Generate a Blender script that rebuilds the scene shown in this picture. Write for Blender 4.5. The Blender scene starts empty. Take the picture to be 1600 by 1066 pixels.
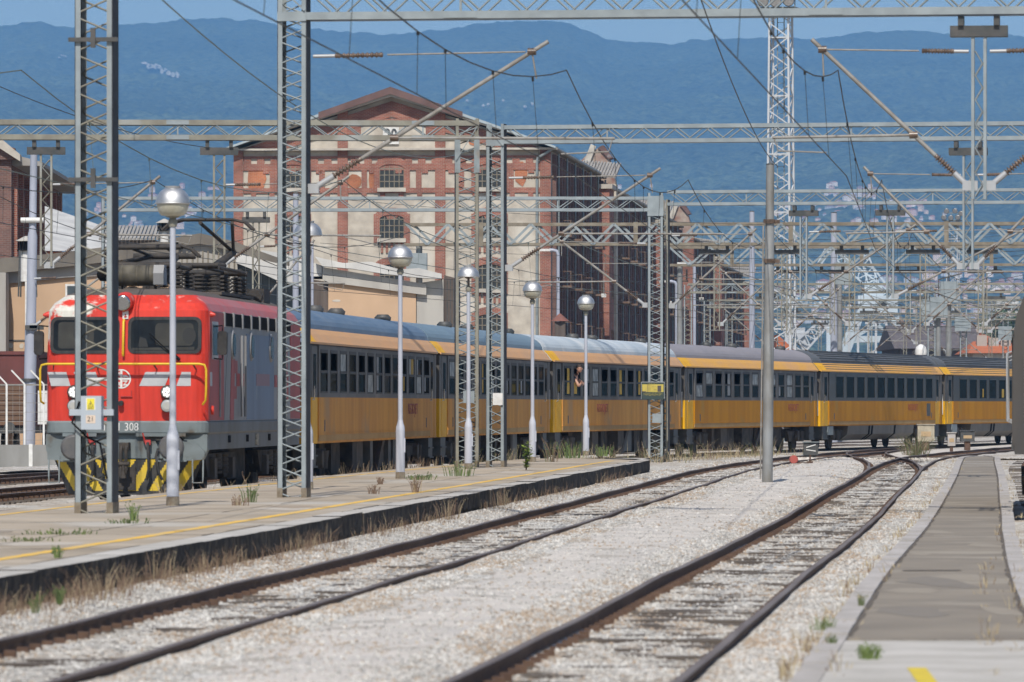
import bpy, math, random
import numpy as np
from mathutils import Vector, Matrix
R = math.radians
HAZE_D = 0.000085
random.seed(7)
rng = np.random.default_rng(7)
S = bpy.context.scene
COL = S.collection

# ------------------------------------------------------------------ camera, sky, sun
H0, FPX = 1.83, 8889.0
cd = bpy.data.cameras.new('camera'); cam = bpy.data.objects.new('camera', cd); COL.objects.link(cam)
cam.location = (0, 0, H0); cam.rotation_euler = (R(90), 0, 0)
cd.lens = 200; cd.sensor_width = 36; cd.shift_y = 100/1600
cd.clip_start = 0.5; cd.clip_end = 40000
cd.dof.use_dof = True; cd.dof.focus_distance = 190; cd.dof.aperture_fstop = 5.6
S.camera = cam
SUN_EL = R(50); SUN_AZ = math.atan2(-0.106, -0.994)
w = bpy.data.worlds.new('World'); S.world = w; w.use_nodes = True
nt = w.node_tree; nt.nodes.clear()
sky = nt.nodes.new('ShaderNodeTexSky'); sky.sky_type = 'NISHITA'; sky.sun_disc = False
sky.sun_elevation = SUN_EL; sky.sun_rotation = SUN_AZ
sky.air_density = 1.0; sky.dust_density = 0.8; sky.ozone_density = 3.0
bg = nt.nodes.new('ShaderNodeBackground'); bg.inputs[1].default_value = 0.10
wo = nt.nodes.new('ShaderNodeOutputWorld')
nt.links.new(sky.outputs[0], bg.inputs[0]); nt.links.new(bg.outputs[0], wo.inputs[0])
sd = bpy.data.lights.new('sun', 'SUN'); sun = bpy.data.objects.new('sun', sd); COL.objects.link(sun)
sd.energy = 4.3; sd.angle = R(0.53); sd.color = (1.0, 0.945, 0.86)
L = Vector((math.sin(SUN_AZ)*math.cos(SUN_EL), math.cos(SUN_AZ)*math.cos(SUN_EL), math.sin(SUN_EL)))
sun.rotation_euler = L.to_track_quat('Z', 'Y').to_euler(); sun.location = (0, 0, 60)
S.view_settings.view_transform = 'Standard'; S.view_settings.look = 'None'
S.view_settings.exposure = 0.0; S.view_settings.gamma = 1.0
S.render.engine = 'CYCLES'
cy = S.cycles
cy.max_bounces = 5; cy.diffuse_bounces = 2; cy.glossy_bounces = 3; cy.transmission_bounces = 3
cy.volume_bounces = 0; cy.transparent_max_bounces = 6; cy.caustics_reflective = False; cy.caustics_refractive = False
cy.use_denoising = True; cy.use_adaptive_sampling = True; cy.adaptive_threshold = 0.02

# ------------------------------------------------------------------ mesh builder
class MB:
    def __init__(s): s.v = []; s.f = []; s.m = []; s.sm = []
    def add(s, vs, fs, mi=0, smooth=False):
        b = len(s.v); s.v += [tuple(v) for v in vs]
        for f in fs:
            s.f.append(tuple(b+i for i in f)); s.m.append(mi); s.sm.append(smooth)
    def bx(s, x0, x1, y0, y1, z0, z1, mi=0):
        s.add([(x0,y0,z0),(x1,y0,z0),(x1,y1,z0),(x0,y1,z0),(x0,y0,z1),(x1,y0,z1),(x1,y1,z1),(x0,y1,z1)],
              [(0,3,2,1),(4,5,6,7),(0,1,5,4),(1,2,6,5),(2,3,7,6),(3,0,4,7)], mi)
        return s
    def bar(s, p0, p1, w, h=None, mi=0, up=(0,0,1)):
        h = w if h is None else h
        a, b = Vector(p0), Vector(p1); d = (b-a)
        if d.length < 1e-6: return s
        d.normalize(); u = Vector(up)
        if abs(d.dot(u)) > .99: u = Vector((0,1,0))
        r = d.cross(u).normalized(); u = r.cross(d).normalized()
        r *= w/2; u *= h/2
        s.add([a-r-u, a+r-u, a+r+u, a-r+u, b-r-u, b+r-u, b+r+u, b-r+u],
              [(0,3,2,1),(4,5,6,7),(0,1,5,4),(1,2,6,5),(2,3,7,6),(3,0,4,7)][::1], mi)
        return s
    def tube(s, pts, r, n=6, mi=0, smooth=True, cap=True):
        pts = [Vector(p) for p in pts]; k = len(pts)
        rs = r if isinstance(r, (list, tuple)) else [r]*k
        d0 = (pts[1]-pts[0]).normalized()
        u = Vector((0,0,1)) if abs(d0.z) < .9 else Vector((0,1,0))
        u = (u - d0*u.dot(d0)).normalized(); vs = []
        for i, p in enumerate(pts):
            d = (pts[min(i+1,k-1)]-pts[max(i-1,0)])
            d = d.normalized() if d.length > 1e-9 else d0
            u2 = u - d*u.dot(d)
            if u2.length > 1e-6: u = u2.normalized()
            q = d.cross(u)
            for j in range(n):
                a = 2*math.pi*j/n
                vs.append(p + (u*math.cos(a)+q*math.sin(a))*rs[i])
        fs = [(i*n+j, i*n+(j+1)%n, (i+1)*n+(j+1)%n, (i+1)*n+j) for i in range(k-1) for j in range(n)]
        s.add(vs, fs, mi, smooth)
        if cap:
            s.add(vs[:n], [tuple(range(n-1,-1,-1))], mi); s.add(vs[-n:], [tuple(range(n))], mi)
        return s
    def rev(s, p0, p1, prof, n=12, mi=0, smooth=True):   # profile [(t 0..1 along, radius)]
        a, b = Vector(p0), Vector(p1)
        d = (b-a).normalized(); u = Vector((0,0,1)) if abs(d.z) < .9 else Vector((0,1,0))
        u = (u-d*u.dot(d)).normalized(); q = d.cross(u); vs = []
        for t, r in prof:
            c = a.lerp(b, t)
            for j in range(n):
                an = 2*math.pi*j/n; vs.append(c+(u*math.cos(an)+q*math.sin(an))*r)
        k = len(prof)
        s.add(vs, [(i*n+j, i*n+(j+1)%n, (i+1)*n+(j+1)%n, (i+1)*n+j) for i in range(k-1) for j in range(n)], mi, smooth)
        s.add(vs[:n], [tuple(range(n-1,-1,-1))], mi); s.add(vs[-n:], [tuple(range(n))], mi)
        return s
    def prism(s, poly, axis, a0, a1, mi=0, mis=None):     # poly: list of 2-D points (the two other axes in order)
        def P(p, a):
            return (a,p[0],p[1]) if axis == 'x' else ((p[0],a,p[1]) if axis == 'y' else (p[0],p[1],a))
        n = len(poly); vs = [P(p,a0) for p in poly]+[P(p,a1) for p in poly]
        b = len(s.v); s.v += vs
        for i in range(n):
            j = (i+1) % n
            s.f.append((b+i, b+j, b+n+j, b+n+i)); s.m.append(mis[i] if mis else mi); s.sm.append(False)
        s.f.append(tuple(b+i for i in range(n-1,-1,-1))); s.m.append(mi); s.sm.append(False)
        s.f.append(tuple(b+n+i for i in range(n))); s.m.append(mi); s.sm.append(False)
        return s
    def quad(s, a, b, c, d, mi=0): s.add([a,b,c,d], [(0,1,2,3)], mi); return s
    def mesh(s, name, mats):
        me = bpy.data.meshes.new(name)
        me.from_pydata([tuple(map(float,v)) for v in s.v], [], s.f)
        for m in (mats if isinstance(mats,(list,tuple)) else [mats]): me.materials.append(m)
        me.polygons.foreach_set('material_index', s.m); me.polygons.foreach_set('use_smooth', s.sm)
        me.update(); return me
    def build(s, name, mats, parent=None, loc=(0,0,0), rz=0.0, fix=True):
        me = s.mesh(name, mats)
        if fix:
            import bmesh
            bm = bmesh.new(); bm.from_mesh(me); bmesh.ops.recalc_face_normals(bm, faces=bm.faces); bm.to_mesh(me); bm.free()
        o = bpy.data.objects.new(name, me); COL.objects.link(o)
        o.location = loc; o.rotation_euler = (0,0,rz)
        if parent is not None: o.parent = parent
        return o

def tag(o, label=None, cat=None, group=None, kind=None):
    if label: o['label'] = label
    if cat: o['category'] = cat
    if group: o['group'] = group
    if kind: o['kind'] = kind
    return o
def thing(name, label, cat, loc=(0,0,0), rz=0.0, group=None):
    o = bpy.data.objects.new(name, None); COL.objects.link(o)
    o.location = loc; o.rotation_euler = (0,0,rz); o.empty_display_size = .3
    return tag(o, label, cat, group)
KIDS = None
def copy_tree(o, parent=None):
    c = o.copy(); COL.objects.link(c)
    if parent is not None: c.parent = parent
    for ch in list(o.children): copy_tree(ch, c)
    return c
def text(s, size, mat, parent, loc, rot=(R(90),0,0), name='lettering', depth=.002, sx=1.0, bold=0.0):
    cu = bpy.data.curves.new(name, 'FONT'); cu.body = s; cu.size = size; cu.extrude = depth; cu.offset = bold
    cu.align_x = 'CENTER'; cu.align_y = 'CENTER'; cu.resolution_u = 3
    t = bpy.data.objects.new('tmp', cu); COL.objects.link(t)
    bpy.context.view_layer.update()
    me = bpy.data.meshes.new_from_object(t.evaluated_get(bpy.context.evaluated_depsgraph_get()))
    bpy.data.objects.remove(t)
    me.materials.clear(); me.materials.append(mat)
    o = bpy.data.objects.new(name, me); COL.objects.link(o); o.location = loc; o.rotation_euler = rot; o.scale = (sx,1,1)
    if parent is not None: o.parent = parent
    return o
def at(px, py, Y): return ((px-800)/FPX*Y, Y, H0+(633-py)/FPX*Y)

# ------------------------------------------------------------------ materials
def mat(name, c, rough=.6, metal=0.0, c2=None, scale=3.0, lo=.35, hi=.65, streak=(1,1,1), bump=0.0, bscale=None, c3=None, s3=.6, t3=.58, spec=None, detail=5):
    m = bpy.data.materials.new(name); m.use_nodes = True; t = m.node_tree; b = t.nodes['Principled BSDF']
    b.inputs['Roughness'].default_value = rough; b.inputs['Metallic'].default_value = metal
    if spec is not None: b.inputs['Specular IOR Level'].default_value = spec
    b.inputs['Base Color'].default_value = (*c, 1)
    N, K = t.nodes.new, t.links.new
    if c2 or bump or c3:
        tc = N('ShaderNodeTexCoord'); mp = N('ShaderNodeMapping'); mp.inputs['Scale'].default_value = streak
        K(tc.outputs['Object'], mp.inputs[0])
    if c2:
        n = N('ShaderNodeTexNoise'); n.inputs['Scale'].default_value = scale; n.inputs['Detail'].default_value = detail
        K(mp.outputs[0], n.inputs['Vector'])
        r = N('ShaderNodeMapRange'); r.inputs[1].default_value = lo; r.inputs[2].default_value = hi; K(n.outputs[0], r.inputs[0])
        x = N('ShaderNodeMix'); x.data_type = 'RGBA'; x.inputs[6].default_value = (*c,1); x.inputs[7].default_value = (*c2,1)
        K(r.outputs[0], x.inputs[0]); out = x.outputs[2]
        if c3:
            n2 = N('ShaderNodeTexNoise'); n2.inputs['Scale'].default_value = s3; n2.inputs['Detail'].default_value = 6
            K(tc.outputs['Object'], n2.inputs['Vector'])
            r2 = N('ShaderNodeMapRange'); r2.inputs[1].default_value = t3; r2.inputs[2].default_value = t3+.1; K(n2.outputs[0], r2.inputs[0])
            x2 = N('ShaderNodeMix'); x2.data_type = 'RGBA'; x2.inputs[7].default_value = (*c3,1)
            K(r2.outputs[0], x2.inputs[0]); K(out, x2.inputs[6]); out = x2.outputs[2]
        K(out, b.inputs['Base Color'])
    if bump:
        n3 = N('ShaderNodeTexNoise'); n3.inputs['Scale'].default_value = bscale or scale*3; n3.inputs['Detail'].default_value = 4
        K(mp.outputs[0], n3.inputs['Vector'])
        bp = N('ShaderNodeBump'); bp.inputs['Strength'].default_value = bump; bp.inputs['Distance'].default_value = .05
        K(n3.outputs[0], bp.inputs['Height']); K(bp.outputs[0], b.inputs['Normal'])
    return m
def brickmat(name, c1, c2, mortar, sc=1.0):
    m = bpy.data.materials.new(name); m.use_nodes = True; t = m.node_tree; b = t.nodes['Principled BSDF']; N, K = t.nodes.new, t.links.new
    b.inputs['Roughness'].default_value = .9
    tc = N('ShaderNodeTexCoord'); sp = N('ShaderNodeSeparateXYZ'); K(tc.outputs['Object'], sp.inputs[0])
    ad = N('ShaderNodeMath'); K(sp.outputs[0], ad.inputs[0]); K(sp.outputs[1], ad.inputs[1])
    cb = N('ShaderNodeCombineXYZ'); K(ad.outputs[0], cb.inputs[0]); K(sp.outputs[2], cb.inputs[1])
    br = N('ShaderNodeTexBrick'); K(cb.outputs[0], br.inputs[0])
    br.inputs['Color1'].default_value = (*c1,1); br.inputs['Color2'].default_value = (*c2,1); br.inputs['Mortar'].default_value = (*mortar,1)
    br.inputs['Scale'].default_value = 1; br.inputs['Brick Width'].default_value = .3*sc; br.inputs['Row Height'].default_value = .1*sc; br.inputs['Mortar Size'].default_value = .012*sc
    n = N('ShaderNodeTexNoise'); n.inputs['Scale'].default_value = .7; n.inputs['Detail'].default_value = 8; K(tc.outputs['Object'], n.inputs['Vector'])
    r = N('ShaderNodeMapRange'); r.inputs[1].default_value = .3; r.inputs[2].default_value = .75; r.inputs[3].default_value = .62; r.inputs[4].default_value = 1.25; K(n.outputs[0], r.inputs[0])
    x = N('ShaderNodeMix'); x.data_type = 'RGBA'; x.blend_type = 'MULTIPLY'; x.inputs[0].default_value = 1
    K(br.outputs[0], x.inputs[6]); K(r.outputs[0], x.inputs[7]); K(x.outputs[2], b.inputs['Base Color'])
    return m
M = {}
M['steel'] = mat('painted_steel', (.27,.31,.32), .45, .0, (.20,.225,.23), 4, c3=(.22,.17,.12), s3=1.1, t3=.63)
M['steel_pale'] = mat('pale_painted_steel', (.30,.342,.358), .5, .0, (.235,.268,.282), 3, c3=(.20,.18,.145), s3=.8, t3=.66)
M['steel_olive'] = mat('weathered_olive_steel', (.27,.26,.21), .6, .0, (.20,.185,.15), 3, c3=(.34,.36,.35), s3=.5, t3=.60)
M['steel_brown'] = mat('dusty_brown_steel', (.25,.22,.17), .7, 0, (.17,.14,.10), 3)
M['steel_black'] = mat('dark_steel', (.05,.055,.055), .55, 0, (.09,.085,.08), 4)
M['galv'] = mat('galvanised_tube', (.30,.29,.27), .55, 0, (.21,.19,.165), 5)
M['pole'] = mat('lilac_grey_pole_paint', (.40,.42,.50), .4, 0, (.33,.35,.41), 3, streak=(1,1,.3))
M['polew'] = mat('lamp_pole_paint', (.52,.54,.60), .35, 0, (.42,.44,.50), 4, streak=(1,1,.3))
M['pole_old'] = mat('old_grey_tube_pole', (.30,.31,.31), .5, .2, (.20,.19,.17), 2.5, streak=(1,1,.5))
M['rustbase'] = mat('rusty_pole_foot', (.16,.12,.08), .9, 0, (.24,.21,.16), 9)
M['insul'] = mat('brown_glazed_insulator', (.075,.05,.036), .3, 0, (.17,.12,.09), 8)
M['wire'] = mat('wire_copper_dark', (.055,.055,.05), .6, .3)
M['wireg'] = mat('wire_green_grey', (.16,.19,.16), .6, .2)
M['silver'] = mat('brushed_silver_dome', (.70,.70,.70), .55, 1.0, (.56,.56,.56), 6)
M['fit'] = mat('pale_aluminium_fitting', (.42,.43,.44), .5, .2)
M['lampglass'] = mat('cream_lamp_glass', (.55,.54,.45), .35, 0, (.40,.38,.30), 6)
M['black'] = mat('matt_black', (.010,.010,.011), .9, spec=.1)
M['steel_web'] = mat('shaded_channel_web', (.075,.08,.088), .7, 0, (.05,.052,.058), 3, spec=.2)  # shade of the mast's side faces put into the web colour
M['rubber'] = mat('dark_rubber', (.02,.02,.022), .8, 0, (.04,.038,.036), 10)
M['white'] = mat('white_paint', (.75,.75,.73), .5, 0, (.62,.61,.58), 6)
M['yellow'] = mat('warning_yellow', (.75,.50,.02), .5, 0, (.62,.40,.02), 6)
M['signyellow'] = mat('sign_yellow', (.80,.68,.05), .5)
# ------------------------------------------------------------------ curves of the tracks (X of the centre line at depth Y)
def curve(pts):
    ys = np.array([p[0] for p in pts], float); xs = np.array([p[1] for p in pts], float)
    m = np.gradient(xs, ys)
    def f(Y):
        Y = np.asarray(Y, float); Yc = np.clip(Y, ys[0], ys[-1])
        i = np.clip(np.searchsorted(ys, Yc)-1, 0, len(ys)-2); h = ys[i+1]-ys[i]; t = (Yc-ys[i])/h
        v = (2*t**3-3*t**2+1)*xs[i]+(t**3-2*t**2+t)*h*m[i]+(-2*t**3+3*t**2)*xs[i+1]+(t**3-t**2)*h*m[i+1]
        return v + np.where(Y > ys[-1], (Y-ys[-1])*m[-1], 0)+np.where(Y < ys[0], (Y-ys[0])*m[0], 0)
    return f
T0 = curve([(40,-12.4),(79,-9.55),(107.6,-7.32),(123,-5.95),(149.9,-3.35),(176.1,-.18),(202.1,4.7),(227.9,10.9),(253.4,17.85),(278.6,25.4),(330,42)])
TA = curve([(30,-4.4),(44,-3.3),(60,-1.97),(78,-.5),(91,.5),(108,1.85),(130,3.55),(164,6.25),(190,9.0),(215,12.4),(240,16.6),(262,21.2),(300,31)])
TB = curve([(30,-.35),(46,1.07),(60,2.27),(79,3.98),(93,5.2),(121,7.5),(141,9.2),(172,11.75),(185,12.95),(199,14.4),(214,16.5),(232,19.5),(258,24.2),(300,33)])
TC = curve([(158,10.6),(172,11.55),(190,12.55),(205,13.0),(222,13.85),(240,16.0)])
TL1 = lambda Y: T0(Y)-4.7
TL2 = lambda Y: T0(Y)-9.3
TR = lambda Y: TB(Y)+4.55
LE = lambda Y: TA(Y)-1.9           # track edge of the wide platform
LW = lambda Y: T0(Y)+1.75
RL = curve([(28,1.02),(37.6,1.84),(60.9,3.81),(83.4,5.86),(120,9.02),(152,11.72),(177,13.78),(196,15.38),(206,16.25)])          # left edge of the narrow platform
RW = 1.50
RR = lambda Y: RL(Y)+np.interp(Y, [30,38,51,66,83,110,206], [2.1,2.0,1.82,1.68,1.52,1.46,1.44])
PZ = .28
def head(f, Y): return float(math.atan2(f(Y+.5)-f(Y-.5), 1.0))

# value noise
_perm = rng.random((512,512))
def vnoise(x, y):
    x = np.asarray(x,float); y = np.asarray(y,float)
    xi = np.floor(x).astype(int); yi = np.floor(y).astype(int); fx = x-xi; fy = y-yi
    fx = fx*fx*(3-2*fx); fy = fy*fy*(3-2*fy)
    g = lambda a,b: _perm[a % 512, b % 512]
    return (g(xi,yi)*(1-fx)+g(xi+1,yi)*fx)*(1-fy)+(g(xi,yi+1)*(1-fx)+g(xi+1,yi+1)*fx)*fy
def fbm(x, y, o=4):
    s = 0; a = .5
    for i in range(o):
        s = s + a*vnoise(x*2**i+17*i, y*2**i+31*i); a *= .5
    return s
def fastmesh(name, V, F, mats, mi=None, smooth=False):
    me = bpy.data.meshes.new(name); V = np.asarray(V, np.float32); F = np.asarray(F, np.int32); k = F.shape[1]
    me.vertices.add(len(V)); me.vertices.foreach_set('co', V.ravel())
    me.loops.add(F.size); me.loops.foreach_set('vertex_index', F.ravel())
    me.polygons.add(len(F)); me.polygons.foreach_set('loop_start', np.arange(len(F), dtype=np.int32)*k)
    try: me.polygons.foreach_set('loop_total', np.full(len(F), k, np.int32))
    except Exception: pass
    if mi is not None: me.polygons.foreach_set('material_index', np.asarray(mi, np.int32))
    me.polygons.foreach_set('use_smooth', np.full(len(F), smooth))
    for m in (mats if isinstance(mats,(list,tuple)) else [mats]): me.materials.append(m)
    me.update(calc_edges=True); me.validate()
    o = bpy.data.objects.new(name, me); COL.objects.link(o); return o
def gridfaces(nu, nv):
    a = (np.arange(nv-1)[:,None]*nu+np.arange(nu-1)[None,:]).ravel()
    return np.stack([a, a+1, a+nu+1, a+nu], 1)

# ------------------------------------------------------------------ ground, ballast
M['earth'] = mat('dry_earth', (.30,.26,.21), .95, 0, (.20,.17,.13), .6, bump=.4, bscale=6)
def ballast_mat():
    m = bpy.data.materials.new('limestone_ballast'); m.use_nodes = True; t = m.node_tree; b = t.nodes['Principled BSDF']; N, K = t.nodes.new, t.links.new
    b.inputs['Roughness'].default_value = .95; b.inputs['Specular IOR Level'].default_value = .2
    tc = N('ShaderNodeTexCoord')
    v = N('ShaderNodeTexVoronoi'); v.inputs['Scale'].default_value = 17; K(tc.outputs['Object'], v.inputs['Vector'])
    r = N('ShaderNodeValToRGB'); e = r.color_ramp.elements
    e[0].color = (.30,.275,.24,1); e[1].color = (.72,.70,.66,1); e[0].position = .05; e[1].position = .8
    sp = N('ShaderNodeSeparateColor'); K(v.outputs['Color'], sp.inputs[0]); K(sp.outputs[0], r.inputs[0])
    n = N('ShaderNodeTexNoise'); n.inputs['Scale'].default_value = .55; n.inputs['Detail'].default_value = 7; K(tc.outputs['Object'], n.inputs['Vector'])
    rr = N('ShaderNodeMapRange'); rr.inputs[1].default_value = .42; rr.inputs[2].default_value = .7; K(n.outputs[0], rr.inputs[0])
    x = N('ShaderNodeMix'); x.data_type = 'RGBA'; x.blend_type = 'MULTIPLY'; x.inputs[7].default_value = (.70,.60,.50,1); K(rr.outputs[0], x.inputs[0]); K(r.outputs[0], x.inputs[6])
    K(x.outputs[2], b.inputs['Base Color'])
    bp = N('ShaderNodeBump'); bp.inputs['Strength'].default_value = .9; bp.inputs['Distance'].default_value = .04
    K(v.outputs['Distance'], bp.inputs['Height']); bp.invert = True; K(bp.outputs[0], b.inputs['Normal'])
    return m
M['ballast'] = ballast_mat()
M['grit'] = mat('pinkish_fine_gravel', (.66,.605,.545), .95, 0, (.53,.495,.455), .9, bump=.8, bscale=25, c3=(.40,.36,.31), s3=1.3, t3=.57, detail=9)
for k in ('ballast',): pass
STONE = [mat('white_ballast_stone', (.60,.58,.545), .9, 0, (.48,.46,.425), 2, detail=2), mat('grey_ballast_stone', (.42,.405,.385), .9, 0, (.30,.29,.27), 2, detail=2), mat('brown_ballast_stone', (.42,.335,.255), .9, 0, (.31,.24,.175), 2, detail=2)]

g = MB(); g.quad((-2500,-60,-.42),(4000,-60,-.42),(4000,3400,-.42),(-2500,3400,-.42))
tag(g.build('ground', M['earth']), 'flat dry ground under the railway yard', 'ground', kind='structure')

def zground(X, Y):
    a = X-TA(Y); b = X-TB(Y); z = np.full(np.shape(X), -.06)
    n1 = fbm(X*.9, Y*.35, 4)-.47; n2 = fbm(X*3.1+9, Y*1.6, 3)-.44
    z = np.where(np.abs(a) < .9, -.138+.11*n2, z); z = np.where(np.abs(b) < .9, -.143+.11*n2, z)
    sm = lambda t: np.clip(t,0,1)**2*(3-2*np.clip(t,0,1))
    z = np.where(a <= -.9, -.135+sm((-a-.9)/.8)*.10, z)
    mid = (a >= .72) & (b <= -.72)
    zl = -.05+.02*sm((a-.8)/.5); zr = -.12+.09*sm((-b-.78)/.9)
    z = np.where(mid, np.minimum(zl, zr)+.05*n1, z)
    z = np.where(b >= .72, -.07+.03*n1, z)
    z = np.where((np.abs(X-TC(Y)) < 1.0) & (Y > 163) & (Y < 242), np.minimum(z, -.135+.08*n2), z)
    return z+.03*n1
NU, ys = 150, np.concatenate([np.arange(28,60,.22), np.arange(60,110,.3), np.arange(110,205,.5), np.arange(205,420,3)])
tt = np.linspace(0,1,NU)
Yg = np.repeat(ys, NU); lo = LE(Yg)-.02; lo = np.where(Yg > 165, T0(Yg)-14, lo); hi = np.where(Yg < 203, RL(Yg)+.05, TB(Yg)+12)
lo = np.where(Yg > 157, np.maximum(T0(Yg)-14, LE(Yg)-(Yg-157)*3-.02), lo)
Tg = np.tile(tt, len(ys)); Xg = lo+(hi-lo)*Tg
Zg = zground(Xg, Yg)
Fg = gridfaces(NU, len(ys))
cx = Xg[Fg].mean(1); cyy = Yg[Fg].mean(1)
am = cx-TA(cyy); bm_ = cx-TB(cyy)
mig = ((am > 1.25+.5*fbm(cyy*.5, cx)) & (bm_ < -1.5+.5*fbm(cyy*.4+5, cx))).astype(int)
tag(fastmesh('gravel_bed', np.stack([Xg,Yg,Zg],1), Fg, [M['ballast'], M['grit']], mig, True), 'pale limestone gravel between the platforms', 'gravel', kind='structure')
# gravel under the left tracks
ys2 = np.arange(28, 420, 1.5); n2_ = 60; Y2 = np.repeat(ys2, n2_); x0 = T0(Y2)-17; x1 = LW(Y2)+.06; x1 = np.where(Y2 > 166, T0(Y2)+1.6, x1)
X2 = x0+(x1-x0)*np.tile(np.linspace(0,1,n2_), len(ys2)); Z2 = -.155+.08*(fbm(X2, Y2*.5)-.5)
tag(fastmesh('gravel_bed', np.stack([X2,Y2,Z2],1), gridfaces(n2_, len(ys2)), M['ballast'], None, True), 'grey gravel under the tracks left of the wide platform', 'gravel', kind='structure')
# gravel right of the narrow platform
ys3 = np.arange(28, 203, 1.5); n3_ = 30; Y3 = np.repeat(ys3, n3_); x0 = RR(Y3)-.04
X3 = x0+9*np.tile(np.linspace(0,1,n3_), len(ys3)); Z3 = -.14+.09*(fbm(X3*1.3, Y3)-.5)
tag(fastmesh('gravel_bed', np.stack([X3,Y3,Z3],1), gridfaces(n3_, len(ys3)), M['ballast'], None, True), 'stony gravel under the dark train at the right edge', 'gravel', kind='structure')

# loose stones: many small real ones
def stones(n, xy, size, name, label, seed):
    r = np.random.default_rng(seed); X, Y = xy; n = len(X)
    base = np.array([(1,0,0),(-1,0,0),(0,1,0),(0,-1,0),(0,0,1),(0,0,-1)], float)
    tri = np.array([(0,2,4),(2,1,4),(1,3,4),(3,0,4),(2,0,5),(1,2,5),(3,1,5),(0,3,5)])
    sz = size(Y)*(.6+.9*r.random(n)**2)
    sc = sz[:,None]*np.stack([.7+.6*r.random(n), .7+.6*r.random(n), .45+.45*r.random(n)],1)
    P = base[None]*(1+.5*(r.random((n,6,1))-.5))*sc[:,None,:]
    P += (r.random((n,6,3))-.5)*sz[:,None,None]*.7
    an = r.random(n)*6.283; c, s_ = np.cos(an)[:,None], np.sin(an)[:,None]
    Q = P.copy(); Q[...,0] = P[...,0]*c-P[...,1]*s_; Q[...,1] = P[...,0]*s_+P[...,1]*c
    Q[...,0] += X[:,None]; Q[...,1] += Y[:,None]; Q[...,2] += (zground(X,Y)+sz*.12)[:,None]
    F = (tri[None]+6*np.arange(n)[:,None,None]).reshape(-1,3)
    mi_ = r.choice(3, n, p=[.55,.34,.11]); dr_ = np.minimum(np.abs(np.abs(X-TA(Y))-.75), np.abs(np.abs(X-TB(Y))-.75)); pt_ = fbm(X*.8+40, Y*.25, 4)
    u_ = r.random(n); mi_ = np.where((dr_ < .34) & (u_ < .55*(1-dr_/.34)), 2, mi_); mi_ = np.where((pt_ > .56) & (u_ > .55), 2, mi_); mi_ = np.where((pt_ < .38) & (u_ > .6), 1, mi_); mi = np.repeat(mi_, 8)
    tag(fastmesh(name, Q.reshape(-1,3), F, STONE, mi, False), label, 'stones', kind='stuff')
def scatter(n, y0, y1, r, keep):
    u = r.random(n); Y = 1/(1/y0+(1/y1-1/y0)*u)           # denser towards the camera
    t = r.random(n); X = LE(Y)+.05+(RL(Y)-LE(Y)-.1)*t
    k = keep(X, Y, r); return X[k], Y[k]
def keep_b(X, Y, r):
    a, b = X-TA(Y), X-TB(Y)
    fine = (a > 1.4) & (b < -1.5)
    p = np.where(fine, .13, np.where((np.abs(a) < .7) | (np.abs(b) < .7), .5, 1.0))
    p = np.where((np.abs(np.abs(a)-.75) < .09) | (np.abs(np.abs(b)-.75) < .09), 0, p)
    return r.random(len(X)) < p
r1 = np.random.default_rng(3)
stones(0, scatter(230000, 36, 200, r1, keep_b), lambda Y: .0125+.00006*Y, 'ballast_stones', 'loose pale ballast stones over the track bed', 11)

# ------------------------------------------------------------------ rails and sleepers
M['railrust'] = mat('rusty_rail_web', (.125,.073,.047), .85, 0, (.085,.048,.032), 6, bump=.2)
M['railtop'] = mat('worn_rail_head', (.22,.175,.145), .5, .15, (.16,.115,.085), 3, streak=(1,.1,1))
M['sleeper'] = mat('tarred_timber', (.075,.060,.050), .9, 0, (.16,.135,.11), 4, streak=(.3,3,1), bump=.5)
RP = [(-.07,-.155),(.07,-.155),(.07,-.14),(.012,-.118),(.012,-.045),(.036,-.035),(.036,-.006),(.028,0),(-.028,0),(-.036,-.006),(-.036,-.035),(-.012,-.045),(-.012,-.118),(-.07,-.14)]
def rail_mb(f, off, y0, y1, step=1.5, wob=0.0):
    mb = MB(); ysr = np.arange(y0, y1+step, step); n = len(RP); vs = []
    ph = random.random()*9
    for Y in ysr:
        th = head(f, Y); X = float(f(Y)); wz = wob*(math.sin(Y*.31+ph)+.7*math.sin(Y*.83+ph)); wx = .7*wob*math.sin(Y*.47+ph)
        for (u, z) in RP:
            d = off+u+wx; vs.append((X+d*math.cos(th), Y-d*math.sin(th), z+wz))
    k = len(ysr)
    for i in range(k-1):
        for j in range(n):
            a = i*n+j; b = i*n+(j+1) % n
            mb.f.append((a, b, b+n, a+n)); mb.m.append(1 if j in (6,7,8) else 0); mb.sm.append(False)
    mb.v = vs; mb.f.append(tuple(range(n))); mb.m.append(0); mb.sm.append(False)
    mb.f.append(tuple(range((k-1)*n, k*n))[::-1]); mb.m.append(0); mb.sm.append(False)
    return mb
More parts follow.
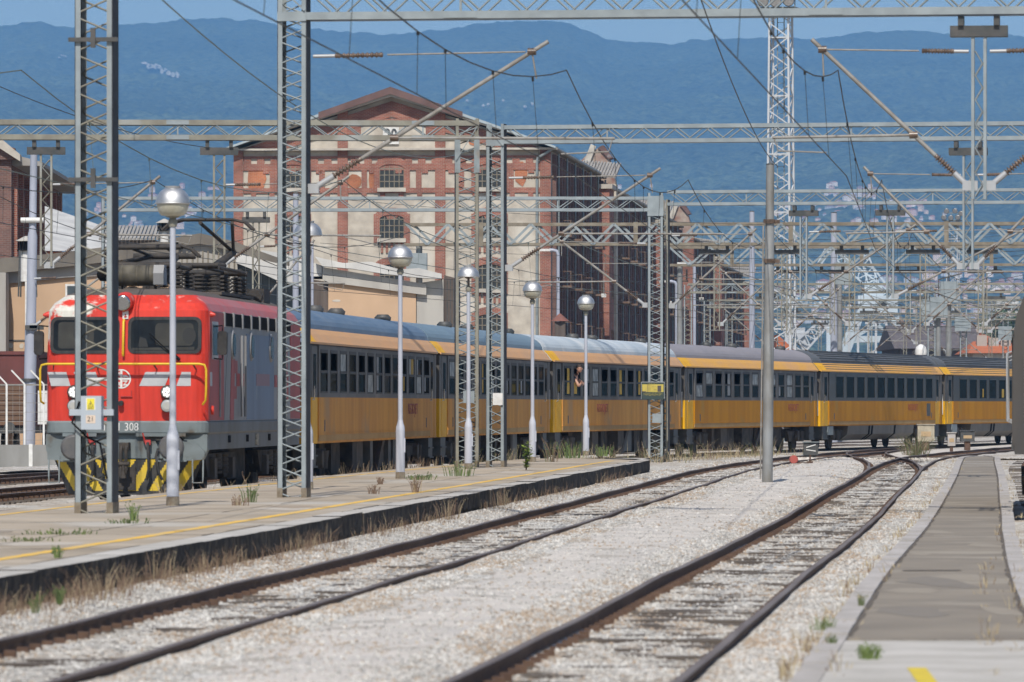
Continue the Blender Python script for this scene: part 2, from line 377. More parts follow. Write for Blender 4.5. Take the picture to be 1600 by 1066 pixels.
def track(label, f, y0, y1, sleepers=True, wob=.006, near=100, s0=None, rails=(-.752,.752)):
    t = thing('railway_track', label, 'railway track', (0,0,0))
    for off in rails: rail_mb(f, off, y0, y1, wob=wob).build('rail', [M['railrust'], M['railtop']], t)
    fs = MB(); rest = MB(); k = 0; Y = s0 if s0 else y0+.3
    me = None
    while Y < y1:
        th = head(f, Y); X = float(f(Y)); dz = random.uniform(-.012,.012)
        for off in rails:
            for sg in (-1,1):
                d = off+sg*.105; fs.bx(0,0,0,0,0,0) if False else None
                c = (X+d*math.cos(th), Y-d*math.sin(th))
                fs.bx(c[0]-.045, c[0]+.045, c[1]-.06, c[1]+.06, -.15, -.085)
        if sleepers:
            if k < near:
                if me is None: me = MB().bx(-1.28,1.28,-.125,.125,-.13,0).mesh('sleeper', M['sleeper'])
                o = bpy.data.objects.new('sleeper', me); COL.objects.link(o); o.parent = t
                o.location = (X, Y, -.138+dz); o.rotation_euler = (0,0,-th+random.uniform(-.02,.02))
            else:
                c, s_ = math.cos(-th), math.sin(-th); z1 = -.138+dz
                P = [(X+u*c-v*s_, Y+u*s_+v*c) for u, v in ((-1.28,-.125),(1.28,-.125),(1.28,.125),(-1.28,.125))]
                rest.add([(p[0],p[1],z1-.13) for p in P]+[(p[0],p[1],z1) for p in P], [(4,5,6,7),(0,1,5,4),(1,2,6,5),(2,3,7,6),(3,0,4,7)])
        k += 1; Y += .62+random.uniform(-.03,.03)
    tag(fs.build('rail_clips', M['railrust'], t, fix=False), kind='stuff')
    if rest.v: tag(rest.build('far_sleepers', M['sleeper'], t, fix=False), kind='stuff')
    return t
track('empty rusty track beside the dark edge of the wide platform', TA, 34, 244, s0=40)
track('empty rusty track beside the narrow asphalt platform', TB, 32, 300, s0=37)
track('short rusty crossover of crossing rails near the platform tip', TC, 162, 242, near=40)
track('track under the red locomotive and yellow coaches', T0, 40, 330, near=30, s0=70)
track('track just left of the red locomotive', TL1, 60, 300, near=100, s0=95)
track('far left track along the concrete kerb wall', TL2, 60, 300, near=100, s0=110)
track('track under the dark train at the right edge', TR, 50, 230, near=30, s0=60)

# ------------------------------------------------------------------ platforms
M['slab'] = mat('worn_concrete_paving', (.46,.385,.295), .9, 0, (.31,.255,.19), .5, bump=.5, bscale=14, c3=(.47,.43,.37), s3=.25, t3=.55, detail=8)
M['slabedge'] = mat('platform_edge_concrete', (.53,.50,.46), .9, 0, (.41,.385,.345), 1.5, bump=.5, bscale=12)
M['wallstone'] = mat('dark_platform_wall', (.055,.050,.047), .95, 0, (.15,.125,.10), 5, lo=.42, hi=.75, spec=.1, bump=.7, bscale=9)  # near-black base with brownish patches
M['asphalt'] = mat('worn_grey_asphalt', (.285,.245,.195), .9, 0, (.215,.185,.15), .6, bump=.5, bscale=30, c3=(.33,.29,.235), s3=.45, t3=.55, detail=8)
M['kerb'] = mat('pale_kerb_stone', (.47,.435,.41), .85, 0, (.37,.34,.31), 2.0, streak=(1,.35,1), bump=.4, bscale=14)
M['lineyellow'] = mat('worn_yellow_line', (.80,.48,.06), .8, 0, (.60,.45,.22), 2.2, lo=.42, hi=.72, detail=8)
M['linewhite'] = mat('worn_white_line', (.62,.60,.56), .8, 0, (.45,.43,.40), 3)
M['crack'] = mat('dirt_filled_crack', (.12,.10,.08), 1.0)
def strip(mb, fl, fr, y0, y1, z, step=1.0, mi=0, zb=None, jag=0.0):
    ysr = list(np.arange(y0, y1, step))+[y1]; n = 0; vs = []
    for Y in ysr:
        j = jag*(random.random()-.5)
        vs += [(float(fl(Y))+j, Y, z), (float(fr(Y))+j, Y, z)]
    mb.add(vs, [(2*i, 2*i+1, 2*i+3, 2*i+2) for i in range(len(ysr)-1)], mi)
def slab_strip(mb, fl, fr, y0, y1, z0, z1, step=1.0, mi=0, ms=None, jag=0.0):
    ms = mi if ms is None else ms
    ysr = list(np.arange(y0, y1, step))+[y1]; vs = []
    for Y in ysr:
        j = jag*(random.random()-.5); jz = .4*jag*(random.random()-.5)
        l, r_ = float(fl(Y)), float(fr(Y))+j
        vs += [(l,Y,z0),(r_,Y,z0),(r_,Y,z1+jz),(l,Y,z1+jz)]
    for i in range(len(ysr)-1):
        a = 4*i
        mb.add([vs[a+q] for q in range(8)], [(1,5,6,2),(0,3,7,4)], ms); mb.add([vs[a+q] for q in range(8)], [(3,2,6,7)], mi)
    mb.add(vs[:4], [(0,1,2,3)], ms); mb.add(vs[-4:], [(3,2,1,0)], ms)
pl = thing('platform', 'wide low concrete platform with yellow lines and lamp posts', 'platform')
pl['kind'] = 'structure'
def rtip(Y):   # right edge narrows towards the tip
    e = LE(Y); return e-np.clip((Y-158)/7,0,1)**2*2.0
def ltip(Y): return LW(Y)+np.clip((Y-120)/45,0,1)**2*.5
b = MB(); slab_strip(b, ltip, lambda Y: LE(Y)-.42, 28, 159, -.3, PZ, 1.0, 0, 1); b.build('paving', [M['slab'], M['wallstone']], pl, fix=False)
b = MB()
Y = 28.0
while Y < 164:
    y1 = min(Y+random.uniform(2.2,3.2), 164.5); dz = random.uniform(-.012,.012)
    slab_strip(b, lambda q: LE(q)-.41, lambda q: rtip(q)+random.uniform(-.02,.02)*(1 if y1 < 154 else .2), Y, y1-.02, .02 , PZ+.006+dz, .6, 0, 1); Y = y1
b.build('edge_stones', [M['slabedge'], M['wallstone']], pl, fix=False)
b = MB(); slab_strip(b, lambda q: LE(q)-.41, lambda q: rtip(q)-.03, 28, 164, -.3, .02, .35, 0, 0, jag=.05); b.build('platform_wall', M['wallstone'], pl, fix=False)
b = MB(); slab_strip(b, ltip, lambda Y: LE(Y)-1.6-np.clip((Y-159)/5,0,1)*.6, 159, 165.5, -.3, PZ-.004, 1.0, 0, 1); slab_strip(b, lambda Y: LE(Y)-1.6-np.clip((Y-159)/5,0,1)*.6, lambda q: LE(q)-.42-np.clip((q-158)/7,0,1)**2*1.75, 159, 165.5, -.3, PZ-.002, .5, 0, 1)
b.build('platform_tip', [M['slab'], M['wallstone']], pl, fix=False)
b = MB(); Y = 28.0
while Y < 157:
    y1 = min(Y+random.choice([9,12,16,7]), 158)
    strip(b, lambda q: LE(q)-1.11, lambda q: LE(q)-.94, Y, y1-.25, PZ+.004, .5, jag=.03); Y = y1
b.build('yellow_line', M['lineyellow'], pl, fix=False)
b = MB(); strip(b, lambda q: ltip(q)+.45, lambda q: ltip(q)+.56, 60, 150, PZ+.004, .5, jag=.03); b.build('yellow_line', M['lineyellow'], pl, fix=False)
b = MB()
for Y, a in ((40,0),(47.5,.1),(54,-.1),(61,.1),(68,0),(75,.1),(83,0),(91,-.1),(99,0),(108,.1),(117,0),(127,0)):
    x0, x1 = float(ltip(Y))+.1, float(LE(Y))-.45
    pts = [(x0+(x1-x0)*i/9, Y+a*i/3+random.uniform(-.12,.12)) for i in range(10)]
    for p, q in zip(pts, pts[1:]):
        w_ = random.uniform(.012,.05); b.quad((p[0],p[1]-w_,PZ+.003),(q[0],q[1]-w_,PZ+.003),(q[0],q[1]+w_,PZ+.003),(p[0],p[1]+w_,PZ+.003))
for off in (-.45,-2.1):
    pts = [(float(LE(Y))+off+random.uniform(-.02,.02), Y) for Y in np.arange(40,140,1.2)]
    for p, q in zip(pts, pts[1:]):
        if random.random() < .7: b.quad((p[0]-.012,p[1],PZ+.003),(p[0]+.012,p[1],PZ+.003),(q[0]+.012,q[1],PZ+.003),(q[0]-.012,q[1],PZ+.003))
b.build('paving_cracks', M['crack'], pl, fix=False)

PATCH = [mat('pale_repair_concrete', (.52,.46,.385), .9, 0, (.44,.39,.325), 2), mat('dark_stained_concrete', (.27,.225,.175), .95, 0, (.34,.285,.22), 2), mat('brown_dirt_film', (.33,.26,.19), .95, 0, (.38,.31,.235), 3)]
rp = random.Random(31)
for k in range(46):
    Y = 1/(1/40+(1/140-1/40)*rp.random()); x0, x1 = float(ltip(Y))+.5, float(LE(Y))-1.25
    if x1-x0 < .5: continue
    X = rp.uniform(x0, x1); w_ = rp.uniform(.15,.8); h_ = rp.uniform(.3,1.8)
    n = 9; pts = [(X+w_*math.cos(a)*rp.uniform(.55,1.1), Y+h_*math.sin(a)*rp.uniform(.55,1.1)) for a in [6.2832*i/n for i in range(n)]]
    pts = [(min(max(q[0], float(ltip(q[1]))+.05), float(LE(q[1]))-1.15), q[1]) for q in pts]
    b = MB(); z = PZ+.0012+.0002*(k % 8); b.add([(q[0],q[1],z) for q in pts], [tuple(range(n))]); b.build('paving_stain', PATCH[rp.choice([0,0,1,2,2])], pl)

pr = thing('platform', 'narrow low asphalt platform with pale kerbs at the right', 'platform'); pr['kind'] = 'structure'
def cut(Y): return np.clip((Y-197)/8,0,1)**2*.55
b = MB(); slab_strip(b, lambda q: RL(q)+.2+cut(q), lambda q: RR(q)-.2-cut(q), 44.4, 204, -.3, 0.0, .8, 0, 0); b.build('asphalt_surface', M['asphalt'], pr, fix=False)
b = MB(); slab_strip(b, lambda q: RL(q)+.2, lambda q: RR(q)-.2, 28, 43.9, -.3, .012, .8, 0, 0); b.build('concrete_slab', M['slabedge'], pr, fix=False)
b = MB(); slab_strip(b, lambda q: RL(q)+.2, lambda q: RR(q)-.2, 43.9, 44.4, -.3, -.035, .5, 0, 0); b.build('joint_gap', M['crack'], pr, fix=False)
for fl, fr in ((lambda q: RL(q)+cut(q), lambda q: RL(q)+.196+cut(q)), (lambda q: RR(q)-.196-cut(q), lambda q: RR(q)-cut(q))):
    b = MB(); Y = 28.0
    while Y < 204:
        y1 = min(Y+1.0, 204); slab_strip(b, fl, fr, Y, y1-.012, -.3, .018+random.uniform(-.006,.008), .5); Y = y1
    b.build('kerb', M['kerb'], pr, fix=False)
AP = [mat('dark_asphalt_patch', (.20,.175,.145), .95, 0, (.23,.20,.165), 3), mat('pale_dust_film', (.305,.265,.212), .95, 0, (.28,.24,.19), 3)]
for k in range(13):
    Y = 1/(1/46+(1/190-1/46)*rp.random()); x0, x1 = float(RL(Y))+.3, float(RR(Y))-.3; X = rp.uniform(x0, x1); w_ = rp.uniform(.08,.45); h_ = rp.uniform(.25,2.2)
    n = 8; pts = [(min(max(X+w_*math.cos(a)*rp.uniform(.5,1.1), x0-.06), x1+.06), Y+h_*math.sin(a)*rp.uniform(.5,1.1)) for a in [6.2832*i/n for i in range(n)]]
    b = MB(); z = .0012+.0002*(k % 8); b.add([(min(max(q[0], float(RL(q[1]))+.22), float(RR(q[1]))-.22),q[1],z) for q in pts], [tuple(range(n))]); b.build('surface_patch', AP[rp.choice([0,1,1])], pr)
b = MB(); b.quad((float(RL(38))+.74,36.2,.0165),(float(RL(38))+.87,36.2,.0165),(float(RL(39))+.90,39.3,.0165),(float(RL(39))+.77,39.3,.0165)); b.build('yellow_mark', mat('bright_yellow_mark',(.72,.55,.03),.7,0,(.6,.45,.05),5), pr, fix=False)
b = MB()
for Y in (176.5,182.5,170):
    b.quad((float(RL(Y))+.22,Y,.004),(float(RR(Y))-.22,Y,.004),(float(RR(Y))-.22,Y+.35+(Y>171)*.4,.004),(float(RL(Y))+.22,Y+.35+(Y>171)*.4,.004))
b.build('white_bar', M['linewhite'], pr, fix=False)
b = MB(); 
for fe, off in ((RL,.21), (RR,-.215)):
    pts = [(float(fe(Y))+off+random.uniform(-.015,.015), Y) for Y in np.arange(45,200,.8)]
    for p, q in zip(pts, pts[1:]):
        w_ = random.uniform(.008,.03); b.quad((p[0]-w_,p[1],.005),(p[0]+w_,p[1],.005),(q[0]+w_,q[1],.005),(q[0]-w_,q[1],.005))
for Y in (62.6,):
    b.quad((float(RL(Y))+.35,Y,.005),(float(RL(Y))+1.0,Y+.1,.005),(float(RL(Y))+1.0,Y+.45,.005),(float(RL(Y))+.35,Y+.35,.005))
b.build('kerb_joints', M['crack'], pr, fix=False)
# ------------------------------------------------------------------ the mountain
def forest_mat():
    m = bpy.data.materials.new('forest_slope'); m.use_nodes = True; t = m.node_tree; b = t.nodes['Principled BSDF']; N, K = t.nodes.new, t.links.new
    b.inputs['Roughness'].default_value = 1; b.inputs['Specular IOR Level'].default_value = .05
    tc = N('ShaderNodeTexCoord')
    n = N('ShaderNodeTexNoise'); n.inputs['Scale'].default_value = .06; n.inputs['Detail'].default_value = 8; n.inputs['Roughness'].default_value = .78; K(tc.outputs['Object'], n.inputs['Vector'])
    r = N('ShaderNodeValToRGB'); e = r.color_ramp.elements
    e[0].position = .40; e[0].color = (.006,.012,.008,1); e[1].position = .62; e[1].color = (.15,.185,.095,1)
    K(n.outputs[0], r.inputs[0])
    n2 = N('ShaderNodeTexNoise'); n2.inputs['Scale'].default_value = .0018; n2.inputs['Detail'].default_value = 6; K(tc.outputs['Object'], n2.inputs['Vector'])
    r2 = N('ShaderNodeMapRange'); r2.inputs[1].default_value = .35; r2.inputs[2].default_value = .7; r2.inputs[3].default_value = .7; r2.inputs[4].default_value = 1.15; K(n2.outputs[0], r2.inputs[0])
    x = N('ShaderNodeMix'); x.data_type = 'RGBA'; x.blend_type = 'MULTIPLY'; x.inputs[0].default_value = 1
    K(r.outputs[0], x.inputs[6]); K(r2.outputs[0], x.inputs[7]); K(x.outputs[2], b.inputs['Base Color'])
    return m
M['forest'] = forest_mat()
RIDGE_PX = np.array([-900,-500,-100,0,60,90,120,180,250,330,400,455,500,560,620,660,700,740,790,850,885,915,945,1000,1045,1090,1150,1200,1260,1340,1420,1500,1600,1800,2300,3000,3600], float)
RIDGE_Y = np.array([120,70,46,41,34,43,46,38,34,30,31,44,47,53,54,50,45,38,33,33,36,48,62,65,67,61,59,60,62,50,49,53,55,70,120,220,330], float)
UY = np.array([3000,4400,6400,8400,11000,14000], float); UU = np.array([2,75,225,335,470,588], float)
def hill_z(X, Y):
    px = 800+FPX*X/Y
    ridge = 633-np.interp(px, RIDGE_PX, RIDGE_Y)
    u = np.interp(Y, UY, UU)*(1+(ridge/588-1)*np.clip((Y-6000)/8000,0,1))
    big = (fbm(X/800+3, Y/1400, 4)-.47)*np.clip((Y-3200)/3600,0,1)*(1-np.clip((Y-11600)/2400,0,1))
    z = u/FPX*Y+1.83+big*190
    return np.where(Y > 14000, (ridge/FPX*14000+1.83)-(Y-14000)*.12, z)
xs = np.concatenate([np.linspace(-6400,-1510,60), np.arange(-1500,1505,6.0), np.linspace(1520,8400,80)])
ysh = np.concatenate([np.arange(3000,14000,26), np.arange(14000,14060,10), np.linspace(14080,14900,12)])
XX = xs[None,:]*(ysh[:,None]/14000*.9+.1)          # finer where the slope is nearer
YY = np.repeat(ysh[:,None], len(xs), 1)
ZZ = hill_z(XX, YY)
tree = (fbm(XX/17, YY/40, 3)-.45)*20+(fbm(XX/80+5, YY/140, 2)-.37)*18
ZZ = ZZ+tree*np.clip((YY-3200)/1200,0,1)*(1-.45*np.clip((YY-12600)/1200,0,1))
tag(fastmesh('hills', np.stack([XX.ravel(),YY.ravel(),ZZ.ravel()],1), gridfaces(len(xs), len(ysh)), M['forest'], None, True), 'wooded mountain ridge fading blue beyond the town', 'mountain', kind='structure')

# pale rock faces on the slope
M['rock'] = mat('pale_rock', (.62,.58,.54), 1, 0, (.42,.40,.36), .08)
def hill_at(px, py):          # depth where the line of sight meets the slope
    Yt = np.arange(3100,14000,12.0); X = (px-800)/FPX*Yt; z = hill_z(X, Yt); u = (z-1.83)/Yt*FPX
    i = np.argmax(u >= 633-py)
    return float(X[i]), float(Yt[i]), float(z[i])
def rocks(spots, label):
    b = MB()
    for px, py, w_, h_ in spots:
        x, y, z = hill_at(px, py)
        pts = []
        for k in range(7):
            a = k/7*6.28; pts.append((x+2*math.cos(a)*w_*random.uniform(.6,1.2), z+2*math.sin(a)*h_*random.uniform(.6,1.2)+8))
        b.prism(pts, 'y', y-30, y+10)
    tag(b.build('rock_outcrop', M['rock']), label, 'rock face')
rocks([(228+i*5.5+random.uniform(-2,2), 106+i*2.1+random.uniform(-3,3), 1.8+random.random()*2, 1.5+random.random()*2) for i in range(10)], 'pale bare rock scar high on the wooded mountain at left')
rocks([(93+i*4+random.uniform(-2,2), 94+random.uniform(-4,4), 1.2, 1) for i in range(4)], 'faint small rock patch on the mountain at far left')
rocks([(660+i*22+random.uniform(-8,8), 172+random.uniform(-14,14), 1.6, 1.3) for i in range(9)], 'scattered pale stones on the slope above the warehouse roof')

# ------------------------------------------------------------------ town on the slope
TW = [mat('town_wall_white', (.95,.82,.72), .8), mat('town_wall_cream', (.90,.66,.50), .8), mat('town_wall_pink', (.80,.52,.42), .8), mat('town_wall_grey', (.55,.54,.54), .8)]
TR_ = [mat('town_roof_tile', (.46,.17,.10), .8), mat('town_roof_brown', (.34,.18,.13), .8)]
TWIN = mat('town_window_dark', (.06,.07,.08), .3)
def house_mesh(w_, d, h, rh, wm, rm):
    b = MB(); b.bx(-w_/2,w_/2,-d/2,d/2,-5,h,0)
    b.prism([(-w_/2-.4,h),(w_/2+.4,h),(0,h+rh)], 'y', -d/2-.4, d/2+.4, 1)
    n = max(2, int(w_/3.2)); fl = max(1, int(h/3))
    for i in range(n):
        for k in range(fl):
            x = -w_/2+(i+.5)*w_/n; z = .9+k*3
            b.bx(x-.55,x+.55,-d/2-.06,-d/2+.02,z,z+1.5,2)
    return b.mesh('town_house', [wm, rm, TWIN])
HM = []
for wi, wm in enumerate(TW):
    for (w_, d, h, rh, nm) in ((10,9,6,2.6,'low'),(13,10,9,3,'tall'),(22,11,9,3.2,'long')):
        HM.append((house_mesh(w_, d, h, rh, wm, TR_[(wi+int(w_)) % 2]), wi, nm))
WN = ['white','cream','pinkish','grey']; SN = {'low':'small','tall':'tall','long':'long'}
clusters = [(300,345,1330,60,16,15),(1290,1370,305,10,0,26),(1275,1345,330,10,0,20),(1365,1450,342,9,0,24),(1390,1445,322,6,0,10),(1330,1480,352,14,0,14),
            (1250,1290,345,12,0,8),(1205,1260,352,22,0,7),
            (1370,1600,455,22,0,40),(1210,1330,480,22,0,24),(1400,1600,492,20,0,38),(1230,1400,512,14,0,18),(1430,1600,520,10,0,18),(1440,1600,430,14,0,12),
            (80,130,305,18,0,6),(170,220,350,10,0,8),(235,345,303,12,0,7),(180,360,352,14,0,12),(120,180,330,16,0,5),(950,1060,300,8,0,3)]
clusters[0] = (280,345,330,14,0,6)
tn = 0
for (xa, xb, yc, sp, _, n) in clusters:
    for k in range(n):
        px = random.uniform(xa, xb); py = yc+random.gauss(0, sp*.6)
        x, y, z = hill_at(px, min(py, 556))
        me, wi, nm = random.choices(HM, weights=[3,3,2]*1+[2,2,1]+[2,2,1]+[1,1,1])[0]
        o = bpy.data.objects.new('town_house', me); COL.objects.link(o); o.location = (x, y, z+3)
        o.rotation_euler = (0,0,random.uniform(-.6,.6)); s_ = min(1.0, max(.22, random.uniform(5,10)*y/FPX/11*(1.2 if yc > 400 else .8))); o.scale = (s_,s_,s_)
        tag(o, f'tiny {SN[nm]} {WN[wi]} house with tiled roof on the wooded slope', 'house', 'houses scattered on the wooded slope'); tn += 1

# near town: red roofs, tower block, dark sheds at the right
M['tile'] = mat('red_roof_tiles', (.52,.16,.07), .85, 0, (.42,.13,.06), 1.2, streak=(1,1,3), bump=.4, c3=(.40,.16,.10), s3=.3)
M['plaster'] = mat('cream_plaster', (.62,.57,.48), .9, 0, (.50,.46,.40), .8)
M['plasterw'] = mat('white_plaster', (.74,.74,.71), .9, 0, (.62,.62,.60), .5)
M['darkwin'] = mat('dark_window_glass', (.03,.035,.04), .12)
M['chim'] = mat('chimney_plaster', (.40,.37,.33), .9)
def hip_house(px0, px1, ytop, yeave, Y, label, depth=14, hip=.25, rz=0, chim=3, wallm='plaster'):
    x0, x1 = at(px0,0,Y)[0], at(px1,0,Y)[0]; ze = at(0,yeave,Y)[2]; zt = at(0,ytop,Y)[2]; w_ = x1-x0
    t = thing('red_roofed_house', label, 'house', ((x0+x1)/2, Y, -.4), rz)
    b = MB(); b.bx(-w_/2+.5,w_/2-.5,0,depth,0,ze+.4,0); b.build('wall', M[wallm], t)
    b = MB(); h0, h1 = ze+.4, zt+.4; a = w_/2; c = a*(1-hip*2)
    b.add([(-a,-.6,h0),(a,-.6,h0),(a,depth+.6,h0),(-a,depth+.6,h0),(-c,depth/2,h1),(c,depth/2,h1)], [(0,1,5,4),(1,2,5),(2,3,4,5),(3,0,4),(0,3,2,1)])
    rf = b.build('roof', M['tile'], t)
    for i in range(chim):
        b = MB(); x = -c+(i+.5)*2*c/chim; zc = h0+(h1-h0)*.5
        b.bx(x-.5,x+.5,depth*.28,depth*.28+1,zc-1,h1+random.uniform(.3,1.2)); b.bx(x-.6,x+.6,depth*.28-.1,depth*.28+1.1,h1+1.2,h1+1.4); b.build('chimney', M['chim'], rf)
    n = max(3, int(w_/4))
    for i in range(n):
        x = -w_/2+1.6+(w_-3.2)*i/(n-1); b = MB(); b.bx(x-.55,x+.55,.42-.5,.5-.5,ze-1.9,ze-.4); b.build('window', M['darkwin'], t)
hip_house(1512,1606,532,552,560,'orange red tiled roof with chimneys nearest the right edge', 16, .2)
hip_house(1475,1560,516,533,820,'faded red hipped roof behind the long dark shed', 18, .3, wallm='plasterw')
def block(name, px0, px1, ytop, Y, label, depth, wm, floors, cols, cat='building', rz=0):
    x0, x1 = at(px0,0,Y)[0], at(px1,0,Y)[0]; zt = at(0,ytop,Y)[2]+.4; w_ = x1-x0
    t = thing(name, label, cat, ((x0+x1)/2, Y, -.4), rz)
    b = MB(); b.bx(-w_/2,w_/2,0,depth,0,zt); b.build('wall', wm, t)
    b = MB(); b.bx(-w_/2-.3,w_/2+.3,-.3,depth+.3,zt,zt+.5); b.build('roof', M['chim'], t)
    for k in range(floors):
        for i in range(cols):
            x = -w_/2+(i+.5)*w_/cols; z = zt-2.6-k*3.0
            b = MB(); b.bx(x-.7,x+.7,-.08,0.02,z,z+1.5); b.build('window', M['darkwin'], t)
    return t
block('tower_block', 1557, 1592, 467, 1250, 'white tower block rising above the red roofs at right', 14, M['plasterw'], 8, 3, rz=.15)
M['darkroof'] = mat('dark_shed_sheeting', (.115,.10,.105), .8, 0, (.16,.135,.13), .6, streak=(3,1,.3))
b = MB(); Y = 640; x0, x1 = at(1405,0,Y)[0], at(1530,0,Y)[0]; zt = at(0,531,Y)[2]
sh = thing('long_shed', 'long low dark shed behind the rear coaches', 'shed', (x0, Y, -.4))
b.bx(0,x1-x0,0,30,0,zt-.6); b.build('wall', M['darkroof'], sh)
b = MB(); b.prism([(-1,zt-.6),(31,zt-.6),(15,zt+2.2)], 'x', -.6, x1-x0+.6); b.build('roof', M['darkroof'], sh)
b = MB(); Y = 520; x0, x1 = at(1216,0,Y)[0], at(1242,0,Y)[0]
sh = thing('small_shed', 'small brown shed at the foot of the floodlight tower', 'shed', (x0, Y, -.4)); zt = at(0,528,Y)[2]
b.bx(0,x1-x0,0,8,0,zt-1); b.build('wall', M['darkroof'], sh)
b = MB(); b.prism([(-.3,zt-1),(x1-x0+.3,zt-1),(-.1,zt+.7)], 'y', -.4, 8.4); b.build('roof', M['tile'], sh)
# broadleaf trees near the tower block
LEAF = [mat('leaf_dark', (.035,.06,.03), .8), mat('leaf_mid', (.06,.10,.04), .8), mat('leaf_light', (.10,.15,.05), .8)]
BARK = mat('bark', (.12,.09,.07), .95)
def leaf_tree(loc, h, r, label, n=1600, seed=0, group=None):
    rg = random.Random(seed); t = thing('tree', label, 'tree', loc, 0, group)
    b = MB(); b.tube([(0,0,0),(.1,0,h*.3),(0,.1,h*.6)], [r*.12,r*.09,r*.04], 8)
    for k in range(6):
        a = rg.random()*6.28; b.tube([(0,0,h*.3+k*.04*h),(math.cos(a)*r*.5,math.sin(a)*r*.5,h*.6+k*.04*h)], [r*.05,r*.02], 5)
    b.build('trunk', BARK, t)
    b = MB(); cl = [(rg.uniform(-.6,.6)*r, rg.uniform(-.6,.6)*r, h*rg.uniform(.45,.9), r*rg.uniform(.3,.55)) for _ in range(16)]
    for i in range(n):
        c = rg.choice(cl); v = Vector((rg.gauss(0,1),rg.gauss(0,1),rg.gauss(0,1))).normalized()*c[3]*rg.uniform(.6,1.05)
        p = Vector(c[:3])+v; u = Vector((rg.gauss(0,1),rg.gauss(0,1),rg.gauss(0,1))).normalized(); q = u.orthogonal().normalized(); s_ = r*rg.uniform(.05,.10)
        b.add([p-u*s_, p+q*s_*.6, p+u*s_, p-q*s_*.6], [(0,1,2,3)], rg.choices([0,1,2],[5,4,2])[0])
    b.build('crown', LEAF, t, fix=False)
for i, (px, Y, h, r) in enumerate(((1552,980,14,5.5),(1568,940,16,6.5),(1586,960,15,6),(1604,930,15,6))):
    x = at(px,0,Y)[0]; leaf_tree((x,Y,at(0,533,Y)[2]-6), h-5, r*.7, 'dark green tree in the clump below the tower block', 1200, i, 'trees below the tower block')

# ------------------------------------------------------------------ harbour cranes
M['crane'] = mat('pale_blue_crane_steel', (.56,.64,.70), .6, 0, (.46,.53,.58), .3)
M['cranew'] = mat('white_crane_steel', (.56,.58,.60), .6, 0, (.46,.48,.50), .3)
M['craneblue'] = mat('blue_crane_lettering', (.10,.26,.45), .6)
def lattice_boom(b, p0, p1, w0, w1, n, r=.12, mi=0):
    p0, p1 = Vector(p0), Vector(p1); d = (p1-p0).normalized(); u = Vector((0,1,0)); v = d.cross(u).normalized(); u = v.cross(d)
    def C(t, i):
        w_ = (w0+(w1-w0)*t)/2; s1, s2 = ((-1,-1),(1,-1),(1,1),(-1,1))[i]
        return p0.lerp(p1,t)+u*s1*w_+v*s2*w_
    for i in range(4): b.bar(C(0,i), C(1,i), r*1.6, mi=mi)
    for k in range(n):
        for i in range(4):
            j = (i+1) % 4; a, c = (C(k/n,i), C((k+1)/n,j)) if k % 2 else (C(k/n,j), C((k+1)/n,i)); b.bar(a, c, r, mi=mi)
Y = 900
def P(px, py, Y=900, dy=0): x, y, z = at(px, py, Y); return (x, y+dy, z)
t = thing('harbour_crane', 'big pale blue portal crane with slanting jib in the harbour', 'crane', P(1385,633))
o0 = Vector(P(1385,633)); Q = lambda px, py, dy=0: tuple(Vector(P(px,py,900,dy))-o0)
b = MB()
for px0, px1 in ((1318,1352),(1412,1392)):
    for dy in (0,9): b.bar(Q(px0,560,dy), Q(px1,470,dy), 1.3)
for dy in (0,9):
    b.bar(Q(1330,530,dy), Q(1404,530,dy), 1.0); b.bar(Q(1346,492,dy), Q(1396,492,dy), 1.0)
    b.bar(Q(1330,530,dy), Q(1396,492,dy), .5); b.bar(Q(1404,530,dy), Q(1346,492,dy), .5)
b.build('portal_legs', M['crane'], t)
b = MB(); a = Q(1340,492); c = Q(1402,462); b.bx(a[0],c[0],-1,9,a[2],c[2]); b.bx(a[0]+1,c[0]-2.4,0,8,c[2],c[2]+1.6); b.build('machinery_house', M['crane'], t)
b = MB(); a = Q(1372,478); c = Q(1384,470); b.bx(a[0],c[0],-1.3,0,a[2],c[2]); b.build('cab_window', M['darkwin'], t)
b = MB(); lattice_boom(b, Q(1385,462,3), Q(1296,388,3), 1.8, 1.0, 16, .16); lattice_boom(b, Q(1296,388,3), Q(1280,415,3), .9,.5,6,.12); b.build('jib', M['crane'], t)
b = MB(); lattice_boom(b, Q(1372,462,3), Q(1352,398,3), 1.8, 1.2, 9, .16); b.bar(Q(1352,398,3), Q(1296,388,3), .3); b.bar(Q(1352,398,3), Q(1404,468,3), .3); b.build('tower_frame', M['crane'], t)
for px in (1326,1340,1356,1368,1384,1396):
    b = MB(); b.bar(Q(px,556,-1), Q(px,505,-1), .35); b.bar(Q(px-5,505,-1), Q(px+2,505,-1), .3); b.build('ladder_post', M['cranew'], t)
t = thing('harbour_crane', 'white lattice jib crane leaning right behind the floodlight tower', 'crane', P(1255,633,1000))
o0 = Vector(P(1255,633,1000)); Q = lambda px, py, dy=0: tuple(Vector(P(px,py,1000,dy))-o0)
b = MB(); lattice_boom(b, Q(1240,552), Q(1305,488), 2.6, 1.2, 14, .2); b.build('jib', M['cranew'], t)
b = MB(); b.bar(Q(1232,560), Q(1232,520), 1.4); b.bar(Q(1262,560), Q(1250,520), 1.4); b.bx(Q(1228,520)[0],Q(1258,520)[0],0,8,Q(0,526)[2],Q(0,512)[2]); b.build('portal_legs', M['cranew'], t)
t = thing('harbour_crane', 'red brown lattice boom sloping down right of the blue crane', 'crane', P(1445,633,960))
o0 = Vector(P(1445,633,960)); Q = lambda px, py, dy=0: tuple(Vector(P(px,py,960,dy))-o0)
mr = mat('rusty_crane_boom', (.40,.27,.23), .8, 0, (.30,.2,.17), .5)
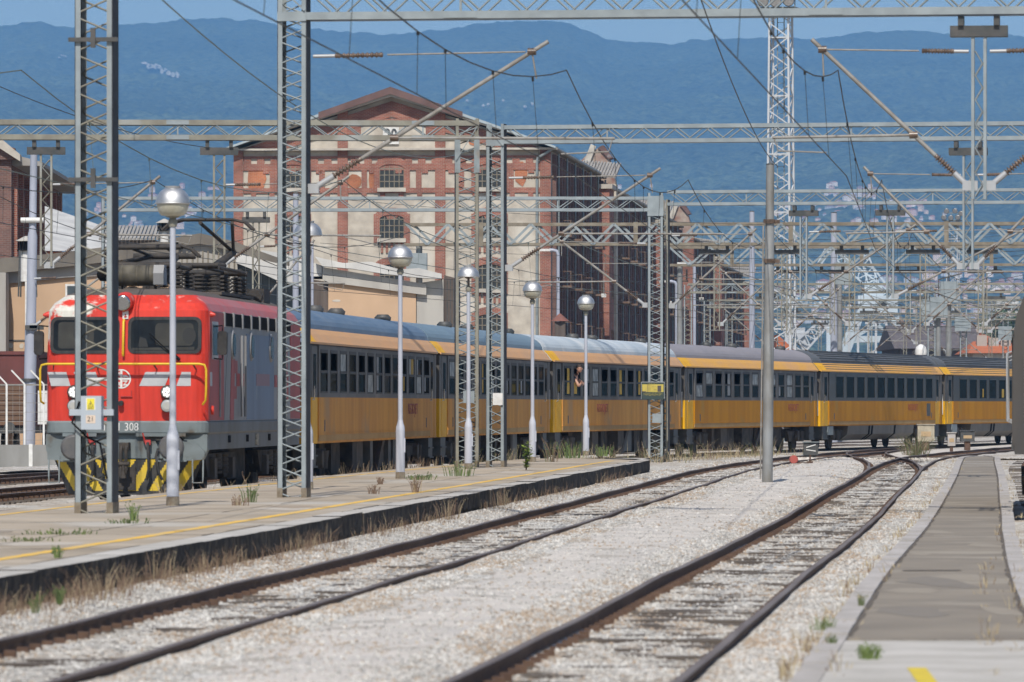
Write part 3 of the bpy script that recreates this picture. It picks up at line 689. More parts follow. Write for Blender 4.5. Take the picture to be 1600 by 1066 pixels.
b = MB(); lattice_boom(b, Q(1398,505), Q(1455,556), 2.2, 1.4, 12, .2); b.build('jib', mr, t)
b = MB(); b.bar(Q(1398,505), Q(1398,560), .9); b.bar(Q(1398,505), Q(1384,560), .6); b.build('mast', M['crane'], t)
# lettered bridge girder
t = thing('crane_girder', 'pale blue girder with blue letters behind the floodlight tower', 'crane', P(1270,633,1050))
o0 = Vector(P(1270,633,1050)); Q = lambda px, py, dy=0: tuple(Vector(P(px,py,1050,dy))-o0)
b = MB(); a = Q(1228,480); c = Q(1300,463); b.bx(a[0],c[0],0,3,a[2],c[2]); b.build('girder', M['crane'], t)
b = MB(); b.bar(Q(1234,480,1.5), Q(1234,565,1.5), 1.0); b.bar(Q(1296,480,1.5), Q(1296,565,1.5), 1.0); b.build('leg', M['crane'], t)
text('MMA', 2.2, M['craneblue'], t, tuple(Vector(Q(1276,472))+Vector((0,-.1,0))), sx=1.5)

# ------------------------------------------------------------------ brick warehouses
M['brick'] = brickmat('red_brick', (.35,.108,.066), (.26,.078,.05), (.36,.29,.24))
M['brickor'] = brickmat('orange_fresh_brick', (.47,.15,.06), (.38,.115,.05), (.42,.25,.16))
M['brickdark'] = brickmat('dark_brick', (.21,.10,.078), (.15,.072,.06), (.22,.18,.155))  # darker tone than the gable brick
M['stucco'] = mat('patchy_stucco', (.57,.515,.43), .95, 0, (.41,.365,.305), 1.1, bump=.4, bscale=3, c3=(.60,.555,.48), s3=.4, t3=.54, detail=9)
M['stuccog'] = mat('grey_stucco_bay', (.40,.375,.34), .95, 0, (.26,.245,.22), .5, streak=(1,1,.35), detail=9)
M['cornice'] = mat('pale_cornice', (.55,.51,.44), .9, 0, (.42,.38,.33), 1.5)
M['roofrust'] = mat('rusty_roof_sheet', (.10,.055,.048), .7, 0, (.17,.10,.088), .7, c3=(.40,.40,.40), s3=.5, t3=.62)
M['rooflight'] = mat('pale_blue_roof_sheet', (.42,.49,.52), .6, 0, (.33,.38,.40), .5)
M['corru'] = mat('corrugated_sheet', (.36,.34,.31), .8, 0, (.28,.26,.24), 1.2)
M['rustbal'] = mat('rusty_balcony_steel', (.15,.085,.055), .8, 0, (.22,.16,.12), 3)
def window(parent, x, z, w_, h, y=0, arch=True, sill=True, frame=True):
    b = MB(); ah = w_*.16 if arch else 0
    pts = [(x-w_/2,z),(x+w_/2,z),(x+w_/2,z+h-ah)]+([(x+w_/2*math.cos(a), z+h-ah+ah*math.sin(a)) for a in (R(30),R(60),R(90),R(120),R(150))] if arch else [])+[(x-w_/2,z+h-ah)]
    b.prism(pts, 'y', y-.03, y+.02); p = b.build('window', M['darkwin'], parent)
    b = MB(); n = 5
    for i in range(n+1): xx = x-w_/2+w_*i/n; b.bx(xx-.03,xx+.03,y-.07,y-.032,z,z+h-ah*(1.0 if i in (0,n) else .3))
    for k in range(4): zz = z+(h-ah)*k/3; b.bx(x-w_/2,x+w_/2,y-.066,y-.034,zz-.03,zz+.03)
    b.build('frame', M['steel_brown'], p)
    if sill: b = MB(); b.bx(x-w_/2-.15,x+w_/2+.15,y-.28,y-.02,z-.28,z); b.build('sill', M['cornice'], p)
    return p
TH = .0865
def warehouse_row():
    W, HE, HR = 22.4, 19.75, 24.1
    t = thing('brick_warehouse', 'big brick and stucco warehouse with gable numbered 20', 'warehouse', (-19.6, 401.0, 0), -TH)
    D = 50.0; ye = D
    b = MB(); b.prism([(0,-.4),(W,-.4),(W,HE),(W/2,HR-.6),(0,HE)], 'y', 0, D); b.build('wall', M['stucco'], t)
    # brickwork pilasters and bands of the gable
    PX = (.33, 8.0-.35, 14.6, W-.33-.02)
    def brick(name, *bxs, m='brick'):
        q = MB()
        for z in bxs: q.bx(*z)
        return q.build(name, M[m], t)
    for x, hw in ((.33,.34),(7.72,.36),(14.62,.36),(W-.36,.38)):
        top = HE-.02 if (x < 1 or x > 21) else HE+3.0
        brick('pilaster', (x-hw,x+hw,-.16,-.001,-.4,top))
    F = lambda y: (633-y)/22.2+1.83
    gable = MB(); gz = HE+.1
    for s_ in (-1,1):
        q = [(W/2, HR-.9),(W/2+s_*(W/2-.4), HE+.05),(W/2+s_*(W/2-3.4), HE+.05),(W/2, HR-2.0)]
        gable.prism(q, 'y', -.10, -.001)
    gable.bx(7.3,15.1,-.085,-.001,HE+1.75,HE+2.2)
    gable.bx(7.9,9.0,-.08,-.001,HE+1.1,HE+1.75); gable.bx(13.6,14.4,-.08,-.001,HE+1.1,HE+1.75)
    gable.build('gable_brickwork', M['brick'], t)
    # frieze: brick with pale squares
    fz = MB(); z0, z1, z2 = F(266.5), F(256), F(248)
    fz.bx(.68,W-.75,-.09,-.001,z0,z1); fz.bx(.68,W-.75,-.10,-.002,z2,F(244))
    n = 44
    for i in range(n):
        x0 = .7+(W-1.5)*i/n
        if i % 2 == 0: fz.bx(x0,x0+(W-1.5)/n*1.1,-.09,-.003,z1,z2)
    for i in range(n//2):
        x0 = .9+(W-1.8)*(i+.5)/(n/2)
        fz.bx(x0-.22,x0+.22,-.085,-.001,z0-.22,z0) if i % 2 else None
    fz.bx(.68,W-.75,-.09,-.001,F(302),F(294))
    for i in range(16):
        x0 = 1.4+(W-2.8)*i/15; fz.bx(x0-.18,x0+.18,-.085,-.001,F(302)-.3,F(302))
    fz.build('brick_frieze', M['brick'], t)
    st = MB()
    for x in (1.6+.0,2.95,5.5,6.6, 9.6,  12.9, 13.7, 16.6, 18.9, 20.3): pass
    for x in (2.75, 6.25, 9.25, 13.1, 16.1, 19.6): brick('brick_strip', (x-.2,x+.2,-.085,-.0012,F(294),F(266.5)))
    xs_ = (4.2, 11.2, 18.1)
    for x in xs_:
        for (yt, yb) in ((258,294),(337,373),(414,452),(492,530)):
            hw = .86; q = MB(); z0, z1 = F(yb), F(yt)
            q.bx(x-hw-.42,x-hw,-.14,-.001,z0-.35,z1+.1); q.bx(x+hw,x+hw+.42,-.14,-.001,z0-.35,z1+.1)
            pts = [(x+(hw+.42)*math.cos(a), z1-.2+.75*math.sin(a)) for a in [R(k) for k in range(0,181,20)]]+[(x+hw*math.cos(a), z1-.25+.28*math.sin(a)) for a in [R(k) for k in range(180,-1,-20)]]
            q.prism(pts, 'y', -.15, -.001)
            for k in range(5):
                if yt > 300: xx = x-.7+k*.35; q.bx(xx-.08,xx+.08,-.11,-.001,z0-1.0,z0-.3)
            q.build('window_brick_arch', M['brick'], t)
            window(t, x, z0, hw*2, z1-z0, -.03)
            if yt == 258:
                q = MB(); q.prism([(x+.5*math.cos(a), z0-1.9+.4*math.sin(a)) for a in [R(k*60) for k in range(6)]], 'y', -.09, -.001); q.build('brick_rosette', M['brick'], t)
    # missing plaster, orange bricks
    for x, z, w_, h_ in ((1.6,F(279),.75,1.3),(8.55,F(284),.55,.75),(9.9,F(280),.42,1.3),(20.3,F(272),.5,1.2),(17.1,F(222),.5,.4),(18.0,F(492),.9,.5)):
        q = MB(); q.prism([(x+w_*(math.cos(a))*random.uniform(.8,1.05), z+h_*.75*math.sin(a)*random.uniform(.85,1.1)) for a in [R(k*36) for k in range(10)]], 'y', -.04, -.001); q.build('bare_brick_patch', M['brickor'], t)
    # cornice and roof
    q = MB(); q.bx(-.5,W+.5,-.6,0,HE-.02,HE+.12); q.build('cornice', M['cornice'], t)
    q = MB()
    for s_ in (0,1):
        X = lambda x: x if not s_ else W-x
        q.prism([(X(-.45),HE+.15),(X(W/2),HR-.25),(X(W/2),HR-.62),(X(-.3),HE+.14)], 'y', -.9, -.3)
    q.build('raking_cornice', M['cornice'], t)
    rf = None
    for s_, frac in ((0,.0),(1,.0)):
        X = lambda x: x if not s_ else W-x
        q = MB(); q.prism([(X(-.42),HE+.2),(X(W/2),HR-.02),(X(W/2),HR-.26),(X(-.42),HE+.05)], 'y', -1.0, D+1)
        r_ = q.build('roof', M['rooflight'], t)
        q = MB()
        mid = .58
        za = HE+.2+(HR-.22-HE)*mid; xa = -.9+(W/2+.9)*mid
        q.prism([(X(xa),za+.03),(X(W/2),HR+.05),(X(W/2),HR-.45),(X(xa),za-.42)], 'y', -1.06, -.95); q.build('rusty_verge_sheet', M['roofrust'], r_)
    # plate with the number
    q = MB(); q.bx(W/2-.62,W/2+.5,-.14,-.10,F(226),F(199.5)); sg = q.build('number_plate', M['white'], t)
    text('20', 1.22, mat('faded_black_lettering',(.03,.033,.036),.6,0,(.12,.12,.12),3), sg, (W/2-.06,-.145,(F(226)+F(199.5))/2), sx=.74, bold=.035)
    q = MB(); q.tube([(W+.3,-.5,HE+.1),(W-.9,-.3,HE-.6),(W-.95,-.25,HE-1.0),(W-.95,-.25,0)], .1, 8); q.build('downpipe', M['steel'], t)
    side_wall(t, 0, D, HE, W)
    return t
def side_wall(t, y0, y1, HE, W, piers=()):
    # loading side: brick buttresses, pipes, dark openings, balconies, eaves
    y = y0+1.2; k = 0
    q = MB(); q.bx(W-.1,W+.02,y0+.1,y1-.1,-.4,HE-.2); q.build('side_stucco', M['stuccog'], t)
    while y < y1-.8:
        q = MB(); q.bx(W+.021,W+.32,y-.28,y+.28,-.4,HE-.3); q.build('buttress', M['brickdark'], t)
        if k % 3 == 0:
            q = MB(); q.tube([(W+.42,y+.7,HE-.2),(W+.42,y+.7,0)], .07, 6); q.build('downpipe', M['steel'], t)
        if k % 2 == 1:
            for z in (3.2,7.0,10.6,14.2):
                q = MB(); q.bx(W+.021,W+.05,y+.9,y+2.3,z,z+2.2); q.build('side_window', M['darkwin'], t)
                if k % 4 == 1:
                    q = MB(); q.bx(W+.03,W+1.0,y+.3,y+2.9,z-.45,z-.3); 
                    for yy in np.linspace(y+.3,y+2.9,6): q.bar((W+1.1,yy,z-.3),(W+1.1,yy,z+.7),.05)
                    q.bar((W+1.1,y+.3,z+.7),(W+1.1,y+2.9,z+.7),.06); q.bar((W+1.1,y+.3,z+.2),(W+1.1,y+2.9,z+.2),.04); q.bar((W+.05,y+.3,z+.7),(W+1.1,y+.3,z+.7),.05)
                    q.bx(W+1.0,W+1.17,y+.28,y+2.92,z-.46,z-.28); q.build('loading_balcony', M['rustbal'], t)
        y += 2.6; k += 1
    q = MB(); q.bx(W-.1,W+.38,y0+.05,y1,HE-.08,HE+.1); q.tube([(W+.36,y0,HE+.02),(W+.36,y1,HE+.02)], .11, 8); q.build('gutter', M['steel_brown'], t)
def stair_tower(t, y, HE, W, out=.9, ln=5, cap=True, roofm='corru'):
    q = MB(); q.bx(W+.03,W+out,y,y+ln,-.4,HE-1.1); q.build('stair_tower', M['brick'], t)
    q = MB(); q.bx(W-1.6,W+.028,y+.02,y+ln,HE-1.2,HE+.4); q.bx(W+.03,W+out+.25,y-.25,y+ln+.2,HE-1.1,HE-.75); q.build('tower_cornice', M['cornice'], t)
    if cap:
        q = MB(); n = 18
        for i in range(n):
            xx = W-2.6+(out+3.2)*i/n; w_ = (out+3.2)/n
            q.bar((xx+w_/2,y-.5,HE+.15-.02*i),(xx+w_/2,y+ln+.4,HE+1.4-.02*i),w_*.6,.16)
            q.bar((xx,y-.5,HE+.08-.02*i),(xx,y+ln+.4,HE+1.33-.02*i),w_*.6,.10)
        q.build('lean_to_roof', M[roofm], t)
t20 = warehouse_row()
stair_tower(t20, 43.5, 19.75, 22.4, 1.1, 5.2)
M['parapet'] = mat('peeling_parapet', (.42,.36,.30), .95, 0, (.24,.11,.08), .9)
def next_warehouse(s0, s1, label, W=22.4, HE=19.4, HR=23.6, out=1.0, tower=None, para=True, roof='corru', tall=1.6):
    c, s_ = math.cos(-TH), math.sin(-TH)
    bx_, by_ = -19.6-s0*s_, 401.0+s0*c
    t = thing('brick_warehouse', label, 'warehouse', (bx_, by_, 0), -TH); D = s1-s0; W2 = W
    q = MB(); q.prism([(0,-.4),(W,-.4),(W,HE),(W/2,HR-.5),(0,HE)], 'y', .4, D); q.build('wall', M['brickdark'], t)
    for sd in (0,1):
        X = lambda x: x if not sd else W-x
        q = MB(); q.prism([(X(-.42),HE+.2),(X(W/2),HR),(X(W/2),HR-.2),(X(-.42),HE+.05)], 'y', .5, D+.6); q.build('roof', M[roof], t)
    if para:      # stepped fire wall with coping
        q = MB(); q.prism([(W-2.4,HE-2),(W+out,HE-2),(W+out,HE+.2),(W+out-.5,HE+tall+.6),(W-.3,HE+tall+1.4),(W-1.2,HE+tall+.9),(W-2.4,HE+tall*.8)], 'y', -.5, 1.4); pw = q.build('fire_wall', M['parapet'], t)
        q = MB(); q.prism([(W-.35,HE+tall+1.4),(W+.05,HE+tall+1.6),(W+out-.2,HE+tall+.6),(W+out-.5,HE+tall+.5)], 'y', -.7, 1.6); q.build('coping', M['roofrust'], pw)
        q = MB(); q.prism([(W-1.3,HE+tall*.6),(W-.5,HE+tall+1.5),(W-.9,HE+tall+1.7),(W-1.7,HE+tall*.8)], 'y', -.8, -.52); q.build('coping_stone', M['cornice'], pw)
        q = MB(); q.bx(W-.6,W+out-.1,-.62,-.5,-.4,HE-.5); q.bx(W+out-.3,W+out+.1,-.6,1.2,-.4,HE+.1); q.build('fire_wall_pier', M['brick'] if s0 > 160 else M['stucco'], pw)
    side_wall(t, 0, D, HE, W)
    if tower:
        for y in tower: stair_tower(t, y, HE, W, 1.25, 5)
    return t
next_warehouse(52, 158, 'second brick warehouse in the row, with ragged fire wall', tower=(60,), HE=19.2)
next_warehouse(166, 232, 'third brick warehouse in the row, between two fire walls', tower=(50,), HE=18.6, HR=22.6, out=.9)
next_warehouse(240, 290, 'farthest brick warehouse, at the right end of the row', tower=(44,), HE=17.4, HR=20.6, para=False, roof='rooflight')

# old brick building at the left edge
def left_building():
    t = thing('brick_building', 'shaded brick building with arched windows at the left edge', 'building', (at(18,0,300)[0], 300, 0), .012)
    HE = at(0,250,300)[2]
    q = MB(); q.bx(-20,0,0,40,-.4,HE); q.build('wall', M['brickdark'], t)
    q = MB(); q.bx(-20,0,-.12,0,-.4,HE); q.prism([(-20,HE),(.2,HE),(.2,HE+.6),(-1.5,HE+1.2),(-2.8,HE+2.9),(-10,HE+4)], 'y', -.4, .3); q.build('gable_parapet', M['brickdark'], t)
    q = MB(); q.prism([(.5,HE-.1),(.5,HE+.25),(-.4,HE+1.0),(-1.6,HE+1.3),(-2.2,HE+2.6),(-3.2,HE+3.4),(-3.2,HE+3.0),(-2.4,HE+2.3),(-1.8,HE+1.0),(-.6,HE+.6)], 'y', -.7, .4); q.build('coping', M['cornice'], t)
    q = MB(); q.prism([(-20,HE+.1),(1.6,HE-.3),(1.6,HE-.1),(-10,HE+3)], 'y', .4, 40.6); q.build('roof', M['corru'], t)
    for k in range(9):
        y = 2.2+k*4.3
        q = MB(); q.bx(0,.25,y-1.5,y-1.0,-.4,HE-.6); q.build('pilaster', M['brick'], t)
        for z in (2.5,6.2,9.9):
            q = MB(); q.prism([(y-.1,z),(y+1.5,z),(y+1.5,z+2.0),(y+.7,z+2.7),(y-.1,z+2.0)], 'x', .0, .06); q.build('window', M['darkwin'], t)
            q = MB(); q.prism([(y-.3,z+2.0),(y+.7,z+3.0),(y+1.7,z+2.0),(y+1.7,z+2.3),(y+.7,z+3.3),(y-.3,z+2.3)], 'x', .0, .14); q.bx(0,.2,y-.2,y+1.6,z-.3,z); q.build('window_brick_arch', M['brick'], t)
    return t
left_building()
# ------------------------------------------------------------------ depot shed behind the locomotive
M['tan'] = mat('tan_render', (.56,.385,.25), .9, 0, (.49,.335,.215), .7, c3=(.34,.26,.18), s3=.9, t3=.66, detail=8)
M['greypanel'] = mat('pale_grey_panel', (.46,.44,.40), .85, 0, (.36,.34,.31), 1.0, streak=(1,1,.3))
M['sootroof'] = mat('sooty_roof_felt', (.12,.105,.09), .95, 0, (.20,.18,.15), .6)
M['whiteroof'] = mat('white_roof_sheet', (.62,.61,.58), .6, 0, (.47,.46,.44), .9)
M['greydoor'] = mat('dark_brown_door', (.09,.07,.06), .8, 0, (.13,.105,.09), 2, streak=(4,4,.2))
def depot():
    Y0 = 226.0; O = Vector((at(300,0,Y0)[0], Y0, -.4))
    t = thing('depot_shed', 'low tan and grey depot shed with glazed bay and white roof edge behind the locomotive', 'shed', tuple(O), 0)
    def fac(name, poly, m, y=0.0, dep=14.0, parent=None):
        k = (Y0+y)/FPX; q = MB()
        q.prism([((px-800)*k-O.x, max(-.6, H0+(633-py)*k-O.z)) for px, py in poly], 'y', y, y+dep); return q.build(name, m, parent or t)
    fac('front_wall', [(-80,446),(11,443),(125,432),(275,415),(300,411),(300,720),(-80,720)], M['tan'])
    fac('grey_fascia', [(-80,431),(11,426),(125,415),(275,395),(302,391),(302,411.2),(275,415.2),(125,432.2),(11,443.2),(-80,446.2)], M['greypanel'], -.12, 6)
    fac('front_roof', [(-80,412),(0,404),(85,396),(180,384),(245,378),(279,379),(279,394.6),(125,414.6),(11,425.6),(-80,430.6)], M['sootroof'], -.5, 10)
    fac('left_pier', [(-80,425),(9,426),(9,720),(-80,720)], M['greypanel'], -1.6, 1.4)
    fac('wall_joint', [(11,531),(66,531),(66,533.5),(11,533.5)], M['sootroof'], -.03, .02)
    fac('tall_grey_bay', [(276,384),(314,379),(371,384),(371,720),(276,720)], M['greypanel'], -.25, 10)
    for px in np.linspace(284,366,11): fac('facade_rib', [(px-1.1,392),(px+1.1,392),(px+1.1,640),(px-1.1,640)], M['steel_brown'], -.32, .065)
    fac('sooty_parapet', [(271,372),(313,364.5),(368,378),(402,391),(452,409),(452,416),(402,404),(368,393),(313,381),(271,386)], M['sootroof'], -.5, .24)
    for i in range(8):
        a, b_ = 372+i*12.3, 372+(i+1)*12.3; ty = lambda p: 411+(p-370)*.41
        g = fac('glazing_panel', [(a,ty(a)),(b_-1.4,ty(b_-1.4)),(b_-1.4,640),(a,640)], M['darkwin2'], .1, .1)
        fac('glazing_bar', [(b_-1.3,ty(b_)),(b_-.1,ty(b_)),(b_-.1,640),(b_-1.3,640)], M['steel_pale'], .04, .1, g)
    fac('glazing_transom', [(371,452),(471,466),(471,467.4),(371,453.4)], M['steel_pale'], .06, .03)
    fac('white_canopy', [(369,396),(402,404),(440,419),(471,433),(471,449),(437,440),(402,424),(369,411)], M['whiteroof'], -.9, 1.2)
    fac('bay_wall', [(371,412),(471,452),(471,720),(371,720)], M['greydoor'], .25, 9)
    fac('white_roof_sheet', [(409,391),(442,396),(503,415),(503,432),(472,432),(440,418),(404,403)], M['whiteroof'], .3, 5)
    fac('sliding_door', [(472,434),(513,441),(513,720),(472,720)], M['greydoor'], .35, 5)
    fac('side_wall', [(513,441),(650,459),(650,720),(513,720)], M['tan'], .2, 12)
    fac('side_fascia', [(504,417.5),(666,444),(666,461),(650,459.2),(513,441.2),(504,437)], M['greypanel'], .05, 8)
    zz = [(492,401),(536,411),(580,409),(624,421),(655,419),(690,428)]
    fac('white_roof_edge', zz+[(690,436),(655,434),(600,428),(550,420),(504,416)], M['whiteroof'], -.25, 1.0)
    fac('corner_pier', [(651,443),(693,436.5),(693,720),(651,720)], M['greypanel'], .3, 10)
    fac('shutter', [(694,430),(717,436),(717,720),(694,720)], M['greydoor'], .5, 6)
    for px in (698,703,708,713): fac('shutter_slat', [(px,438),(px+1.5,438),(px+1.5,640),(px,640)], M['steel_black'], .42, .07)
    f = fac('window_frame', [(102,444),(131,444),(131,478),(102,478)], M['white'], -.07, .06); fac('pane', [(105,447),(128.5,447),(128.5,475),(105,475)], M['darkwin2'], -.09, .02, f)
    fac('drainpipe', [(39,436),(42.5,436),(42.5,640),(39,640)], M['white'], -.2, .15)
    for px, py, w_, h_ in ((16,540,4,5),(34,541,4,5),(526,470,7,2)): fac('flaked_patch', [(px+w_*math.cos(a)*random.uniform(.7,1.1), py+h_*math.sin(a)*random.uniform(.7,1.1)) for a in [R(k*45) for k in range(8)]], M['plaster'], -.012 if px < 100 else .19, .01)
    return t
M['darkwin2'] = mat('dull_blue_glazing', (.075,.095,.105), .35, 0, (.05,.065,.075), 1.5)
depot()
def vent(px, ytop, ybot, Y, wpx, label):
    x, _, zt = at(px, ytop, Y); zb = at(px, ybot, Y)[2]; s_ = wpx/FPX*Y
    t = thing('roof_vent', label, 'roof vent', (x, Y, zb)); h = zt-zb
    q = MB(); q.rev((0,0,h-.24*s_),(0,0,h),[(0,s_*.5),(.08,s_*.5),(1,s_*.06)], 12); q.build('cone_cap', M['greypanel'], t)
    q = MB(); q.rev((0,0,h-.62*s_),(0,0,h-.24*s_),[(0,s_*.2),(1,s_*.2)], 10)
    for k in range(8):
        a = k/8*6.283; q.bar((s_*.36*math.cos(a),s_*.36*math.sin(a),h-.62*s_),(s_*.36*math.cos(a),s_*.36*math.sin(a),h-.25*s_),.05)
    q.rev((0,0,h-.68*s_),(0,0,h-.62*s_),[(0,s_*.42),(1,s_*.42)], 12); q.build('louvre_cage', M['black'], t)
    q = MB(); q.rev((0,0,0),(0,0,h-.68*s_),[(0,s_*.27),(1,s_*.27)], 14); q.build('stack', M['white'], t)
    q = MB()
    for a in (.4,2.2,4.0,5.4): q.bar((s_*.5*math.cos(a),s_*.5*math.sin(a),-.6),(s_*.42*math.cos(a),s_*.42*math.sin(a),h-.66*s_),.06)
    q.build('stay', M['steel_black'], t)
vent(257, 342, 402, 232, 28, 'white roof vent with grey cone cap behind the nearest lamp')
vent(41, 369, 440, 222, 34, 'white roof vent with grey cone cap behind the lilac pole')
# white roofed hall and small corrugated hut further back
Y = 262
t = thing('white_roofed_hall', 'hall with long pale sloping roof right of the old brick building', 'hall', (at(80,0,Y)[0], Y, 0))
a = lambda px, py, Y: tuple(Vector(at(px,py,Y))-Vector((at(80,0,262)[0],262,0)))
q = MB(); q.add([a(70,392,262),a(250,395,262),a(250,384,270),a(70,322,276)], [(0,1,2,3)], 0)
q.build('roof', M['whiteroof'], t, fix=False)
q = MB(); p0, p1 = a(72,393,262), a(248,396,262); q.bx(p0[0],p1[0],.1,.5,0,p0[2]-.02); q.build('brick_wall', M['brickor'], t)
q = MB(); p0, p1 = a(170,386,260), a(244,386,260); q.bx(p0[0],p1[0],-3,-.2,0,p0[2]+.3); q.build('annex_wall', M['greydoor'], t)
q = MB(); n = 16
for i in range(n):
    xx = p0[0]-.3+(p1[0]-p0[0]+.6)*i/n; q.bar((xx,-3.3,p0[2]+.32),(xx,0,p0[2]+1.0),.12,.10)
q.build('corrugated_roof', M['corru'], t)

# ------------------------------------------------------------------ freight wagons, fence and kerb wall at the left edge
M['maroon'] = mat('faded_maroon_wagon', (.15,.045,.04), .75, 0, (.10,.035,.03), 1.5, streak=(1,1,.3), c3=(.20,.12,.09), s3=1.2, t3=.6)
M['plank'] = mat('brown_wagon_boards', (.19,.11,.07), .85, 0, (.12,.075,.05), 3, streak=(.3,1,4))
def wagon(px0, px1, ytop, Y, label, m, planks=True):
    x0, x1 = at(px0,0,Y)[0], at(px1,0,Y)[0]; zt = at(0,ytop,Y)[2]; w_ = x1-x0
    t = thing('freight_wagon', label, 'freight wagon', ((x0+x1)/2, Y, 0), -.05)
    q = MB(); q.bx(-w_/2,w_/2,0,12,1.1,zt-.12); q.build('body', m, t)
    q = MB(); q.bx(-w_/2-.03,w_/2+.03,-.05,12.05,zt-.119,zt); q.bx(-w_/2-.02,-w_/2+.14,-.09,-.001,1.1,zt-.12); q.bx(w_/2-.14,w_/2+.02,-.09,-.001,1.1,zt-.12); q.bx(-.07,.07,-.08,-.001,1.1,zt-.12); q.bx(-w_/2+.14,w_/2-.14,-.07,-.001,2.52,2.62); q.build('end_frame', M['maroon'], t)
    if planks:
        q = MB()
        for k in range(8): q.bx(-w_/2+.15,-.08,-.04,-.001,1.14+k*.17,1.29+k*.17); q.bx(.08,w_/2-.15,-.04,-.001,1.14+k*.17,1.29+k*.17)
        q.build('end_boards', M['plank'], t)
    q = MB(); q.bx(-w_/2+.1,w_/2-.1,.05,11.9,.85,1.1); q.build('underframe', M['steel_black'], t)
    for sy in (2.2,9.8):
        for sx in (-.75,.75): q = MB(); q.rev((sx-.06,sy,.46),(sx+.06,sy,.46),[(0,.46),(1,.46)], 18); q.build('wheel', M['steel_black'], t)
    for sx in (-.87,.87): q = MB(); q.rev((sx,-.5,1.05),(sx,0,1.05),[(0,.2),(.1,.2),(.12,.08),(1,.1)], 12); q.build('buffer', M['steel_black'], t)
wagon(-90, 47, 549, 196, 'faded maroon box wagon with boarded end behind the fence', M['maroon'])
wagon(51, 190, 556, 212, 'darker wagon half hidden behind the red locomotive', M['greydoor'], False)
Y = 183; xa, xb = at(-60,0,Y)[0], at(215,0,Y)[0]
t = thing('fence', 'wire fence with slanted white post tops on a low concrete wall', 'fence', (xa, Y, 0))
q = MB(); q.bx(0,xb-xa,0,.22,-.4,.55); q.build('concrete_wall', mat('grey_kerb_wall',(.30,.30,.29),.9,0,(.22,.215,.20),1.5,streak=(1,1,.3)), t)
for px in (48,118,190): x = at(px,0,Y)[0]-xa; q = MB(); q.bx(x-.06,x+.06,-.03,-.001,-.4,.58); q.build('wall_post', M['white'], t)
for px in (-40,10,38,68,98,128):
    x = at(px,0,Y)[0]-xa; q = MB(); q.bar((x,.1,.55),(x,.1,2.5),.06); q.bar((x,.1,2.5),(x-.42,.05,2.95),.05); q.build('fence_post', M['white'], t)
q = MB()
for z in np.arange(.7,2.5,.3): q.bar((0,.1,z),(xb-xa,.1,z),.012)
for x in np.arange(.1,xb-xa,.22): q.bar((x,.1,.55),(x,.1,2.45),.008)
q.build('wire_mesh', M['galv'], t, fix=False)
q = MB(); q.bar((0,.1,2.48),(xb-xa,.1,2.48),.05); q.build('top_rail', M['galv'], t)
b = MB(); b.bx(0,.7,0,.1,.0,1.1); o = b.build('sign_board', M['white'], None, (at(51,0,184)[0], 186, 1.2)); tag(o, 'blank white board behind the fence beside the lilac pole', 'board')

# ------------------------------------------------------------------ masts, gantries, cantilevers
def mast(parent, x, w_, d, h, m1, m2=None, half=.215, z0=0, y=0, name='mast', r=.014, feet=True):
    q = MB(); fl = .085
    for s_ in (-1,1):
        X = x+s_*w_/2
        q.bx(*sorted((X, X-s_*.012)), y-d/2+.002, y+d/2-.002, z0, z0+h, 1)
        for yy in (-1,1):
            q.bx(*sorted((X-s_*.0125, X-s_*fl)), *sorted((y+yy*d/2, y+yy*(d/2-.012))), z0, z0+h, 0)
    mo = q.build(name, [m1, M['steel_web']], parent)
    q = MB(); xi = w_/2-.03
    for yy, ph in ((-d/2+.02,0),(d/2-.02,1)):
        z = z0+.1; k = ph; pts = []
        while z < z0+h-.1:
            s_ = 1 if k % 2 else -1
            pts += [(x+s_*xi*.26, y+yy, z-half*.40), (x+s_*xi*.80, y+yy, z-half*.19), (x+s_*xi, y+yy, z), (x+s_*xi*.80, y+yy, z+half*.19)]
            z += half; k += 1
        q.tube(pts, r, 4)
    q.build('lacing', m2 or m1, mo, fix=False)
    if feet:
        for s_ in (-1,1): X = x+s_*w_/2; MB().bx(*sorted((X+s_*.004, X-s_*(fl+.004))), y-d/2-.004, y+d/2+.004, z0-.3, z0+.16).build('mast_foot', M['rustbase'], mo)
    return mo
def beam(parent, x0, x1, z, h, d, m1, m2=None, per=.82, c=.09, name='beam', r=.017, y=0):
    q = MB()
    for zz in (z+c/2, z+h-c/2):
        for yy in (-d/2, d/2):
            q.bx(x0,x1,y+yy-c*.08,y+yy+c*.08,zz-c/2,zz+c/2); s_ = 1 if yy < 0 else -1
            e = zz+c/2-.012 if zz > z+h/2 else zz-c/2
            q.bx(x0,x1,*sorted((y+yy+s_*c*.09,y+yy+s_*c*.95)),e,e+.012)
    bo = q.build(name, m1, parent)
    q = MB()
    for yy, ph in ((-d/2+.03,0),(d/2-.03,.32)):
        pts = []; x = x0+.05+ph*per*.4; k = 0
        while x < x1-.05:
            zz = z+c*.7 if k % 2 else z+h-c*.7; s_ = 1 if k % 2 else -1
            pts += [(x-per*.07,y+yy,zz+s_*h*.10),(x-per*.025,y+yy,zz),(x+per*.025,y+yy,zz),(x+per*.07,y+yy,zz+s_*h*.10)]
            x += per/2; k += 1
        q.tube(pts, r, 4)
    q.build('lacing', m2 or m1, bo, fix=False)
    q = MB(); x = x0+2.6
    while x < x1-1:
        for zz in (z+c/2, z+h-c/2): MB().bx(x-.28,x+.28,y-d/2-.026,y-d/2-.009,zz-c*.42,zz+c*.42).build('splice_plate', m2 or m1, bo)
        MB().bx(x-.02,x+.02,y-d/2+.02,y-d/2+.05,z+c,z+h-c).build('strut', m2 or m1, bo)
        x += 6.1
    return bo
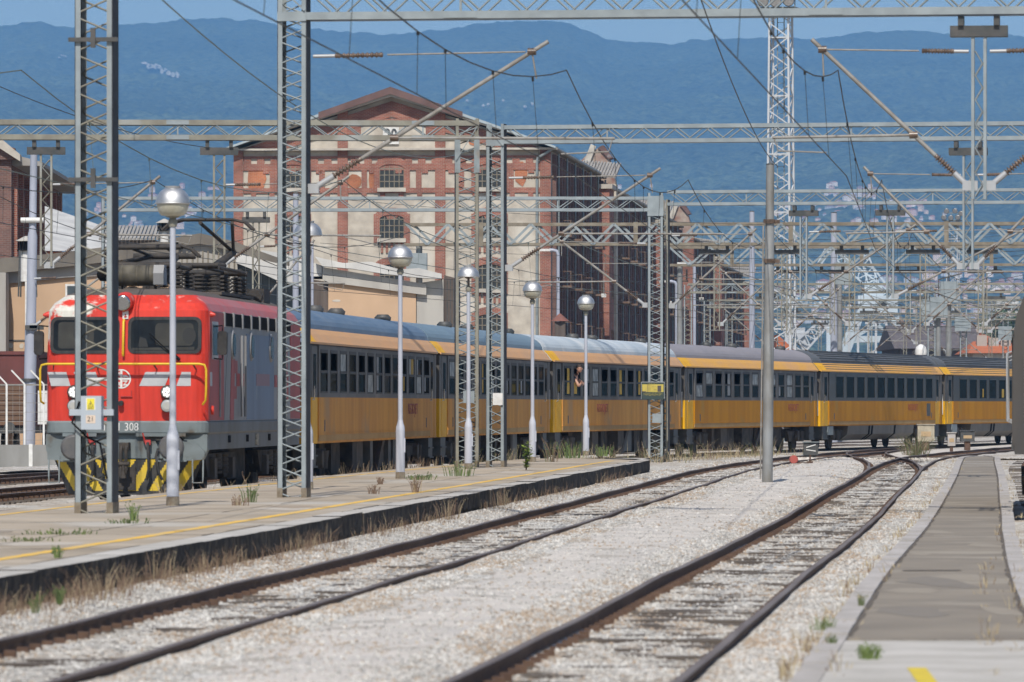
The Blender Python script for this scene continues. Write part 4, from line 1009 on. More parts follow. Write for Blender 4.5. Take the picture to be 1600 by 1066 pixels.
def truss(parent, x0, x1, z, h, d, mc, md, per=1.7, name='beam'):
    q = MB(); c = .12
    for zz in (z+c/2, z+h-c/2):
        for yy in (-d/2,d/2): q.bx(x0,x1,yy-.05,yy+.05,zz-c/2,zz+c/2)
    bo = q.build(name, mc, parent)
    for yy, ph in ((-d/2-.056,0),(d/2+.056,.25)):
        q = MB(); x = x0+.1+ph; k = 0
        while x+per/2 < x1:
            a, b_ = (z+.05,z+h-.05) if k % 2 else (z+h-.05,z+.05)
            for o_ in (-.035,.035): q.bar((x+o_,yy,a),(x+per/2+o_,yy,b_),.035,.05)
            x += per/2; k += 1
        q.build('truss_diagonals', md, bo, fix=False)
    x = x0+3.2
    while x < x1: MB().bx(x-.09,x+.09,-d/2-.11,-d/2-.085,z-.02,z+h+.02).build('splice_plate', mc, bo); x += 6.4
    return bo
def insulator(parent, p0, p1, n=9, r=.07, m='insul'):
    q = MB(); prof = [(0,.03),(.03,.045)]
    for k in range(n):
        t = .06+.88*k/n; dt = .88/n; prof += [(t,.03),(t+dt*.15,r),(t+dt*.4,r),(t+dt*.55,.03)]
    prof += [(.97,.045),(1,.03)]
    q.rev(p0, p1, prof, 10); return q.build('insulator', M[m], parent)
def lerp(a, b, t): return tuple(Vector(a).lerp(Vector(b), t))
def cantilever(parent, x0, zf, xe, ze, xc, y=-.02, zc=5.72, simple=False, m='galv'):
    s_ = 1 if xe > x0 else -1
    a, b = (x0+s_*.14, y, zf), (xe, y, ze)
    q = MB(); q.tube([lerp(a,b,.20), b], .036, 8)
    stz = ze-.22; sa, sb = (x0+s_*.1, y, stz), lerp(a, b, .93)
    q.tube([lerp(sa,sb,.34), lerp(sa,sb,.97)], .014, 6)
    ra = lerp(a, b, .34); rb = (xc+s_*.9, y, ra[2]-.03)
    q.tube([ra, rb], .024, 6)
    q.tube([lerp(ra,rb,.99), (xc+s_*.8, y, ra[2]-.25), (xc, y, zc+.02)], .014, 5)
    q.tube([lerp(a,b,.93), (b[0]-s_*.2, y, b[2]-.62)], .016, 5)
    co = q.build('cantilever', M[m], parent)
    insulator(co, lerp(a,b,.07), lerp(a,b,.20), 8, .062); insulator(co, lerp(sa,sb,.10), lerp(sa,sb,.32), 9, .046)
    q = MB(); q.tube([sa, lerp(sa,sb,.11)], .03, 6); q.build('stay_clamp', M['fit'], co); q = MB(); q.tube([a, lerp(a,b,.08)], .05, 8); q.bx(x0-.05,x0+s_*.2 if s_ > 0 else x0+.05,y-.05,y+.05,zf-.1,zf+.06) if s_ > 0 else q.bx(x0-.2,x0+.05,y-.05,y+.05,zf-.1,zf+.06)
    q.build('clamp', M['fit'], co)
    for p in (lerp(a,b,.34), lerp(a,b,.93)): q = MB(); q.rev((p[0]-.07,y,p[2]),(p[0]+.07,y,p[2]),[(0,.06),(1,.06)],8); q.build('fitting', M['insul'], co)
    return co
def droppost(parent, x, ztop, zbot, m, w_=.24, bw=1.05):
    q = MB(); q.bx(x-bw/2,x+bw/2,-.14,.14,ztop-.36,ztop-.18); q.bx(x-bw*.36,x-bw*.26,-.2,.2,ztop-.18,ztop-.02); q.bx(x+bw*.26,x+bw*.36,-.2,.2,ztop-.18,ztop-.02)
    br = q.build('hanger_bracket', M['steel_black'], parent)
    q = MB()
    for s_ in (-1,1): q.bx(x+s_*w_/2-.026,x+s_*w_/2+.026,-.11,.11,zbot,ztop-.362)
    po = q.build('drop_post', m, parent)
    q = MB()
    for yy in (-.1,.1):
        z = zbot+.05; k = 0; pts = []
        while z < ztop-.4: pts.append((x+(w_/2-.04)*(1 if k % 2 else -1), yy, z)); z += .2; k += 1
        q.tube(pts, .015, 4)
    q.build('lacing', m, po, fix=False)
    return po
def gantry(label, X, Y, z0, rz=0, name='catenary_gantry'):
    return thing(name, label, 'gantry', (X, Y, z0), -rz)

# single mast in front of the locomotive
t = thing('lattice_mast', 'tall lattice mast in front of the red locomotive, with grey switch box', 'mast', (-5.95,81.5,PZ), -.12)
mast(t, 0, .55, .46, 9.6, M['steel_pale'], M['steel_olive'], .27)
for z in (5.05-PZ+.0, 7.05-PZ):
    q = MB(); q.bx(-.36,.36,-.28,-.245,z-.03,z+.03); q.bx(-.03,.04,-.31,-.28,z-.12,z+.16); q.build('clamp_bar', M['steel_black'], t)
q = MB(); q.bx(-.14,.155,-.46,-.25,1.20,1.68); q.bx(-.34,.30,-.30,-.24,1.40,1.49); bxo = q.build('switch_box', mat('box_grey_paint',(.42,.47,.52),.4), t)
q = MB(); q.bx(-.065,.072,-.4625,-.461,1.475,1.65); f = q.build('sticker_ground', M['white'], bxo)
q = MB(); q.bx(-.05,.057,-.465,-.463,1.485,1.64); q.build('warning_sticker', M['signyellow'], f)
q = MB(); zz = 1.53
q.prism([(-.038,zz),(.045,zz),(.0035,zz+.08)], 'y', -.4665, -.4655); q.bx(-.04,.047,-.4665,-.4655,1.495,1.502); q.bx(-.04,.047,-.4665,-.4655,1.51,1.516); tri = q.build('warning_triangle', M['steel_black'], f)
q = MB(); q.prism([(-.026,zz+.007),(.033,zz+.007),(.0035,zz+.065)], 'y', -.4685, -.467); q.build('triangle_field', M['signyellow'], tri)
q = MB(); q.prism([(0,zz+.05),(.012,zz+.05),(.004,zz+.033),(.014,zz+.033),(-.003,zz+.012),(.002,zz+.026),(-.008,zz+.026)], 'y', -.4700, -.469); q.build('flash', M['steel_black'], tri)
q = MB(); q.bx(-.066,.072,-.4625,-.461,1.29,1.405); np_ = q.build('number_label', mat('buff_label',(.66,.54,.44),.6), bxo)
text('21', .1, M['steel_black'], np_, (.003,-.4635,1.347))
q = MB(); q.tube([(-.2,-.26,1.6),(-.3,-.30,1.3),(-.1,-.28,1.1),(.1,-.27,1.0),(.2,-.26,.5)], .016, 5); q.build('cable', M['black'], t)

# gantry over the nearest tracks
t = gantry('nearest gantry: pale lattice mast and long beam across the top of the picture', -3.66, 95.5, PZ, .12)
zb = 8.28-PZ
mast(t, 0, .495, .45, zb+.62, M['steel_pale'], M['steel_pale'], .21)
beam(t, .25, 15.5, zb, .55, .5, M['steel_pale'], M['steel_pale'], .80, .125)
q = MB(); q.bar((-.2,-.24,zb+.55),(.22,-.24,zb+.15),.08,.02); q.bx(-.245,.245,-.25,-.232,zb-.02,zb+.14); q.build('gusset', M['steel_pale'], t)
droppost(t, 11.47, zb, 4.95, M['steel_pale'], .2, .95)
k = 95.5/FPX
cantilever(t, .23, 5.2, 4.30, 7.62, 3.66+float(TA(95.5)))
cantilever(t, 11.40, 5.2, 8.70, 7.62, 3.66+float(TB(94)))
cantilever(t, 11.55, 5.2, 14.6, 7.62, 3.66+float(TR(94)))
# second gantries
t = gantry('olive weathered gantry with long beam over the tracks left of the locomotive', -1.13, 142, PZ, -.05)
zb = 8.42-PZ
mast(t, 0, .59, .5, zb+.55, M['steel_olive'], M['steel'], .24)
beam(t, -22, .3, zb, .5, .5, M['steel_olive'], M['steel_pale'], .82, .13)
q = MB(); q.bar((-.28,-.26,zb-.5),(.25,-.26,zb+.35),.09,.02); q.bx(-.31,-.17,-.275,-.252,zb-.8,zb+.1); q.bx(.17,.31,-.275,-.252,zb-.8,zb+.1); q.build('gusset', M['steel'], t)
q = MB(); q.bx(-.1,.18,-.28,-.26,1.6,1.9); q.build('plate', M['steel_pale'], t)
for X, cants in ((at(74,0,142)[0], ((1,TL1),)), (at(343,0,142)[0], ((1,T0),))):
    x = X+1.13; droppost(t, x, zb, 5.0, M['steel_olive'], .26, .95)
    for sg, f in cants: cantilever(t, x, 5.05, float(f(142))+1.13+sg*.1, 7.25, float(f(142))+1.13)
t = gantry('pale gantry with slim mast starting at the middle of the platform', -.39, 142.4, PZ, .16)
zb = 8.36-PZ
mast(t, 0, .46, .42, zb+.5, M['steel_pale'], M['steel_pale'], .225)
beam(t, .23, 18, zb, .46, .45, M['steel_pale'], M['steel_pale'], .83, .10)
q = MB(); q.bar((-.2,-.22,zb+.42),(.2,-.22,zb-.05),.07,.02); q.bx(-.225,.225,-.235,-.215,zb-.05,zb+.1); q.build('gusset', M['steel_pale'], t)
q = MB(); q.bx(-.05,.2,-.26,-.22,1.55,1.85); q.build('plate', M['white'], t)
x = at(1520,0,141)[0]+.39; droppost(t, x, zb, 4.9, M['steel_pale'], .22, .95)
cantilever(t, .22, 5.0, .39+float(TA(142))-.7, 7.45, .39+float(TA(142)))
cantilever(t, x-.08, 5.0, .39+float(TB(142))-.45, 7.45, .39+float(TB(142)))
cantilever(t, x+.08, 5.0, .39+float(TR(141))+.3, 7.45, .39+float(TR(141)))
# third gantries
t = gantry('grey gantry beam crossing in front of the warehouse wall', 4.66, 185, 0, 0)
zb = 8.12
mast(t, 0, .5, .45, zb+.6, M['steel_pale'], M['steel_pale'], .22)
beam(t, at(160,0,185)[0]-4.66, -.25, zb, .48, .45, M['steel_pale'], M['steel_pale'], .95, .10)
mast(t, at(171,0,185)[0]-4.66, .5, .45, zb+.45, M['steel_pale'], M['steel_pale'], .22, name='mast')
q = MB(); q.bx(-.26,.26,-.25,-.228,zb-.15,zb+.5); q.build('gusset', M['steel_pale'], t)
for px, f in ((400, T0),):
    x = at(px,0,185)[0]-4.66; droppost(t, x, zb, 5.1, M['steel_olive'], .2, .9)
cantilever(t, -.22, 5.1, float(T0(185))-4.66+.1, 7.3, float(T0(185))-4.66)
x = at(400,0,185)[0]-4.66; cantilever(t, x, 5.1, x+1.9, 7.2, x+2.0)
q = MB(); q.bx(-.1,.2,-.27,-.23,1.25,1.55); q.build('plate', M['steel_pale'], t)
t3 = t
t = gantry('grey gantry with dark mast and beam right of the yellow notice', 5.02, 186.5, 0, .16)
zb = 8.36
mast(t, 0, .26, .42, zb+.2, M['steel_olive'], M['steel'], .22)
beam(t, .1, 22, zb, .5, .45, M['steel_pale'], M['steel_pale'], .95, .10)
for px, sgs in ((1263,((-1,TA),)),(1400,())):
    x = at(px,0,184)[0]-5.02; droppost(t, x, zb, 5.3, M['steel_pale'], .2, .95)
cantilever(t, .13, 5.1, float(TA(186))-5.02-.5, 7.6, float(TA(186))-5.02)
x = at(1263,0,184)[0]-5.02; cantilever(t, x+.08, 5.4, float(TB(184))-5.02+.4, 7.7, float(TB(184))-5.02+.2)
x = at(1400,0,184)[0]-5.02; cantilever(t, x+.08, 5.4, float(TR(183))-5.02-.2, 7.7, float(TR(183))-5.02)
# yellow notice on the mast
q = MB(); q.bx(-.37,.37,-.03,0,0,.55); nb = q.build('notice_board', mat('notice_dark_green',(.035,.055,.05),.5), None, (at(1020,0,184.7)[0], 184.66, at(0,624,184.7)[2]))
tag(nb, 'dark notice board with yellow picture and text lines on the lattice mast', 'sign')
q = MB(); q.bx(-.345,.345,-.034,-.0305,.235,.485); yp = q.build('yellow_panel', mat('notice_yellow',(.58,.47,.09),.5,0,(.46,.37,.08),9), nb)
q = MB(); q.bx(-.17,-.15,-.037,-.0345,.235,.485); q.bx(-.10,-.09,-.037,-.0345,.235,.485); q.bx(.03,.13,-.037,-.0345,.30,.31); q.bx(-.05,.1,-.037,-.0345,.42,.425); q.bx(-.345,-.22,-.037,-.0345,.235,.26); q.build('drawing_lines', M['insul'], yp)
q = MB(); q.bx(.15,.27,-.037,-.0345,.245,.44); q.build('dark_picture', mat('notice_picture',(.09,.075,.07),.5), yp)
NTY = mat('notice_text_yellow', (.40,.34,.09), .6, 0, (.06,.07,.05), 30, lo=.5, hi=.54)
for z, a_, b_ in ((.51,-.16,.14),(.205,-.24,.26),(.178,-.31,.31),(.150,-.32,.32),(.122,-.26,.26)):
    x = a_
    q = MB(); q.bx(a_,b_,-.034,-.0305,z-.005,z+.005); q.build('text_line', NTY, nb)
q = MB(); q.bx(-.38,.38,-.035,.01,.55,.565); q.bx(-.38,-.37,-.035,.01,0,.55); q.bx(.37,.38,-.035,.01,0,.55); q.build('rim', M['silver'], nb)
# rusty truss gantries
t = gantry('dusty brown truss gantry with white diagonals and grey relay box', at(655,0,236)[0], 236, -.3, .06)
zb = 8.72; x1 = 30
truss(t, -.6, x1, zb, .95, .7, M['steel_brown'], M['steel_pale'], 1.72)
q = MB(); q.tube([(0,0,0),(0,0,zb)], [.17,.13], 12); q.build('mast', M['pole_old'], t)
q = MB(); q.bx(-.5,.35,-.5,-.1,zb-1.3,zb-.3); q.build('relay_box', M['steel_pale'], t)
for px, f, sg in ((1120,T0,1),(1225,T0,-1),(1440,TA,1),(1330,TB,-1),(1530,TB,1)):
    x = at(px,0,236)[0]-at(655,0,236)[0]; droppost(t, x, zb, 5.2, M['steel_olive'], .22, 1.4)
    cantilever(t, x+sg*.08, 5.5, x+sg*2.7, 7.8, x+sg*2.9, y=-.05)
t = gantry('rear truss gantry with white diagonals seen over the rear coaches', at(1062,0,282)[0], 282, -.3, .06)
zb = 9.0
truss(t, -.6, 30, zb, 1.0, .7, M['steel_brown'], M['steel_pale'], 2.0)
q = MB(); q.tube([(0,0,0),(0,0,zb)], [.17,.13], 12); q.build('mast', M['pole_old'], t)
for px, sg in ((1232,1),(1300,-1),(1418,1),(1425,-1),(1537,-1),(1540,1)):
    x = at(px,0,282)[0]-at(1062,0,282)[0]
    if px not in (1425,1540): droppost(t, x, zb, 5.6, M['steel_olive'], .22, 1.7)
    cantilever(t, x+sg*.08, 5.8, x+sg*2.6, 8.0, x+sg*2.8, y=-.05)
for (px, Y, zb, lab, w_) in ((1075,335,8.7,'distant grey lattice gantry third from the back',26),(1105,392,8.8,'distant grey lattice gantry second from the back',32),(1140,455,8.9,'most distant grey lattice gantry in the yard',40)):
    X = at(px,0,Y)[0]; t = gantry(lab, X, Y, -.3, .05)
    beam(t, 0, w_, zb, .6, .5, M['steel_olive'], M['steel_pale'], 1.2, .12, r=.03)
    mast(t, 0, .5, .45, zb+.5, M['steel_pale'], M['steel_olive'], .3, r=.02); mast(t, w_*.55, .5, .45, zb+.5, M['steel_pale'], M['steel_olive'], .3, r=.02)
    for i in range(5):
        x = w_*(.18+.17*i); droppost(t, x, zb, 5.6, M['steel_olive'], .24, 1.4); sg = 1 if i % 2 else -1
        cantilever(t, x+sg*.08, 5.8, x+sg*2.8, 8.0, x+sg*2.9, y=-.05)
    q = MB(); q.bx(w_*.55-.6,w_*.55+.5,-.6,-.3,zb-1.6,zb-.5); q.build('relay_box', M['steel_pale'], t)

# ------------------------------------------------------------------ overhead lines
def overhead(label, f, sup, zc=5.68, zm=7.45, stag=.2, m='wire', dr=True, z0=None):
    t = thing('overhead_line', label, 'overhead wire')
    cw = []; mw = []; dp = []
    for k, (a, b_) in enumerate(zip(sup, sup[1:])):
        sa, sb = (stag if k % 2 else -stag), (-stag if k % 2 else stag)
        for i in range(13 if k < len(sup)-2 else 14):
            u = i/13; Y = a+(b_-a)*u
            x = float(f(a))*(1-u)+float(f(b_))*u
            x = float(f(a))+(float(f(b_))-float(f(a)))*u
            zz = zm-4*1.0*u*(1-u)
            cw.append((x+sa+(sb-sa)*u, Y, zc)); mw.append((x+(sa+(sb-sa)*u)*.3, Y, zz))
            if dr and i in (2,4,6,7,9,11): dp.append((cw[-1], mw[-1]))
    q = MB(); q.tube(cw, .009, 5); q.build('contact_wire', M[m], t, fix=False)
    q = MB(); q.tube(mw, .011, 5); q.build('messenger_wire', M[m], t, fix=False)
    for a, b_ in dp: q = MB(); q.tube([a,b_], .0045, 4); q.tube([lerp(b_,a,.0),lerp(b_,a,.06)], .02, 5); q.build('dropper', M[m], t, fix=False)
SUP = [49,95.5,142,185,236,282,335,392]
overhead('overhead wires above the track left of the narrow platform', TB, SUP)
overhead('overhead wires above the track beside the wide platform', TA, SUP[:-2])
overhead('overhead wires above the locomotive and the coaches', T0, SUP, m='wireg')
overhead('overhead wires above the track just left of the locomotive', TL1, SUP, m='wire')
overhead('overhead wires above the track of the dark train', TR, SUP)
overhead('overhead wires above the far left track', TL2, SUP, stag=.25)
for i, (p, q_, sag, r_, lab) in enumerate((((250-40,-40,70),(760,222,170),1.2,.010,'greenish feeder wire descending from the top left'),
      ((-40,118,120),(480,232,175),.6,.010,'thin feeder wire crossing the far left sky'),
      ((1085,-30,80),(1215,260,160),.4,.011,'feeder wire descending past the floodlight tower'),
      ((420,300,230),(1600,352,236),.5,.010,'feeder wire strung along the brown truss'),
      ((500,380,250),(1600,392,260),.5,.010,'feeder wire strung behind the middle lamps'),
      ((760,440,300),(1600,470,300),.6,.011,'lower feeder wire over the rear coach roofs'),
      ((380,420,215),(880,455,320),.6,.010,'feeder wire passing along the depot side'),
      ((1130,505,300),(1600,500,300),.4,.011,'lowest wire in front of the harbour cranes'),
      ((1130,455,310),(1600,430,300),.5,.011,'wire crossing the blue crane'))):
    a, b_ = Vector(at(*p)), Vector(at(*q_)); n = 24; qq = MB()
    qq.tube([tuple(a.lerp(b_,k/n)-Vector((0,0,4*sag*(k/n)*(1-k/n)))) for k in range(n+1)], r_, 5)
    tag(qq.build('feeder_wire', M['wireg' if i == 0 else 'wire'], fix=False), lab, 'overhead wire')
rg = random.Random(5)
for i in range(16):
    Y = rg.uniform(290,470); ya = rg.uniform(372,522); q = MB(); n = 20; x0, x1 = rg.uniform(1030,1150), 1640
    a, b_ = Vector(at(x0,ya,Y)), Vector(at(x1,ya+rg.uniform(-26,16),Y-10)); sg = rg.uniform(.2,.7)
    q.tube([tuple(a.lerp(b_,k/n)-Vector((0,0,4*sg*(k/n)*(1-k/n)))) for k in range(n+1)], .012, 4)
    tag(q.build('span_wire', M['wire'], fix=False), 'thin dark span wire in the tangle over the far yard', 'overhead wire', 'span wires over the far yard')

# ------------------------------------------------------------------ poles
def pole(px, ytop, Y, wpx, label, m, zb=-.1, steps=None, px_top=None, top=True):
    x, _, zt = at(px, ytop, Y); r = wpx/2/FPX*Y; h = zt-zb
    t = thing('steel_pole', label, 'pole', (x, Y, zb)); dx = 0 if px_top is None else (px_top-px)/FPX*Y
    q = MB(); P = lambda z: (dx*z/h, 0, z)
    if steps:
        q.rev(P(0), P(h), steps_prof(steps, r), 14)
    else: q.rev(P(0), P(h), [(0,r),(1,r*.8)], 14)
    q.build('shaft', M[m], t); q = MB(); q.rev(P(h),P(h+.05),[(0,r*.85 if not steps else r*steps[-1][1]*1.03),(.6,r*.7 if not steps else r*steps[-1][1]),(1,.02)],12); q.build('cap', M['steel_black'], t)
    return t
def steps_prof(steps, r): return [(t_, r*k_) for t_, k_ in steps]
t = pole(45, 232, 187, 19, 'lilac grey stepped steel pole at the far left, beside the fence', 'pole', 0, [(0,1),(.42,1),(.445,.82),(.72,.80),(.735,.62),(1,.58)], px_top=53)
q = MB(); q.rev((-.25,-.15,7.9),(.5,-.15,7.9),[(0,.09),(1,.09)],10); q.build('camera', M['white'], t)
q = MB(); q.rev((0,0,2.6),(0,0,2.7),[(0,.25),(1,.25)],12); q.bx(-.1,.5,-.3,-.1,4.3,4.45); q.build('collar', M['steel_black'], t)
cantilever(t, .1, 4.45, 2.6, 6.2, 2.9, y=-.25)
t = pole(1199, 258, 137, 17, 'weathered grey steel pole standing alone on the gravel', 'pole_old', -.05, [(0,1),(.48,1),(.485,.92),(.80,.88),(.81,.80),(1,.76)], px_top=1203.5)
for z in (6.25,5.3,):
    q = MB(); q.rev((.05,0,z),(.05,0,z+.1),[(0,.15),(1,.15)],12); q.bx(.12,.3,-.04,.04,z,z+.09); q.build('collar', M['insul'], t)
q = MB(); q.tube([(-.17,-.05,.1),(-.13,-.05,3.2),(-.1,-.05,6.2)], .022, 6); q.build('conduit', M['galv'], t)
for px, yt, Y, w_, lab, m in ((1175,331,262,10,'pale lilac pole at the end of the warehouse row','pole'),(1303,333,286,12,'pale lilac pole with relay box above the fifth coach','pole'),(1312,440,292,10,'brown grey post just behind the pale lilac pole','pole_old'),
                           (462,303,200,11,'pale lilac pole behind the nearest gantry mast','pole'),(488,380,214,5,'thin pale pole beside the depot door','pole'),
                           (1482,446,300,10,'grey post with relay box over the sixth coach','pole_old'),(1466,470,295,9,'shorter grey post with box over the sixth coach','pole_old')):
    t = pole(px, yt, Y, w_, lab, m, -.3)
    h = at(0,yt,Y)[2]+.3
    if px in (1303,1482,1466):
        q = MB(); x = .45 if px == 1303 else 0; zz = h-3.6 if px == 1303 else h-.9
        q.bx(x-.45,x+.45,-.5,-.2,zz,zz+1.1); q.build('relay_box', M['steel_pale'], t)
        q = MB(); q.tube([(x,-.3,zz+1.1),(x,-.3,zz+2.0),(x+1.2,-.3,zz+2.3)], .04, 6); q.build('cable_arm', M['steel_black'], t)
for px, yt, Y, lab in ((872,391,330,'thin pale street light before the second warehouse'),(1057,440,350,'thin pale street light before the fire wall pier'),(1085,412,345,'taller pale street light before the third warehouse')):
    x, _, zt = at(px, yt, Y); t = thing('street_light', lab, 'street light', (x, Y, -.3)); h = zt+.3
    q = MB(); q.tube([(0,0,0),(0,0,h-.25),(-.08,0,h-.06),(-.3,0,h),(-.5,0,h)], .10, 8); q.build('post', M['pole'], t)
    q = MB(); q.bx(-1.05,-.45,-.14,.14,h-.06,h+.07); q.build('lamp_head', M['white'], t)
    q = MB(); q.bx(-.13,.13,-.13,.13,h*.45,h*.45+.3); q.build('bracket', M['galv'], t)
for px, Y, yt in ((1268,420,489),(1286,440,512),(1276,425,500)):
    pass

# floodlight towers
def flood(px, ytop, Y, w0, w1, label, n=13, heads=True):
    x, _, zt = at(px, ytop, Y); t = thing('floodlight_tower', label, 'floodlight tower', (x, Y, -.3), -.25); h = zt+.3
    q = MB(); W = lambda z: (w0+(w1-w0)*z/h)/2
    C = lambda z, i: (W(z)*(-1,1,1,-1)[i], W(z)*(-1,-1,1,1)[i], z)
    r = .07 if w0 < 2 else .1
    for i in range(4): q.bar(C(0,i), C(h,i), r*1.5)
    zs = [h*k/n for k in range(n+1)]
    for k in range(n):
        for i in range(4):
            j = (i+1) % 4; a, b_ = (i,j) if k % 2 else (j,i); q.bar(C(zs[k],a), C(zs[k+1],b_), r*.8)
            if k % 4 == 0: q.bar(C(zs[k],i), C(zs[k],j), r)
    q.build('lattice_frame', M['cranew'], t, fix=False)
    q = MB()
    for s_ in (-.18,.18): q.bar((s_,0,0),(s_,0,h-.3),.05)
    z = .3
    while z < h-.5: q.bar((-.18,0,z),(.18,0,z),.03); z += .4
    q.build('ladder', M['steel'], t, fix=False)
    q = MB(); e = w1/2+.45; q.bx(-e,e,-e,e,h-.05,h+.05)
    for s_ in (-1,1): q.bar((-e,s_*e,h+.9),(e,s_*e,h+.9),.05); q.bar((s_*e,-e,h+.9),(s_*e,e,h+.9),.05)
    for a in (-e,0,e): q.bar((a,-e,h),(a,-e,h+.9),.05)
    q.build('platform_deck', M['steel'], t)
    for k, (dx, dz) in enumerate(((-.75,.35),(0,.3),(.75,.35),(-.45,1.1),(.45,1.1),(1.1,.8))):
        q = MB(); dx *= w1/1.1; q.rev((dx,-e-.05,h+dz+.1),(dx,-e-.42,h+dz-.02),[(0,.1),(.3,.26),(1,.32)],12); l_ = q.build('floodlight', M['steel_black'], t)
        q = MB(); q.rev((dx,-e-.42,h+dz-.02),(dx,-e-.44,h+dz-.027),[(0,.29),(1,.27)],12); q.build('lens', M['silver'], l_)
    return t
flood(1220, 14, 300, 1.38, 1.0, 'tall pale lattice floodlight tower rising over the fourth coach', 30)
flood(1489, 345, 660, 1.5, 1.2, 'distant dark floodlight mast at the right, lamps clustered on top', 22)

# ------------------------------------------------------------------ platform lamps
def lamp(px, ybase, label, glass=True, px_top=None):
    Y = FPX*(H0-PZ)/(ybase-633); x = (px-800)/FPX*Y
    t = thing('platform_lamp', label, 'platform lamp', (x, Y, PZ), 0)
    q = MB(); q.rev((0,0,.14),(0,0,1.02),[(0,.098),(1,.098)],14); q.rev((0,0,1.02),(0,0,1.24),[(0,.098),(.3,.092),(.75,.062),(1,.052)],14); q.rev((0,0,1.24),(0,0,4.32),[(0,.052),(1,.044)],12); q.build('pole', M['polew'], t)
    q = MB(); q.rev((0,0,0),(0,0,.14),[(0,.104),(.9,.102),(1,.09)],14); q.build('pole_foot', M['rustbase'], t)
    q = MB(); q.bx(.06,.106,-.06,.02,.55,.85); q.build('service_hatch', M['polew'], t)
    q = MB(); q.rev((0,0,4.30),(0,0,4.44),[(0,.06),(.5,.075),(.8,.06),(1,.03)],12); q.build('neck', M['steel_olive'], t)
    z = 4.45; hd = MB()
    prof = []
    for k in range(9):
        a = R(k*10); prof.append((math.sin(a)*.235, .262*math.cos(a)**.85 if k < 9 else .06))
    zt = prof[-1][0]
    hd.rev((0,0,z+.225),(0,0,z+.225+zt),[(p[0]/zt, p[1]) for p in prof],24)
    hd.rev((0,0,z+.225+zt-.01),(0,0,z+.225+zt+.02),[(0,.115),(1,.12)],20)
    hd.rev((0,0,z+.195),(0,0,z+.226),[(0,.25),(.2,.272),(.8,.272),(1,.25)],24); hd.build('lamp_dome', M['silver'], t)
    if glass:
        g_ = MB(); g_.rev((0,0,z+.015),(0,0,z+.194),[(0,.13),(.06,.175),(.3,.215),(.7,.24),(1,.25)],24); g_.build('lamp_glass', M['lampglass'], t)
        g_ = MB()
        g_.rev((0,0,z-.02),(0,0,z+.014),[(0,.05),(.5,.09),(1,.125)],10); g_.build('glass_holder', M['steel_olive'], t)
    else:
        g_ = MB(); g_.rev((0,0,4.43),(0,0,z+.19),[(0,.03),(1,.03)],8); g_.rev((0,0,z+.16),(0,0,z+.194),[(0,.06),(1,.1)],10); g_.build('bulb_stem', M['insul'], t)
    return t
lamp(270, 790, 'nearest platform lamp with cream glass, before the locomotive front')
lamp(481, 765, 'platform lamp with open dome missing its glass, behind the gantry mast', False)
lamp(625.5, 748, 'platform lamp with cream glass before the first coach')
lamp(732, 733, 'open dome lamp missing its glass, between two lattice masts', False)
lamp(832, 722, 'platform lamp with cream glass right beside the leafy green shrub')
lamp(915.5, 712, 'farthest platform lamp with cream glass, near the person at the window')
